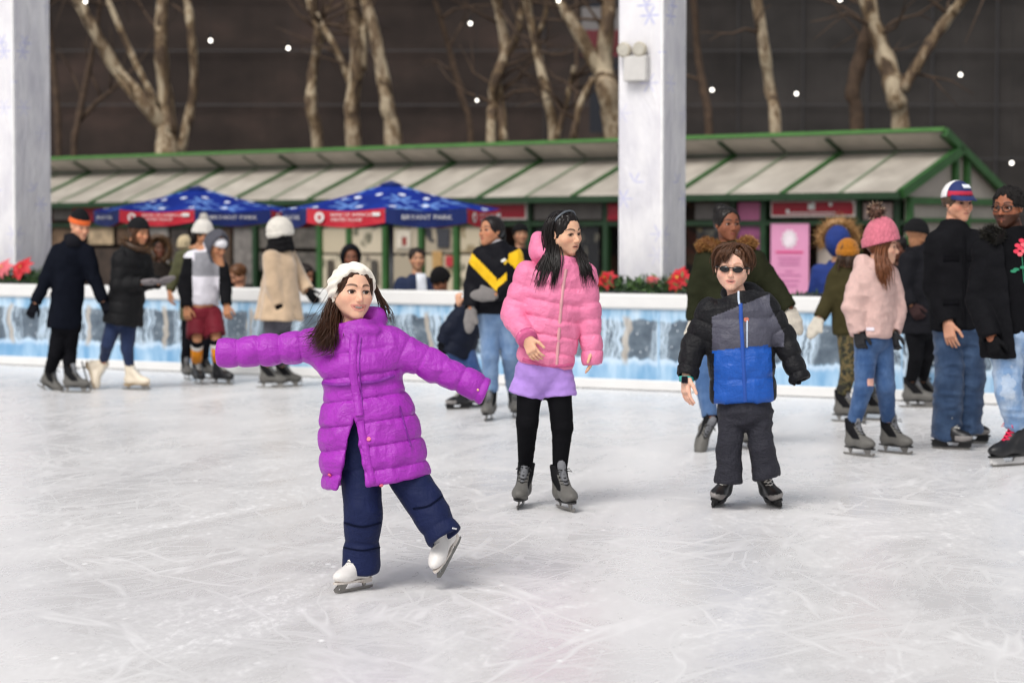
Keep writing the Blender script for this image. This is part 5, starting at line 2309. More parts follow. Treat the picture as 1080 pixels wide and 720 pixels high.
b.build('placket', M_PURP, p.root, True)
b = MB()
S.strip(b, [(381, 356), (379, 378), (380, 402), (383, 436)], .006, .002)
S.strip(b, [(421, 428), (427, 450), (433, 470)], .007, .003)
b.build('seam', M_PURPD, p.root, True)
b = MB()
S.strip(b, [(341, 404), (355, 406), (369, 405)], .016, .006)
S.strip(b, [(381, 404), (398, 402), (415, 396)], .016, .006)
b.build('waistband', M_PURPD, p.root, True)
for u, v in ((389, 463), (402, 511), (348, 500)):
    b = MB()
    q, n = S.hit(u, v, .002)
    b.disc(q, .0085, n, 12, 0, .004)
    b.build('snap_button', plain('pink_snap', '#e2607a', .3), p.root)
tr = p.pants([M_NAVY], (.083, .075, .073), end={'A': p.at(381, 603, -.02), 'B': p.at(470, 567, -.08)}, hipr=(.13, .10), disp=(.004, 9), h=.006, q=(.20, .007, .07), name='snow_trousers')
S = Surf(tr)
for path, w_ in (([(364, 551), (382, 555), (401, 551)], .008), ([(363, 577), (382, 580), (400, 577)], .006), ([(436, 536), (452, 533), (466, 523)], .008)):
    b = MB()
    S.strip(b, path, w_, .003)
    b.build('knee_seam', fabric('#0a1026', .8), p.root, True)
b = MB()
q, n = S.hit(479, 557, .002)
b.box(q, (.011, .003, .002), (norm(np.cross(n, V(.3, 0, 1))), norm(V(.3, 0, 1)), n))
b.build('cuff_tag', plain('white_tag', '#d8d8dc', .5), p.root)
M_HAIRB = hair_mat('#3a2316')
gl = [[(355, 300, .03), (347, 322, -.02), (341, 340, -.06), (334, 352, -.10), (322, 357, -.10)],
      [(357, 305, .02), (350, 328, -.03), (345, 345, -.08), (338, 358, -.12), (326, 363, -.12)],
      [(359, 305, .04), (353, 330, -.02), (349, 348, -.09), (345, 362, -.13), (335, 372, -.13)],
      [(362, 310, .05), (357, 335, .0), (353, 350, -.06), (349, 362, -.11), (343, 370, -.12)]]
gr = [[(393, 297, .08), (400, 313, .06), (406, 328, .05), (412, 342, .03)], [(394, 300, .10), (403, 318, .08), (410, 332, .07), (416, 345, .06)]]
pa, ra = lock_paths([[p.at(*q) for q in g] for g in gl], 300, .0028, .017, .014, 18, 2)
pf_, rf_ = lock_paths([[p.at(*q) for q in g] for g in gl + gr[:1]][:4], 40, .0012, .035, .03, 18, 7, spread=1.5)
pa, ra = pa + pf_, ra + rf_
pb, rb_ = lock_paths([[p.at(*q) for q in g] for g in gr], 40, .0022, .009, .010, 12, 3)
pc, rc = lock_paths([[p.hl(x, .30 - abs(x) * .2, .34 - abs(x) * .3), p.hl(x * 1.15, .27 - abs(x) * .4, .25 - abs(x) * .6), p.hl(x * 1.25 + .02 * (1 if x > 0 else -1), .16 - abs(x) * .3, -.02 - abs(x) * .3)] for x in (.22, .26, .29)], 26, .0028, .003, .003, 10, 5)
pd, rd = lock_paths([[p.hl(-x, .30 - abs(x) * .2, .34 - abs(x) * .3), p.hl(-x * 1.15, .27 - abs(x) * .4, .25 - abs(x) * .6), p.hl(-x * 1.25, .16 - abs(x) * .3, -.02 - abs(x) * .3)] for x in (.22, .26, .29)], 26, .0028, .003, .003, 10, 6)
p.hair(M_HAIRB, low=-.42, face=(.30, .36, .45, -.12), paths=(pa + pb + pc + pd, ra + rb_ + rc + rd))
headband(p, fabric('#f0e7d9', .85, .5, .25), .40, .175, 1.09)

# ================================================================== girl in the pink jacket
p = Person('long-haired girl in a pink puffer jacket and lavender shorts over black leggings', 12.16, (574, 536), yaw=14, k=.93, h=.0085,
           J=dict(N=(592, 281), H=(573, 394), sA=(556, 289), eA=(540, 331, .0), wA=(556, 357, -.16), sB=(616, 290), eB=(622, 336), wB=(624, 366),
                  hA=(560, 398), kA=(556, 446, -.04), hB=(588, 398), kB=(593, 450, -.03)))
p.head(596, 246, yaw=46, pitch=6, roll=-4, size=.228, skin='#e3b596', lip='#b56a62', brow='#2b1c16', open_=.02, smile=.2, nose=.85, wide=1.03, gaze=(.08, -.1), h=.0026, narrow=.006)
p.skate('A', (549, 534.5), -8, 'rental', k=.95, roll=6)
p.skate('B', (596, 537.5), 18, 'rental', k=.95, roll=-4)
p.hand('A', V(.35, -.35, -.9), V(.5, .6, -.1), V(.8, -.5, -.1), curl=.45, sz=.155)
p.hand('B', V(.02, -.1, -1), V(-1, 0, 0), V(0, -1, 0), curl=.3, sz=.155)
p.body(tw=.13, tdp=.09, arm=(.05, .042, .03), leg=(.072, .052, .036))
M_PINK = puffer('#e87fa6', .45)
M_PINKD = puffer('#cc5a8a', .5)
jk = p.jacket([M_PINK], (574, 387), [(0, .142, .105), (.06, .150, .115), (.3, .150, .118), (.6, .150, .12), (.82, .150, .115), (.93, .120, .10), (1, .075, .075)],
              (.066, .059, .050), q=(.088, .009, .0), qs=(.085, .007, .02), n=2.4, h=.007, cuff=(1.02, 1.62), collar=(.045, .088, .015), hollow=.06, disp=(.007, 14), seed=8,
              extra=[(ell(p.at(568, 262, .06), (.055, .07, .085)), .03, 'u'), (ell(p.at(580, 268, .02), (.07, .07, .05)), .03, 'u')])
S = Surf(jk)
b = MB()
S.strip(b, [(597, 284), (593, 310), (590, 345), (587, 385)], .018, .003)
b.build('zip', plain('pale_pink_zip', '#d69aa0', .5), p.root, True)
b = MB()
S.strip(b, [(541, 383), (560, 385), (585, 386), (604, 385)], .022, .003)
b.build('hem_band', M_PINKD, p.root, True)
b = MB()
for k_, (x, y) in enumerate(((556, 361), )):
    w_ = p.P['wA']
    d_ = norm(w_ - p.P['eA'])
    b.tube([w_ - d_ * .02, w_ + d_ * .016], [.060, .054], 14)
b.build('cuff', M_PINKD, p.root, True)
M_LAV = fabric('#a884cf', .8, .3)
p.pants([M_LAV], (.086, .088, .088), short=True, end={'A': p.at(555, 416, 0), 'B': p.at(589, 416, 0)}, hipr=(.155, .115), name='shorts', h=.007, disp=(.005, 14), top=p.at(573, 388), flare=(.03, .094), extra=[(ell(p.at(572, 405), (.05, .09, .052)), .02, 'u')])
M_LEG = fabric('#0f0f12', .8, .2, .2)
p.pants([M_LEG], (.072, .058, .036), hipr=(.12, .09), name='leggings', h=.008, disp=(.002, 12))
M_HBLK = hair_mat('#15100f', .3)
hg = [[p.hl(.05, .0, .47), p.hl(.30, -.02, .33), p.hl(.39, -.05, .0), p.hl(.40, .0, -.35), p.at(581, 285, -.10), p.at(576, 303, -.13)],
      [p.hl(.05, -.15, .48), p.hl(.33, -.14, .30), p.hl(.42, -.15, .0), p.hl(.42, -.08, -.40), p.at(574, 284, -.09), p.at(568, 303, -.12)],
      [p.hl(.05, -.3, .45), p.hl(.33, -.3, .25), p.hl(.40, -.28, -.05), p.hl(.44, -.15, -.45), p.at(566, 286, -.05), p.at(562, 302, -.09)]]
hg2 = [[p.hl(.3, .05, -.25), p.at(590, 270, -.10), p.at(588, 285, -.13), p.at(584, 304, -.14)], [p.hl(.3, .0, -.25), p.at(586, 270, -.08), p.at(584, 285, -.12), p.at(580, 306, -.14)]]
hg3 = [[p.hl(-.28, .1, -.2), p.at(608, 268, -.05), p.at(612, 285, -.11), p.at(612, 303, -.12)], [p.hl(-.33, .0, -.1), p.at(612, 266, 0), p.at(620, 284, -.07), p.at(625, 300, -.07)], [p.hl(-.33, -.05, .0), p.at(613, 266, .02), p.at(621, 280, -.04), p.at(628, 302, -.04)]]
a1, r1 = lock_paths(hg, 340, .0042, .011, .005, 18, 12)
a2, r2 = lock_paths(hg2, 110, .0038, .010, .005, 14, 13)
a3, r3 = lock_paths(hg3, 150, .0036, .009, .006, 14, 14)
p.hair(M_HBLK, cap=(.375, .45, .41), face=(.29, .43, .45, -.12), low=-.30, paths=(a1 + a2 + a3, r1 + r2 + r3))
# thin headband
b = MB()
H_ = p.hd
ring = [p.hl(.395 * math.cos(a), -.10 + .20 * math.sin(a), .14 + .395 * math.sin(a)) for a in np.linspace(.05, math.pi - .05, 22)]
b.tube(ring, .006, 6)
b.build('hairband', plain('grey_hairband', '#5a6068', .3), p.root, True)

# ================================================================== boy in sunglasses
p = Person('boy in dark sunglasses and a black, grey and blue ski jacket', 12.12, (787, 535), yaw=-6, k=.85, h=.0085,
           J=dict(N=(779, 318), H=(786, 430), sA=(748, 328), eA=(731, 366, .0), wA=(724, 397, -.06), sB=(806, 322), eB=(827, 356, 0), wB=(841, 392, -.05),
                  hA=(773, 432), kA=(769, 474, -.05), hB=(799, 430), kB=(803, 470, -.05)))
p.head(772.5, 282.5, yaw=-10, pitch=4, roll=3, size=.236, skin='#e8bba4', lip='#c06a68', brow='#c09078', open_=.020, smile=.5, nose=.7, wide=1.06, blush=.14, eyes=False, h=.0026)
p.skate('A', (757.5, 533), -22, 'hockey', k=.86, roll=15)
p.skate('B', (816, 533.5), 14, 'hockey', k=.86, roll=-16)
p.hand('A', V(-.05, -.15, -1), V(.9, .4, 0), V(.3, -.9, 0), curl=.3, sz=.17)
M_BLKG = fabric('#141416', .7)
p.hand('B', V(.1, -.1, -1), V(-.9, .2, 0), V(-.3, -.9, 0), curl=1.5, sz=.12, glove=M_BLKG)
p.body(tw=.125, tdp=.09, arm=(.048, .042, .028), leg=(.075, .055, .04))
M_JB, M_JG, M_JBL = puffer('#1a1a1e', .5), puffer('#4b4b58', .5), puffer('#0c4fa8', .45)


def boyj(c):
    u, v = proj(c)
    m = np.full(len(c), 1)
    m[v < 334 - (u - 751) * .40] = 0
    m[v > 370 - (u - 751) * .11] = 2
    out = (u < 751 - np.clip(v - 330, 0, 99) * .02) | (u > 812 + np.clip(v - 340, 0, 99) * .05)
    out |= (v > 330) & (u < 751 + (v > 372) * 2)
    m[out] = 0
    m[(u > 810) & (u < 827) & (v > 322) & (v < 366) & (u - 811 < (v - 320) * .5)] = 1
    return m


jk = p.jacket([M_JB, M_JG, M_JBL], (784, 424), [(0, .166, .12), (.05, .172, .13), (.3, .172, .132), (.6, .172, .13), (.82, .168, .122), (.93, .125, .10), (1, .08, .08)],
              (.066, .059, .052), q=(.16, .008, .03), qs=(.085, .010, .02), h=.007, cuff=(1.02, 1.25), collar=(.035, .098, .016), hollow=.06, disp=(.006, 15), seed=18, matfn=boyj,
              extra=[(ell(p.at(783, 309, .10), (.12, .07, .06)), .03, 'u')])
S = Surf(jk)
b = MB()
S.strip(b, [(781, 320), (782, 345), (784, 380), (786, 423)], .022, .003)
b.build('zip', plain('royal_blue_zip', '#1a4aa0', .5), p.root, True)
b = MB()
S.strip(b, [(779, 308), (779, 315), (780, 321)], .012, .006)
S.strip(b, [(788, 338), (788, 352), (788, 366)], .009, .003)
b.build('zip_pull', plain('pale_zip', '#b8c4d4', .4), p.root, True)
b = MB()
q, n = S.hit(787, 337, .002)
b.disc(q, .014, n, 10, 0, .002)
b.build('chest_badge', plain('red_badge', '#b06048', .5), p.root)
p.pants([puffer('#35353e', .6, .3, .6, 20)], (.074, .064, .074), end={'A': p.at(768, 509, -.05), 'B': p.at(809, 504, -.05)}, hipr=(.15, .115), disp=(.007, 11), h=.0065, name='ski_trousers', k=.006)
# watch on his wrist
w_ = p.P['wA']
d_ = norm(V(-.05, -.15, -1))
b = MB()
b.tube([w_ - d_ * .0, w_ + d_ * .028], [.040, .039], 16)
o = b.build('watch', plain('teal_strap', '#3fb0a8', .4), p.root, True)
b = MB()
b.box(w_ + d_ * .014 + V(-.012, -.040, 0), (.017, .006, .019), (norm(V(1, -.3, 0)), norm(V(-.3, -1, 0)), V(0, 0, 1)), bev=.004)
b.build('watch_face', plain('watch_black', '#101014', .15), o)
# hair: side-swept fringe
M_HBR = hair_mat('#4a3020')
gs = []
for t in np.linspace(0, 1, 9):      # from a parting on his left, over the brow to his right
    gs.append([p.hl(-.16 + .05 * t, -.02 + .05 * t, .52), p.hl(-.02 + .20 * t, .22, .50 - .05 * t), p.hl(.06 + .27 * t, .36 - .10 * t, .36 - .10 * t), p.hl(.10 + .30 * t, .39 - .22 * t, .20 - .16 * t)])
a1, r1 = lock_paths(gs, 210, .0055, .007, .006, 12, 21)
gs = []
for t in np.linspace(0, 1, 5):
    gs.append([p.hl(-.15, -.02 - .05 * t, .52), p.hl(-.28, .16 - .1 * t, .46), p.hl(-.38, .16 - .15 * t, .26), p.hl(-.40, .12 - .17 * t, .02)])
a3, r3 = lock_paths(gs, 70, .0050, .007, .005, 12, 23)
bk = []
for x in np.linspace(-1, 1, 9):
    an = x * 1.9
    bk.append([p.hl(0, -.1, .54), p.hl(.36 * math.sin(an), -.12 - .25 * math.cos(an) * .6, .44), p.hl(.46 * math.sin(an), -.08 - .3 * (1 - abs(x)), .16), p.hl(.43 * math.sin(an), -.03 - .35 * (1 - abs(x)), -.10 - .05 * (x > 0))])
a2, r2 = lock_paths(bk, 170, .0055, .009, .006, 12, 22)
p.hair(M_HBR, cap=(.385, .46, .42), face=(.32, .40, .46, -.12), low=-.18, paths=(a1 + a2 + a3, r1 + r2 + r3), amp=.008)
# sunglasses
b = MB()
for q in (-1, 1):
    c = p.hl(q * .15, .375, .0)
    b.sphere(c, (.125 * .228, .03 * .228, .075 * .228), 14, 8, 0, p.hd['A'] if False else np.array([norm(p.hd['r'] - p.hd['f'] * q * .25), norm(p.hd['f'] + p.hd['r'] * q * .25), p.hd['u']]))
    b.tube([p.hl(q * .27, .33, .03), p.hl(q * .36, .15, .03), p.hl(q * .38, -.05, .0)], .0045, 6, 1)
b.tube([p.hl(-.05, .40, .03), p.hl(0, .41, .035), p.hl(.05, .40, .03)], .004, 6, 1)
b.build('sunglasses', [plain('dark_lens', '#0c0a0a', .06), plain('dark_frame', '#15110f', .3)], p.root, True)
def Dv(v):
    return CAMZ * FOC / (v - HOR)


def short_hair(p, col, n=110, cap=(.37, .45, .41), low=-.12, seed=1):
    gs = []
    for x in np.linspace(-1, 1, 9):
        an = x * 2.6
        sx, cx = math.sin(an), math.cos(an)
        gs.append([p.hl(0, -.08, .50), p.hl(.30 * sx, -.1 + .20 * cx * .5, .42), p.hl(.38 * sx, -.09 + .3 * cx * .6, .22 + .06 * cx), p.hl(.385 * sx, -.1 + .32 * cx * .5, .05 + .18 * cx)])
    a, r = lock_paths(gs, n, .006, .006, .003, 8, seed)
    return p.hair(hair_mat(col), cap=cap, low=low, paths=(a, r))


K = {}
FB = fabric
# ---------------------------------------------------------------- man in navy coat, orange-banded hat
p = Person('man in a navy coat and dark hat with an orange band', Dv(412), (72, 413), yaw=35, k=.98, h=.012,
           J=dict(N=(77, 257), H=(70, 342), sA=(61, 266), eA=(48, 296, -.05), wA=(37, 320, -.1), sB=(91, 266), eB=(100, 295), wB=(109, 318),
                  hA=(64, 345), kA=(58, 375, -.05), hB=(74, 345), kB=(73, 376, .03)))
p.head(84.5, 239, yaw=45, pitch=14, size=.235, skin='#d9a384', brow='#5a4030', eyes=False)
p.skate('A', p.at(51, 413, .1), 60, 'rental', pitch=22)
p.skate('B', (79, 414), 72, 'rental')
for q in 'AB':
    p.hand(q, p.P['w' + q] - p.P['e' + q], V(0, 1, 0), V(.3, -.8, 0), curl=.5, glove=FB('#15161c', .8))
p.body(tw=.14)
p.jacket([FB('#10131c', .9, .3)], (67, 347), [(0, .155, .125), (.3, .15, .12), (.6, .15, .12), (.82, .175, .125), (.93, .13, .105), (1, .08, .08)], (.078, .064, .052), cuff=(1.0, 1.0), collar=(.06, .085, .02), hollow=.1, name='coat', disp=(.008, 9))
p.pants([FB('#101014', .85)], (.088, .066, .054), end=.95)
p.beanie([knit('#17171b'), FB('#d8622c', .8)], low=.16, brim=.15, size=1.0, tall=.14, tilt=.05)
b = MB()
b.tube([p.P['N'] - V(0, .02, .03), p.P['N'] + V(.0, -.02, .03), p.hl(0, -.02, -.52)], [.10, .095, .075], 14)
b.build('scarf', FB('#1d1d22', .9, .4), p.root, True)

# ---------------------------------------------------------------- woman in black puffer, cream skates
p = Person('woman in a long black puffer coat, black beanie and cream figure skates', Dv(411), (140, 411), yaw=55, k=.97, h=.012,
           J=dict(N=(141, 260), H=(129, 332), sA=(127, 271, -.1), eA=(124, 301, -.14), wA=(150, 298, -.16), sB=(150, 270, .1), eB=(155, 297, .1), wB=(168, 298, .02),
                  hA=(122, 335), kA=(113, 364, -.05), hB=(136, 335), kB=(134, 368, -.02)))
p.head(147, 245, yaw=55, pitch=12, size=.225, skin='#c98f6c', brow='#2a1a12', eyes=False)
p.skate('A', p.at(89.5, 396, .05), 0, 'cream', f=V(.30, -.25, -.90), u=V(.75, .1, .45))
p.skate('B', (143, 411), 68, 'cream')
M_GM = knit('#8d8688', 200)
p.hand('A', V(1, -.1, .05), V(0, .3, 1), V(0, -1, .3), curl=.3, glove=M_GM, mitten=True)
p.hand('B', V(1, -.2, .3), V(0, .3, 1), V(0, -1, .3), curl=.3, glove=M_GM, mitten=True)
p.body(tw=.13)
p.jacket([puffer('#121215', .6)], (129, 343), [(0, .195, .16), (.3, .18, .15), (.6, .155, .13), (.82, .165, .13), (.93, .12, .11), (1, .085, .09)], (.082, .070, .056), q=(.11, .008, 0), collar=(.03, .10, .02), hollow=.12, name='coat', disp=(.006, 13))
p.pants([denim('#1f2c4c', '#2d3d63')], (.088, .060, .042), end=.86, name='jeans')
p.beanie([knit('#1c1c1f')], low=.2, brim=.16, size=1.05, tall=.06)
cen = p.P['N'] + V(.02, 0, .02)
fp = [cen + p.rt * .115 * math.sin(a) + p.fwd * (.11 * math.cos(a) + .01) + V(0, 0, -.05 + .05 * (1 - math.cos(a))) for a in np.linspace(-2.6, 2.6, 11)]
fur_strip('fur_trim', fp, .032, .03, [hair_mat('#3e2c1e'), hair_mat('#6e5236')], p.root, 700)
gs = [[p.hl(x, .05, .2), p.hl(x * 1.25, .10, -.15), p.hl(x * 1.2, .18, -.5), p.hl(x * 1.1, .22, -.75)] for x in (-.33, -.36)] + [[p.hl(x, .05, .2), p.hl(x * 1.25, .10, -.15), p.hl(x * 1.2, .18, -.5), p.hl(x * 1.1, .22, -.75)] for x in (.33, .36)]
a, r = lock_paths(gs, 70, .008, .012, .004, 9, 3)
p.hair(hair_mat('#4a3020'), low=-.3, paths=(a, r))

# ---------------------------------------------------------------- teen in grey and white hoodie, burgundy shorts
p = Person('teenager in a grey and white hoodie with burgundy shorts and orange socks', Dv(405), (220, 405), yaw=40, k=.96, h=.012,
           J=dict(N=(215, 264), H=(214, 328), sA=(202, 273, -.05), eA=(194, 301, -.05), wA=(197, 324, -.12), sB=(231, 272), eB=(237, 298), wB=(239, 322, -.1),
                  hA=(208, 332), kA=(208, 359, -.1), hB=(224, 332), kB=(228, 358, -.08)))
p.head(229, 260, yaw=50, pitch=24, size=.23, skin='#c08a66', brow='#2a1a12', eyes=False)
p.skate('A', (209, 404.5), 25, 'black', k=.98)
p.skate('B', (234, 405), 52, 'black', k=.98)
for q in 'AB':
    p.hand(q, V(.05, -.1, -1), V(.3, 1, 0), V(.8, -.5, 0), curl=.5, fine=.005)
p.body(tw=.13)


def hood_col(c):
    u, v = proj(c)
    m = np.full(len(c), 0)
    m[(v > 262 + 0 * u) & (v < 291)] = 1
    m[v < 277 - np.abs(u - 216) * .2] = 0
    m[(v > 266) & (v < 290) & (u > 205) & (u < 232)] = 1
    m[((u < 203) & (v > 272)) | ((u > 231) & (v > 272))] = 2
    m[(v < 277) & (u > 211) & (u - 211 > (v - 245) * .35)] = 3
    return m


hc = p.hl(-.0, -.08, .05)
p.jacket([FB('#d9d6de', .8), FB('#8e8e94', .8), FB('#17171a', .8), FB('#4e4e56', .85)], (215, 322), [(0, .135, .11), (.1, .15, .125), (.5, .15, .12), (.8, .165, .12), (.93, .13, .10), (1, .09, .09)], (.076, .064, .052), hollow=.05, matfn=hood_col, name='hoodie', disp=(.006, 12),
         extra=[(ell(hc, (.118, .138, .155), p.hd['A']), .03, 'u'), (ell(p.hl(.0, .44, -.04), (.105, .165, .150), p.hd['A']), .02, 's')])
p.pants([FB('#6a0c20', .7)], (.098, .10, .098), short=True, end={'A': p.at(207, 356, -.1), 'B': p.at(228, 354, -.08)}, name='shorts', hipr=(.15, .12))
b = MB()
for q in 'AB':
    a_, k_ = p.P['a' + q], p.P['k' + q]
    for t0, t1, mi, rr in ((-.05, .14, 2, .066), (.12, .30, 0, .062), (.29, .86, 1, .058)):
        b.tube([k_ + (a_ - k_) * t0, k_ + (a_ - k_) * t1], [rr, rr * .96], 12, mi)
b.build('socks', [FB('#e6e2dc', .8), FB('#dd8a1c', .8), FB('#16171c', .8)], p.root, True)
b = MB()
b.sphere(p.hl(0, .0, .20), (.375 * .23, .41 * .23, .26 * .23), 16, 10, 0, p.hd['A'])
b.build('white_cap', FB('#e8e6ea', .8), p.root, True)

# ---------------------------------------------------------------- person in olive coat, white bobble hat, behind him
p = Person('olive-coated skater in a white bobble hat half hidden behind the teenager in burgundy shorts', 22.9, (203, 400), yaw=25, k=1.0, h=.013,
           J=dict(N=(207, 262), H=(206, 330), sA=(192, 271), eA=(185, 291), wA=(179, 307, -.05), sB=(222, 271), eB=(228, 292), wB=(226, 312),
                  hA=(200, 332), kA=(198, 364), hB=(213, 332), kB=(215, 364)))
p.head(215, 248, yaw=50, pitch=10, size=.225, skin='#b98664', eyes=False)
p.skate('A', (197, 400), 20, 'rental')
p.skate('B', (218, 399), 40, 'rental')
for q in 'AB':
    p.hand(q, V(.0, -.1, -1), V(.8, .3, 0), V(.3, -.9, 0), curl=.5, fine=.006)
p.body(tw=.14)
p.jacket([FB('#4a4a30', .85)], (206, 338), [(0, .16, .13), (.5, .15, .125), (.8, .165, .12), (.93, .13, .10), (1, .09, .09)], (.072, .06, .05), name='coat')
p.pants([FB('#15151a', .85)], (.085, .062, .05), end=.95)
p.beanie([knit('#e9e4dc', 90)], low=.12, brim=.14, size=1.12, tall=.12, pom=((.0, -.12, .78), .05, knit('#efeae2', 90)))
a, r = lock_paths([[p.hl(x, -.1, .2), p.hl(x * 1.3, -.15, -.2), p.hl(x * 1.4, -.2, -.6)] for x in (.25, .3, .36)], 60, .009, .012, .004, 8, 3)
p.hair(hair_mat('#1d1512'), low=-.3, paths=(a, r))

# ---------------------------------------------------------------- woman in beige coat
p = Person('woman in a beige coat, white knit hat and black scarf near the wall', Dv(409), (292, 408), yaw=118, k=.96, h=.012,
           J=dict(N=(296, 263), H=(294, 333), sA=(286, 272, -.14), eA=(288, 300, -.18), wA=(294, 320, -.16), sB=(304, 271, .14), eB=(315, 292, .14), wB=(325, 307, .05),
                  hA=(287, 335, -.05), kA=(286, 364, -.07), hB=(299, 335, .05), kB=(299, 364, .03)))
p.head(297, 246, yaw=118, pitch=5, size=.225, skin='#c99a78', eyes=False)
p.skate('A', (286, 409), 80, 'rental', k=.95)
p.skate('B', (302, 407.5), 85, 'rental', k=.95)
for q in 'AB':
    p.hand(q, p.P['w' + q] - p.P['e' + q], V(.5, 1, 0), V(.8, -.5, 0), curl=.4, glove=FB('#121214', .8))
p.body(tw=.13)
p.jacket([FB('#bda488', .9, .4, .3, .4)], (294, 338), [(0, .22, .215), (.3, .195, .18), (.6, .165, .15), (.82, .165, .135), (.93, .12, .11), (1, .08, .09)], (.082, .074, .064), hollow=.14, name='coat', disp=(.006, 9), folds=(6, .014, .5, 1.5))
p.pants([FB('#4b4a52', .85)], (.085, .058, .044), end=.9, name='leggings')
p.beanie([knit('#e9e3d8', 80)], low=-.10, brim=.16, size=1.27, tall=.02, tilt=-.25)
b = MB()
for i in range(3):
    ring = [p.P['N'] + V(0, 0, .015 + .045 * i) + (p.rt * math.cos(a) * (.115 - .01 * i) + p.fwd * math.sin(a) * (.10 - .01 * i)) + V(0, 0, .012 * math.sin(3 * a + i)) for a in np.linspace(0, 2 * math.pi, 24)]
    b.tube(ring, .036, 8)
b.build('scarf', knit('#161517', 200), p.root, True)

# ---------------------------------------------------------------- child in navy coat bending
p = Person('small child in a navy coat bending beside the woman in black and yellow', Dv(432), (486, 431), yaw=40, k=.70, h=.010,
           J=dict(N=(499, 327), H=(480, 362), sA=(484, 332, -.08), eA=(472, 348, -.1), wA=(466, 362, -.1), sB=(496, 334, .08), eB=(488, 326, .1), wB=(484, 320, .06),
                  hA=(478, 366), kA=(487, 391, -.05), hB=(490, 366), kB=(500, 392)))
p.head(508, 318, off=.08, yaw=60, pitch=35, size=.21, skin='#d9aa8c', eyes=False)
p.skate('A', (484, 431.5), -62, 'hockey', k=.78)
p.skate('B', (503, 429), -50, 'hockey', k=.78)
p.hand('A', V(-.1, -.1, -1), V(.5, .8, 0), V(.7, -.5, 0), curl=.6, glove=FB('#14151a', .8))
p.hand('B', V(-.1, -.1, 1), V(.3, .8, 0), V(.9, 0, 0), curl=.7, fine=.005)
p.body(tw=.11)
p.jacket([puffer('#0f182e', .6)], (478, 374), [(0, .155, .13), (.4, .15, .13), (.75, .14, .12), (.93, .12, .10), (1, .09, .09)], (.066, .06, .05), q=(.10, .006, 0), hollow=.05, name='coat')
p.pants([denim('#2f4a7c', '#5f7cac')], (.076, .060, .055), end=1.0, name='jeans')
p.beanie([knit('#1a2238')], low=.0, brim=.1)

# ---------------------------------------------------------------- woman in black and yellow jacket
p = Person('woman in a black jacket with yellow chevrons and light jeans, grey mittens, looking left', Dv(443), (528, 442), yaw=-18, k=1.0, h=.0105,
           J=dict(N=(523, 262), H=(524, 330), sA=(507, 271), eA=(499, 301, .03), wA=(497, 326, -.1), sB=(541, 271), eB=(547, 303, -.04), wB=(522, 311, -.22),
                  hA=(516, 334), kA=(517, 374, -.04), hB=(534, 334), kB=(538, 374)))
p.head(517.5, 244, yaw=-48, pitch=-6, roll=-3, size=.235, skin='#b98262', lip='#8e4a48', brow='#1c1310', open_=.008, gaze=(-.1, .1))
p.skate('A', (516, 443), -12, 'rental', k=1.0)
p.skate('B', (543, 440.5), 8, 'rental', k=1.0)
M_GM2 = knit('#8f8a88', 170)
p.hand('A', V(-.12, -.1, -1), V(.5, .8, 0), V(.7, -.5, 0), curl=.2, glove=M_GM2, mitten=True, sz=.2)
p.hand('B', V(-1, -.1, .0), V(0, .9, -.3), V(0, -.4, 1), curl=.2, glove=M_GM2, mitten=True, sz=.2)
p.body(tw=.14)


def chev(c):
    u, v = proj(c)
    y = c[:, 1]
    m = np.zeros(len(c), int)
    front = True
    l = 268 + (u - 499) * 1.02            # band from the left shoulder down to the middle
    m[(v > l) & (v < l + 14) & (u > 494) & (u < 524)] = 1
    r = 300 - (u - 523) * .85
    m[(v > r - 3) & (v < r + 5) & (u >= 521) & (u < 534)] = 1
    m[(u > 536) & (v < 285 - (u - 540) * .0) & (v > 259) & (v > 268 - (u - 536) * .5) & (v < 276 + (u - 536) * 1.0)] = 1
    return m


jk = p.jacket([FB('#15151a', .6), FB('#e3b40c', .6)], (524, 331), [(0, .155, .12), (.08, .18, .14), (.4, .18, .14), (.75, .185, .13), (.92, .14, .11), (1, .09, .085)], (.080, .070, .056), hollow=.05, matfn=chev, collar=(.035, .09, .02), disp=(.007, 11), h=.008)
S = Surf(jk)
b = MB()
for dx, dz in ((0, 0), (2.2, 1.5), (-2, 1.2), (.5, 3.5)):
    q, n = S.hit(532 + dx, 274 + dz, .003)
    b.disc(q, .012, n, 8, int(dx > 0), .002)
b.build('chest_emblem', [plain('white_print', '#dcdad4', .6), plain('yellow_print', '#d9b023', .6)], p.root)
b = MB()
b.tube([p.P['N'] + V(0, 0, -.01), p.P['N'] + V(.0, .02, .05)], [.088, .075], 14)
b.build('grey_hood_collar', FB('#a8a6aa', .85), p.root, True)
p.pants([denim('#6683aa', '#a0b6d0')], (.090, .070, .058), end=.93, name='jeans')
p.hair(hair_mat('#151010'), cap=(.378, .455, .415), low=-.22, face=(.30, .38, .45, -.12), amp=.003)
b = MB()
br = spline([p.hl(.05, -.5, .15), p.hl(.05, -.56, -.1), p.hl(.1, -.50, -.4)], 12)
b.tube(br, [.030 + .006 * (i % 2) for i in range(12)], 8)
b.build('braid', hair_mat('#151010'), p.root, True)

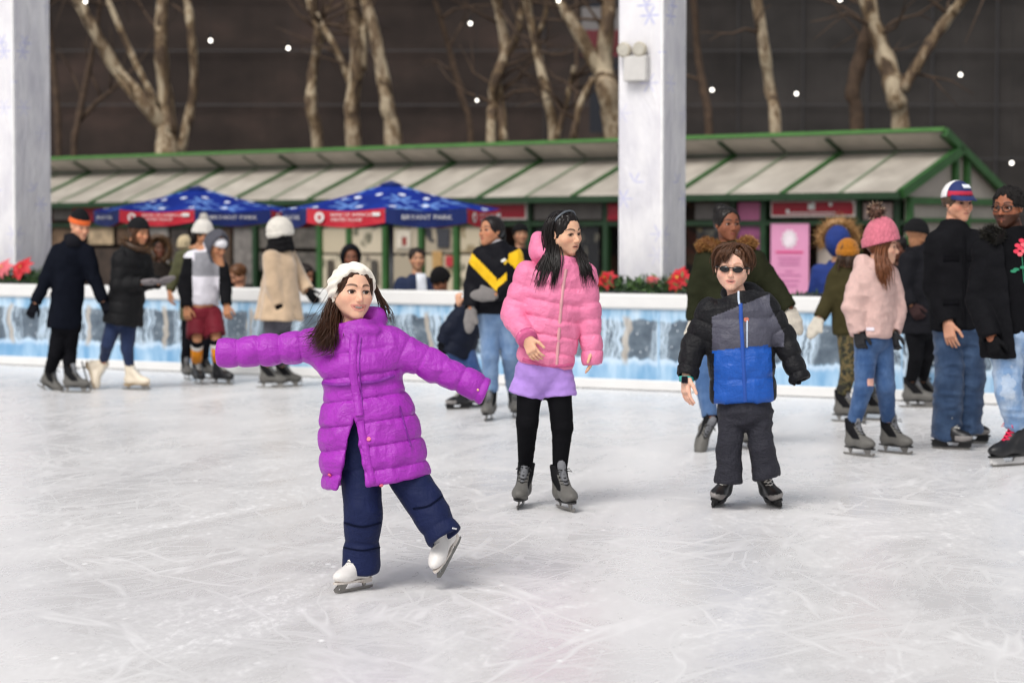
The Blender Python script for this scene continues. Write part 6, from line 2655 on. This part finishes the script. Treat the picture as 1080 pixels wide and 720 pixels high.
# ---------------------------------------------------------------- woman in olive parka behind the boy
p = Person('woman in an olive parka with a brown fur hood, gliding behind the boy in sunglasses', Dv(473), (770, 472), yaw=12, k=1.02, h=.0105,
           J=dict(N=(769, 262), H=(768, 345), sA=(745, 275), eA=(735, 308), wA=(733, 338), sB=(795, 275), eB=(816, 303), wB=(833, 326, -.05),
                  hA=(758, 350), kA=(742, 396, -.12), hB=(777, 350), kB=(782, 402, -.03)))
p.head(767.5, 236.5, yaw=22, pitch=0, roll=0, size=.235, skin='#8a5740', lip='#7a3a38', brow='#140d0a', gaze=(.15, 0), blush=.1)
p.skate('A', p.at(736, 468, -.12), 0, 'rental', f=V(-.20, -.72, -.66), u=V(.35, -.5, .75), k=1.0)
p.skate('B', (785, 472.5), 8, 'rental', k=1.0)
M_CRM = knit('#e4dccd', 150)
for q, d in (('A', V(-.1, -.2, -1)), ('B', V(.45, -.1, -1))):
    p.hand(q, d, V(-.5, .8, 0), V(-.7, -.5, 0), curl=.3, glove=M_CRM, mitten=True, sz=.2)
p.body(tw=.15)
p.jacket([FB('#26281a', .75)], (767, 372), [(0, .185, .15), (.35, .175, .14), (.6, .165, .13), (.82, .19, .135), (.93, .15, .115), (1, .10, .095)], (.084, .070, .058), collar=(.03, .10, .025), hollow=.1, name='parka', disp=(.007, 12))
p.pants([denim('#41608c', '#7590b4')], (.088, .066, .056), end=.93, name='jeans')
fm = [hair_mat('#6a4426'), hair_mat('#94683c'), hair_mat('#b48c58')]
fur_strip('fur_trim', [p.at(737, 263, -.02), p.at(745, 256, -.06), p.at(757, 261, -.12)], .045, .022, fm, p.root, 1800)
fur_strip('fur_trim', [p.at(780, 259, -.10), p.at(788, 254, -.06), p.at(795, 259, -.0)], .04, .022, fm, p.root, 1500)
p.hair(hair_mat('#120d0b'), cap=(.378, .455, .415), low=-.2, face=(.30, .38, .45, -.12), amp=.003)
b = MB()
b.sphere(p.hl(.0, -.45, .38), .055, 12, 8)
b.build('hair_bun', hair_mat('#120d0b'), p.root, True)
b = MB()
b.tube([p.P['N'], p.hl(0, -.02, -.60)], [.09, .07], 14)
b.build('scarf', knit('#3a3f38', 180), p.root, True)

# ---------------------------------------------------------------- girl in pink fleece and pompom hat
p = Person('girl in a pale pink fleece, ripped jeans and a rose pompom hat', Dv(480), (924, 480), yaw=55, k=.93, h=.010,
           J=dict(N=(922, 283), H=(921, 353), sA=(908, 293, -.1), eA=(900, 325, -.12), wA=(906, 350, -.12), sB=(936, 292, .1), eB=(944, 324, .1), wB=(941, 350, .0),
                  hA=(914, 358, -.03), kA=(911, 408, -.08), hB=(929, 358, .03), kB=(934, 408, 0)))
p.head(932, 260, yaw=78, pitch=4, size=.225, skin='#e2b398', brow='#6a4a34', gaze=(0, 0))
p.skate('A', (905, 480.5), 32, 'rental', k=.98)
p.skate('B', (943, 478), 38, 'rental', k=.98)
M_GLIT = plain('glitter_knit', '#141418', .5, var=.6, scale=120)
for q in 'AB':
    p.hand(q, V(.1, -.05, -1), V(.5, .8, 0), V(.8, -.5, 0), curl=.5, glove=M_GLIT, mitten=False, sz=.155)
p.body(tw=.125)
jk = p.jacket([knit('#f0c9c0', 230, .85)], (920, 356), [(0, .150, .125), (.06, .165, .14), (.4, .162, .135), (.75, .155, .125), (.92, .12, .10), (1, .085, .085)], (.078, .072, .058), hollow=.05, collar=(.05, .085, .018), name='fleece_jacket', disp=(.010, 13), h=.008,
              extra=[(ell(p.at(909, 282, -.02), (.055, .085, .085)), .03, 'u')])
b = MB()
S = Surf(jk)
q, n = S.hit(918, 347, .003)
b.box(q, (.028, .012, .004), (norm(np.cross(n, V(0, 0, 1))), V(0, 0, 1), n), bev=.003)
b.build('label_patch', plain('pale_patch', '#d8d0d8', .5), p.root)


def ripped(c):
    u, v = proj(c)
    m = np.zeros(len(c), int)
    m[(np.abs(u - 918) < 3.5) & (np.abs(v - 403) < 3.5) & (c[:, 1] < p.D + .1)] = 1
    return m


p.pants([denim('#33527f', '#6f8cb4'), FB('#d9a898', .7)], (.082, .062, .046), end=.90, name='jeans', matfn=ripped, h=.008)
p.beanie([knit('#d9788a', 55)], low=.14, brim=.20, size=1.17, tall=.22, tilt=-.32, pom=((.02, -.30, 1.02), .070, [hair_mat('#5a4034'), hair_mat('#a8917c'), hair_mat('#2e2320')]))
gs = [[p.hl(.30, .12, .12), p.hl(.36, .08, -.25), p.at(934, 283, -.13), p.at(936, 305, -.14)], [p.hl(.36, .0, .1), p.hl(.40, -.05, -.3), p.at(929, 285, -.14), p.at(932, 306, -.15)], [p.hl(.36, -.15, .1), p.hl(.40, -.2, -.3), p.at(925, 284, -.13), p.at(928, 302, -.15)],
      [p.hl(.30, .15, .10), p.hl(.34, .13, -.3), p.at(940, 284, -.11), p.at(942, 300, -.12)]]
a, r = lock_paths(gs, 170, .0055, .010, .007, 14, 9)
p.hair(hair_mat('#6a4028'), low=-.35, paths=(a, r), face=(.30, .36, .45, -.12))

# ---------------------------------------------------------------- skater with orange hat and camouflage trousers
p = Person('skater in an olive jacket, orange hat and camouflage trousers', Dv(445), (905, 444), yaw=150, k=.96, h=.0115,
           J=dict(N=(893, 281), H=(900, 345), sA=(884, 290), eA=(874, 317), wA=(864, 336, -.05), sB=(908, 292), eB=(918, 315), wB=(920, 335),
                  hA=(894, 348), kA=(895, 392, -.02), hB=(908, 348), kB=(914, 392)))
p.head(894, 268, yaw=170, pitch=5, size=.225, skin='#c99a78', eyes=False)
p.skate('A', (894, 445), 50, 'rental', k=1.0)
p.skate('B', (922, 443), 60, 'rental', k=1.0)
for q in 'AB':
    p.hand(q, p.P['w' + q] - p.P['e' + q], V(.5, .8, 0), V(.8, -.5, 0), curl=.3, glove=M_CRM, mitten=True, sz=.19)
p.body(tw=.13)
p.jacket([FB('#3c3722', .8)], (899, 352), [(0, .15, .12), (.5, .15, .12), (.8, .15, .12), (.93, .12, .10), (1, .085, .085)], (.070, .060, .050), name='jacket', disp=(.006, 12), collar=(.04, .085, .02))
cm = NT('camouflage_cloth')
vo = cm.noise(cm.coord(), 16, 3, .5, .6)
cm.bsdf(cm.ramp(vo, [(.0, srgb('#1f1d16')), (.44, srgb('#3f3d25')), (.52, srgb('#6a5a38')), (.60, srgb('#2b2a1c'))], 'CONSTANT'), .85)
p.pants([cm.mat], (.086, .064, .054), end=.93)
p.beanie([knit('#b87420', 90)], low=.02, brim=.14, tilt=-.2, size=.98)
a, r = lock_paths([[p.hl(x, -.35, .0), p.hl(x, -.42, -.3), p.hl(x, -.40, -.6)] for x in (-.25, 0, .25)], 60, .008, .02, .004, 8, 3)
p.hair(hair_mat('#3a2a20'), low=-.3, paths=(a, r))

# ---------------------------------------------------------------- person in dark coat by the wall
p = Person('skater in a charcoal coat and black hat behind the man in the cap', 19.2, (968, 429), yaw=115, k=1.0, h=.012,
           J=dict(N=(968, 265), H=(970, 342), sA=(958, 276, -.12), eA=(952, 303, -.14), wA=(962, 322, -.18), sB=(980, 275, .12), eB=(988, 303, .1), wB=(985, 325, .05),
                  hA=(964, 345, -.04), kA=(966, 376, -.06), hB=(977, 345, .04), kB=(978, 376, .02)))
p.head(968, 247, yaw=120, pitch=8, size=.23, skin='#a87858', eyes=False)
p.skate('A', (967, 429.5), 72, 'rental', k=1.02)
p.skate('B', (978, 427.5), 80, 'rental', k=1.02)
for q in 'AB':
    p.hand(q, p.P['w' + q] - p.P['e' + q], V(.5, .8, 0), V(.8, -.5, 0), curl=.6, glove=FB('#3a2a2a', .8))
p.body(tw=.14)
p.jacket([FB('#1c1c20', .8, .2, .6)], (969, 352), [(0, .17, .155), (.4, .155, .14), (.75, .165, .135), (.93, .125, .11), (1, .085, .09)], (.080, .070, .056), name='coat', disp=(.009, 10), collar=(.07, .09, .02))
p.pants([FB('#131316', .85)], (.088, .062, .05), end=.9, name='leggings')
p.beanie([knit('#18181a', 120)], low=.05, brim=.14, tilt=.0, size=1.04)

# ---------------------------------------------------------------- man in a baseball cap
p = Person('man in a black wool jacket, blue jeans and a white, navy and red cap', Dv(473), (1010, 472), yaw=22, k=1.06, h=.0105,
           J=dict(N=(1006, 241), H=(1010, 345), sA=(990, 256), eA=(985, 302, .02), wA=(1000, 341, -.14), sB=(1030, 256), eB=(1039, 302), wB=(1034, 340, -.05),
                  hA=(1001, 350), kA=(1001, 402, -.05), hB=(1023, 350), kB=(1023, 402, .02)))
p.head(1011, 214, yaw=27, pitch=3, size=.25, skin='#d6a084', brow='#6a5040', lip='#b06a60', narrow=.008, blush=.3)
p.skate('A', (1002, 473.5), 58, 'hockey', k=1.0)
p.skate('B', (1022, 466.5), 50, 'hockey', k=1.0)
p.hand('A', V(.12, -.15, -1), V(.6, .7, 0), V(.7, -.7, 0), curl=.3, sz=.19)
p.hand('B', V(-.1, -.1, -1), V(-.6, .7, 0), V(-.7, -.7, 0), curl=.4, sz=.19, fine=.006)
p.body(tw=.16, arm=(.05, .042, .032))
jk = p.jacket([FB('#17171a', .9, .4, .4)], (1010, 348), [(0, .19, .14), (.3, .185, .14), (.6, .19, .14), (.82, .20, .135), (.93, .155, .11), (1, .10, .09)], (.084, .074, .062), name='wool_jacket', collar=(.045, .092, .02), disp=(.007, 11), h=.008)
S = Surf(jk)
b = MB()
for u, v in ((1003, 272), (1026, 272), (1003, 318), (1026, 318)):
    q, n = S.hit(u, v, .002)
    b.box(q, (.055, .022, .006), (norm(np.cross(n, V(0, 0, 1))), V(0, 0, 1), n), bev=.005)
b.build('pocket_flap', FB('#111114', .9, .4, .4), p.root)
b = MB()
S.strip(b, [(1017, 250), (1017, 290), (1017, 345)], .03, .004)
b.build('front_placket', FB('#111114', .9, .4, .4), p.root, True)
p.pants([denim('#2c415f', '#5f789a', .3)], (.104, .098, .106), end={'A': p.at(998, 462, .0), 'B': p.at(1019, 455, .07)}, name='jeans', disp=(.010, 10), hipr=(.17, .13), h=.009)
short_hair(p, '#4a3a2e', 70, low=-.10)
# cap
H = p.hd
SZ = H['s']
Fd = Field(p.hl(0, 0, 0) - .22, p.hl(0, 0, 0) + .24, .0045)
Fd.add(ell(p.hl(0, -.085, .16), (.41 * SZ, .475 * SZ, .455 * SZ), H['A']), .004)
nrm = norm(-H['u'] + H['f'] * .14)
Fd.cut(p.hl(0, 0, .165), nrm)
v, f = Fd.mesh(2)
q = ((v[f].mean(1) - H['c']) @ H['A'].T) / SZ
fm_ = np.where(q[:, 1] > -.02 + .25 * 0, 1, 0)
fm_ = np.where((q[:, 1] > .0) & (q[:, 2] < .33), 2, fm_)
cap = mobj('baseball_cap', v, f, [FB('#e8e6e4', .7), FB('#1d2a5c', .7), FB('#b02440', .7)], p.root, fm_)
b = MB()
top, bot = [], []
n_ = 12
for i in range(n_ + 1):
    a = math.pi * i / n_
    x = .36 * math.cos(a)
    inn = p.hl(x, .24 * math.sin(a) * 1.0 + .12, .225 - .02 * math.sin(a))
    outp = p.hl(x * 1.02, .12 + .24 * math.sin(a) + .25 * math.sin(a) ** .8, .19 - .06 * math.sin(a) - .05 * abs(math.cos(a)) - .02)
    top += [inn, outp]
vs = top + [t_ - H['u'] * .006 for t_ in top]
m0 = len(top)
fs = []
for i in range(n_):
    j = 2 * i
    fs += [(j, j + 1, j + 3, j + 2), (m0 + j, m0 + j + 2, m0 + j + 3, m0 + j + 1), (j + 1, m0 + j + 1, m0 + j + 3, j + 3)]
b.mesh(vs, fs, 0)
b.build('bill', FB('#1d2a5c', .7), cap, True)
b = MB()
c_ = p.hl(-.02, .282, .46)
b.box(c_, (.030, .004, .018), (H['r'], norm(H['f'] * .66 + H['u'] * .75), norm(H['u'] * .66 - H['f'] * .75)), bev=.003)
b.build('front_emblem', plain('white_patch', '#d8dce8', .6), cap)

# ---------------------------------------------------------------- man with glasses at the right edge
p = Person('man with glasses in a black parka over a black hoodie with a rose', Dv(492), (1068, 492), yaw=-25, k=1.06, h=.010,
           J=dict(N=(1069, 247), H=(1074, 350), sA=(1041, 266), eA=(1032, 318, .02), wA=(1046, 356, -.14), sB=(1104, 266), eB=(1112, 318), wB=(1106, 352, -.05),
                  hA=(1062, 355), kA=(1063, 410, -.04), hB=(1089, 355), kB=(1094, 410, .05)))
p.head(1063, 219, yaw=-38, pitch=2, size=.255, skin='#9a6248', lip='#7a4a42', brow='#140d0b', beard=('#140d0b', .8), blush=.1, gaze=(-.12, 0), open_=.010)
p.skate('A', (1066, 491), -58, 'pinklace', k=1.15)
p.skate('B', (1098, 486), -30, 'pinklace', k=1.15)
for q in 'AB':
    p.hand(q, V(.2, -.2, -1), V(.6, .7, 0), V(.7, -.7, 0), curl=.6, sz=.18, glove=FB('#141416', .8))
p.body(tw=.16, arm=(.05, .042, .032))
hd = p.jacket([FB('#101013', .8, .2)], (1073, 352), [(0, .17, .13), (.3, .17, .135), (.6, .172, .138), (.82, .175, .13), (.93, .14, .11), (1, .10, .09)], (.062, .052, .042), name='hoodie', collar=(.03, .10, .03), disp=(.005, 11))
S = Surf(hd)
opening = [(1058, 268), (1062, 300), (1062, 400), (1096, 400), (1092, 300), (1086, 262)]


def open_cut():
    A_, B_ = p.at(1053, 240), p.at(1067, 385)
    C_, D_ = p.at(1088, 240), p.at(1083, 385)

    def fn(X, Y, Z):
        t = np.clip((A_[2] - Z) / (A_[2] - B_[2]), 0, 1.1)
        l = A_[0] + (B_[0] - A_[0]) * t
        r = C_[0] + (D_[0] - C_[0]) * t
        return np.maximum(np.maximum(l - X, X - r), Y - (p.D + .02))
    return V(A_[0] - .02, p.D - .5, B_[2] - .1), V(C_[0] + .03, p.D + .06, A_[2] + .05), fn


pk = p.jacket([FB('#141417', .8, .3, .5)], (1073, 376), [(0, .235, .175), (.3, .225, .165), (.6, .215, .16), (.82, .222, .155), (.93, .175, .13), (1, .115, .10)], (.090, .080, .066), name='parka', hollow=.45, disp=(.008, 11), h=.008, cuff=(1.02, 1.02),
              extra=[(fn_prim(*open_cut()), .015, 's')])
fur_strip('fur_trim', [p.at(1040, 248, .02), p.at(1047, 246, -.06), p.at(1055, 252, -.12)], .05, .03, [hair_mat('#151413'), hair_mat('#26241f')], p.root, 900)
fur_strip('fur_trim', [p.at(1086, 250, -.12), p.at(1096, 246, -.06), p.at(1102, 248, .02)], .05, .03, [hair_mat('#151413'), hair_mat('#26241f')], p.root, 700)
b = MB()
rg = np.random.default_rng(3)
for i, (du, dv) in enumerate(((0, 0), (3, -4), (-3, -3), (4, 3), (-4, 3), (0, 6), (1, -8), (6, -1))):
    q, n = S.hit(1076 + du, 262 + dv, .003 + .0006 * i)
    b.disc(q, .018, n, 9, i % 2, .001, .014)
b.build('rose_print', [plain('rose_red', '#d8304c', .7), plain('rose_pink', '#e8606c', .7)], p.root)
b = MB()
S.strip(b, [(1078, 270), (1079, 284), (1080, 298)], .006, .001, mi=0)
for du, dv in ((-4, 284), (3, 282), (-7, 286)):
    q, n = S.hit(1076 + du, dv, .004)
    b.disc(q, .020, n, 8, 0, .002, .010)
b.build('stem_print', plain('leaf_green', '#1d7a58', .7), p.root)


def wash(c):
    u, v = proj(c)
    m = np.zeros(len(c), int)
    n_ = vnoise(c * 28, 3)
    m[((u - 1064) / 9) ** 2 + ((v - 408) / 20) ** 2 + .9 * n_ < .8] = 1
    return m


p.pants([denim('#7c9cc4', '#c4d4e6', .9), denim('#a9bcd4', '#d0dbe7', .9)], (.108, .086, .076), end=.93, name='jeans', disp=(.008, 12), hipr=(.17, .13), matfn=wash, h=.009)
p.hair(hair_mat('#0e0a09', .7), cap=(.375, .45, .42), low=.02, face=(.30, .36, .40, -.10), amp=.010, freq=90)
b = MB()
for q in (-1, 1):
    c = p.hl(q * .15, .37, -.005)
    ring = [c + (p.hd['r'] * math.cos(a) * .115 + p.hd['u'] * math.sin(a) * .085 - p.hd['f'] * q * math.cos(a) * .03) * p.hd['s'] for a in np.linspace(0, 2 * math.pi, 20)]
    b.tube(ring, .0035, 6)
    b.tube([p.hl(q * .26, .34, .03), p.hl(q * .36, .15, .03), p.hl(q * .38, -.05, .0)], .0035, 6)
b.tube([p.hl(-.04, .385, .02), p.hl(0, .40, .03), p.hl(.04, .385, .02)], .003, 6)
b.build('glasses', plain('dark_frame', '#15110f', .3), p.root, True)


# ---------------------------------------------------------------- people behind the wall
def onlooker(u, v, D, label, coat, yaw=0, skin='#c99a78', size=.23, hair='#1d1512', hat=None, hatkw=None, pitch=0, shirt=None, hood=None, arms=None, eyes=False, drop=None, hair_on=True):
    c = at(u, v, D)
    hz = c[2]
    tall = (hz + .12 - TZ)
    seated = tall < 1.35
    N = V(c[0], c[1], hz - .20)
    Hp = N - V(0, 0, .50)
    p = Person(label, D, (u, v), yaw=yaw, k=.95, h=.016, J={}, group='people behind the rink wall')
    p.root.location.z = TZ
    p.P['N'], p.P['H'] = N, Hp
    for q, sg in (('A', -1), ('B', 1)):
        r = -p.rt if True else p.rt
        p.P['s' + q] = N + r * sg * .17 - V(0, 0, .07)
        p.P['e' + q] = N + r * sg * .23 - V(0, 0, .33) - p.fwd * -.02
        p.P['w' + q] = N + r * sg * .19 - V(0, 0, .53) + p.fwd * .14
        if seated:   # on a bench
            p.P['h' + q] = Hp + r * sg * .09
            p.P['k' + q] = Hp + r * sg * .11 + p.fwd * .40
            p.P['a' + q] = V(*(p.P['k' + q] + p.fwd * .02)[:2], TZ + .08)
        else:
            p.P['h' + q] = Hp + r * sg * .09
            p.P['a' + q] = V(*(Hp + r * sg * .10)[:2], TZ + .08)
            p.P['k' + q] = (p.P['h' + q] + p.P['a' + q]) / 2 + p.fwd * .03
        p.P['t' + q] = p.P['a' + q] + p.fwd * .15 - V(0, 0, .03)
    p.head(u, v, yaw=yaw, pitch=pitch, size=size, skin=skin, eyes=eyes)
    for q in 'AB':
        p.hand(q, p.P['w' + q] - p.P['e' + q], V(.3, .9, 0), V(.8, -.3, 0), curl=.5, fine=.009)
    p.body(tw=.14)
    ex = []
    if hood:
        ex = [(ell(p.hl(0, -.10, .06), (.118, .135, .15), p.hd['A']), .03, 'u'), (ell(p.hl(0, .38, -.06), (.085, .15, .118), p.hd['A']), .02, 's')]
    mt = FB(coat, .8)
    jk = p.jacket([mt], Hp - V(0, 0, .12), [(0, .19, .14), (.4, .175, .13), (.75, .19, .13), (.92, .15, .11), (1, .10, .09)], (.08, .066, .054), name='coat', collar=(.04, .09, .02), extra=ex, hollow=0)
    p.pants([FB('#16171c', .85)], (.085, .066, .055), end=.98)
    b = MB()
    for q in 'AB':
        a = p.P['a' + q]
        b.sphere(a + p.fwd * .06 - V(0, 0, .035), (.05, .13, .045), 12, 8, 0, np.array([p.rt, p.fwd, V(0, 0, 1)]))
    b.build('shoes', M_SOLE, p.root, True)
    if shirt:
        S = Surf(jk)
        b = MB()
        S.strip(b, [(u + shirt[1], v + 16), (u + shirt[1] + 1, v + 30), (u + shirt[1] + 1, v + 50)], shirt[2], .006)
        b.build('shirt_front', FB(shirt[0], .7), p.root, True)
    if hair_on and not hood:
        short_hair(p, hair, 60)
    if hat:
        p.beanie([knit(hat, 110)], **(hatkw or {}))
    return p


def behind(u, m):
    return float(wall_at(u, m)[1])


onlooker(322, 290, behind(322, 1.1), 'dark-haired man sitting low behind the wall right of the woman in beige', '#2a2622', yaw=60, pitch=20, skin='#c08a6c')
onlooker(370, 272, behind(370, 2.0), 'onlooker in a black hood behind the girl in the purple coat', '#1b1b1f', yaw=10, hood=True, skin='#8a5c48')
onlooker(440, 273, behind(440, 1.6), 'man in a navy coat over a white shirt behind the wall', '#1c2845', yaw=12, skin='#c89878', hair='#221814', shirt=('#dcdfe6', 4, .11))
onlooker(464, 297, behind(464, 1.1), 'seated onlooker with a black hat beside the man in the navy coat', '#1a1512', yaw=-40, pitch=25, skin='#b07a5c', hat='#161416', hatkw=dict(low=.1, brim=.12, size=1.1, tall=.08))
onlooker(251, 290, behind(251, 1.2), 'brown-haired onlooker low behind the wall left of the woman in beige', '#3a2c20', yaw=-50, pitch=30, skin='#cf9a7c', hair='#5a3a22')
pf = onlooker(168, 262, behind(168, 1.6), 'dark-coated onlooker in a brown fur hood behind the woman in the black puffer', '#2a2522', yaw=20, skin='#6a4636', hair='#15100e')
cf = pf.hl(0, .05, -.02)
fur_strip('fur_trim', [cf + V(.125 * math.cos(a), -.05, .14 * math.sin(a)) for a in np.linspace(-1.2, math.pi + 1.2, 12)], .04, .055, [hair_mat('#4e3824'), hair_mat('#7e6040')], pf.root, 900)
onlooker(549, 247, behind(549, 3.5), 'onlooker in a dark cap behind the woman in black and yellow', '#1a1a1d', yaw=15, skin='#b88a6c', hat='#141416', hatkw=dict(low=.15, brim=.1))
onlooker(196, 259, behind(196, 2.4), 'onlooker in a cream beanie behind the skater with the white bobble hat', '#3e3a26', yaw=160, hat='#d9c6a0', hatkw=dict(low=-.1, brim=.16))
onlooker(946, 262, behind(946, 1.3), 'dark-haired onlooker behind the face of the girl in pink fleece', '#1d1a1a', yaw=-30, skin='#6a4434', hair='#120d0c')
pn = onlooker(884, 256, behind(884, .75), 'onlooker in a bright navy puffer with a tan fur hood', '#1c3274', yaw=165, hood=True)
cf = pn.hl(0, .20, .05)
fur_strip('fur_trim', [cf + V(.165 * math.cos(a), 0, .02 + .16 * math.sin(a)) for a in np.linspace(-.5, math.pi + .5, 12)], .05, .07, [hair_mat('#9a7448'), hair_mat('#c4a070'), hair_mat('#6a4a2e')], pn.root, 1300)
EXPO=0.34
# ------------------------------------------------------------------ camera, light, render
cam = bpy.data.cameras.new('camera')
co = bpy.data.objects.new('camera', cam)
COL.objects.link(co)
co.location = (0, 0, CAMZ)
co.rotation_euler = (math.pi / 2 - PITCH, 0, 0)
cam.sensor_width = 36
cam.sensor_fit = 'HORIZONTAL'
cam.lens = FOC / 1080 * 36
cam.clip_start = .1
cam.clip_end = 1000
cam.dof.use_dof = True
cam.dof.focus_distance = 10.3
cam.dof.aperture_fstop = 2.6
cam.dof.aperture_blades = 9
sc.camera = co

SUN_EL, SUN_AZ = 52, 205    # azimuth of the sun, degrees clockwise from +Y
w = bpy.data.worlds.new('World')
sc.world = w
w.use_nodes = True
nt = w.node_tree
nt.nodes.clear()
out = nt.nodes.new('ShaderNodeOutputWorld')
bg = nt.nodes.new('ShaderNodeBackground')
sky = nt.nodes.new('ShaderNodeTexSky')
sky.sky_type = 'NISHITA'
sky.sun_disc = False
sky.sun_elevation = rad(SUN_EL)
sky.sun_rotation = rad(SUN_AZ)
sky.air_density = 1.0
sky.dust_density = 3.0
sky.ozone_density = 1.0
hs = nt.nodes.new('ShaderNodeHueSaturation')
hs.inputs['Saturation'].default_value = .22
nt.links.new(sky.outputs[0], hs.inputs['Color'])
nt.links.new(hs.outputs[0], bg.inputs['Color'])
bg.inputs['Strength'].default_value = .115
nt.links.new(bg.outputs[0], out.inputs[0])
sun = bpy.data.lights.new('sun', 'SUN')
sun.energy = 1.5
sun.angle = rad(25)
sun.color = (1, .955, .90)
so = bpy.data.objects.new('sun', sun)
COL.objects.link(so)
az, el = rad(SUN_AZ), rad(SUN_EL)
d = Vector((math.sin(az) * math.cos(el), math.cos(az) * math.cos(el), math.sin(el)))
so.rotation_euler = d.to_track_quat('Z', 'Y').to_euler()
so.location = (0, 0, 30)

sc.view_settings.view_transform = 'Standard'
sc.view_settings.look = 'None'
sc.view_settings.exposure = EXPO
sc.view_settings.gamma = 1
sc.view_settings.use_curve_mapping = False
sc.render.engine = 'CYCLES'
sc.cycles.use_denoising = True
sc.cycles.max_bounces = 6
sc.cycles.diffuse_bounces = 3
sc.cycles.glossy_bounces = 3
sc.cycles.transmission_bounces = 2
sc.render.film_transparent = False
sc.cycles.pixel_filter_type = 'BLACKMAN_HARRIS'
sc.cycles.filter_width = 1.1
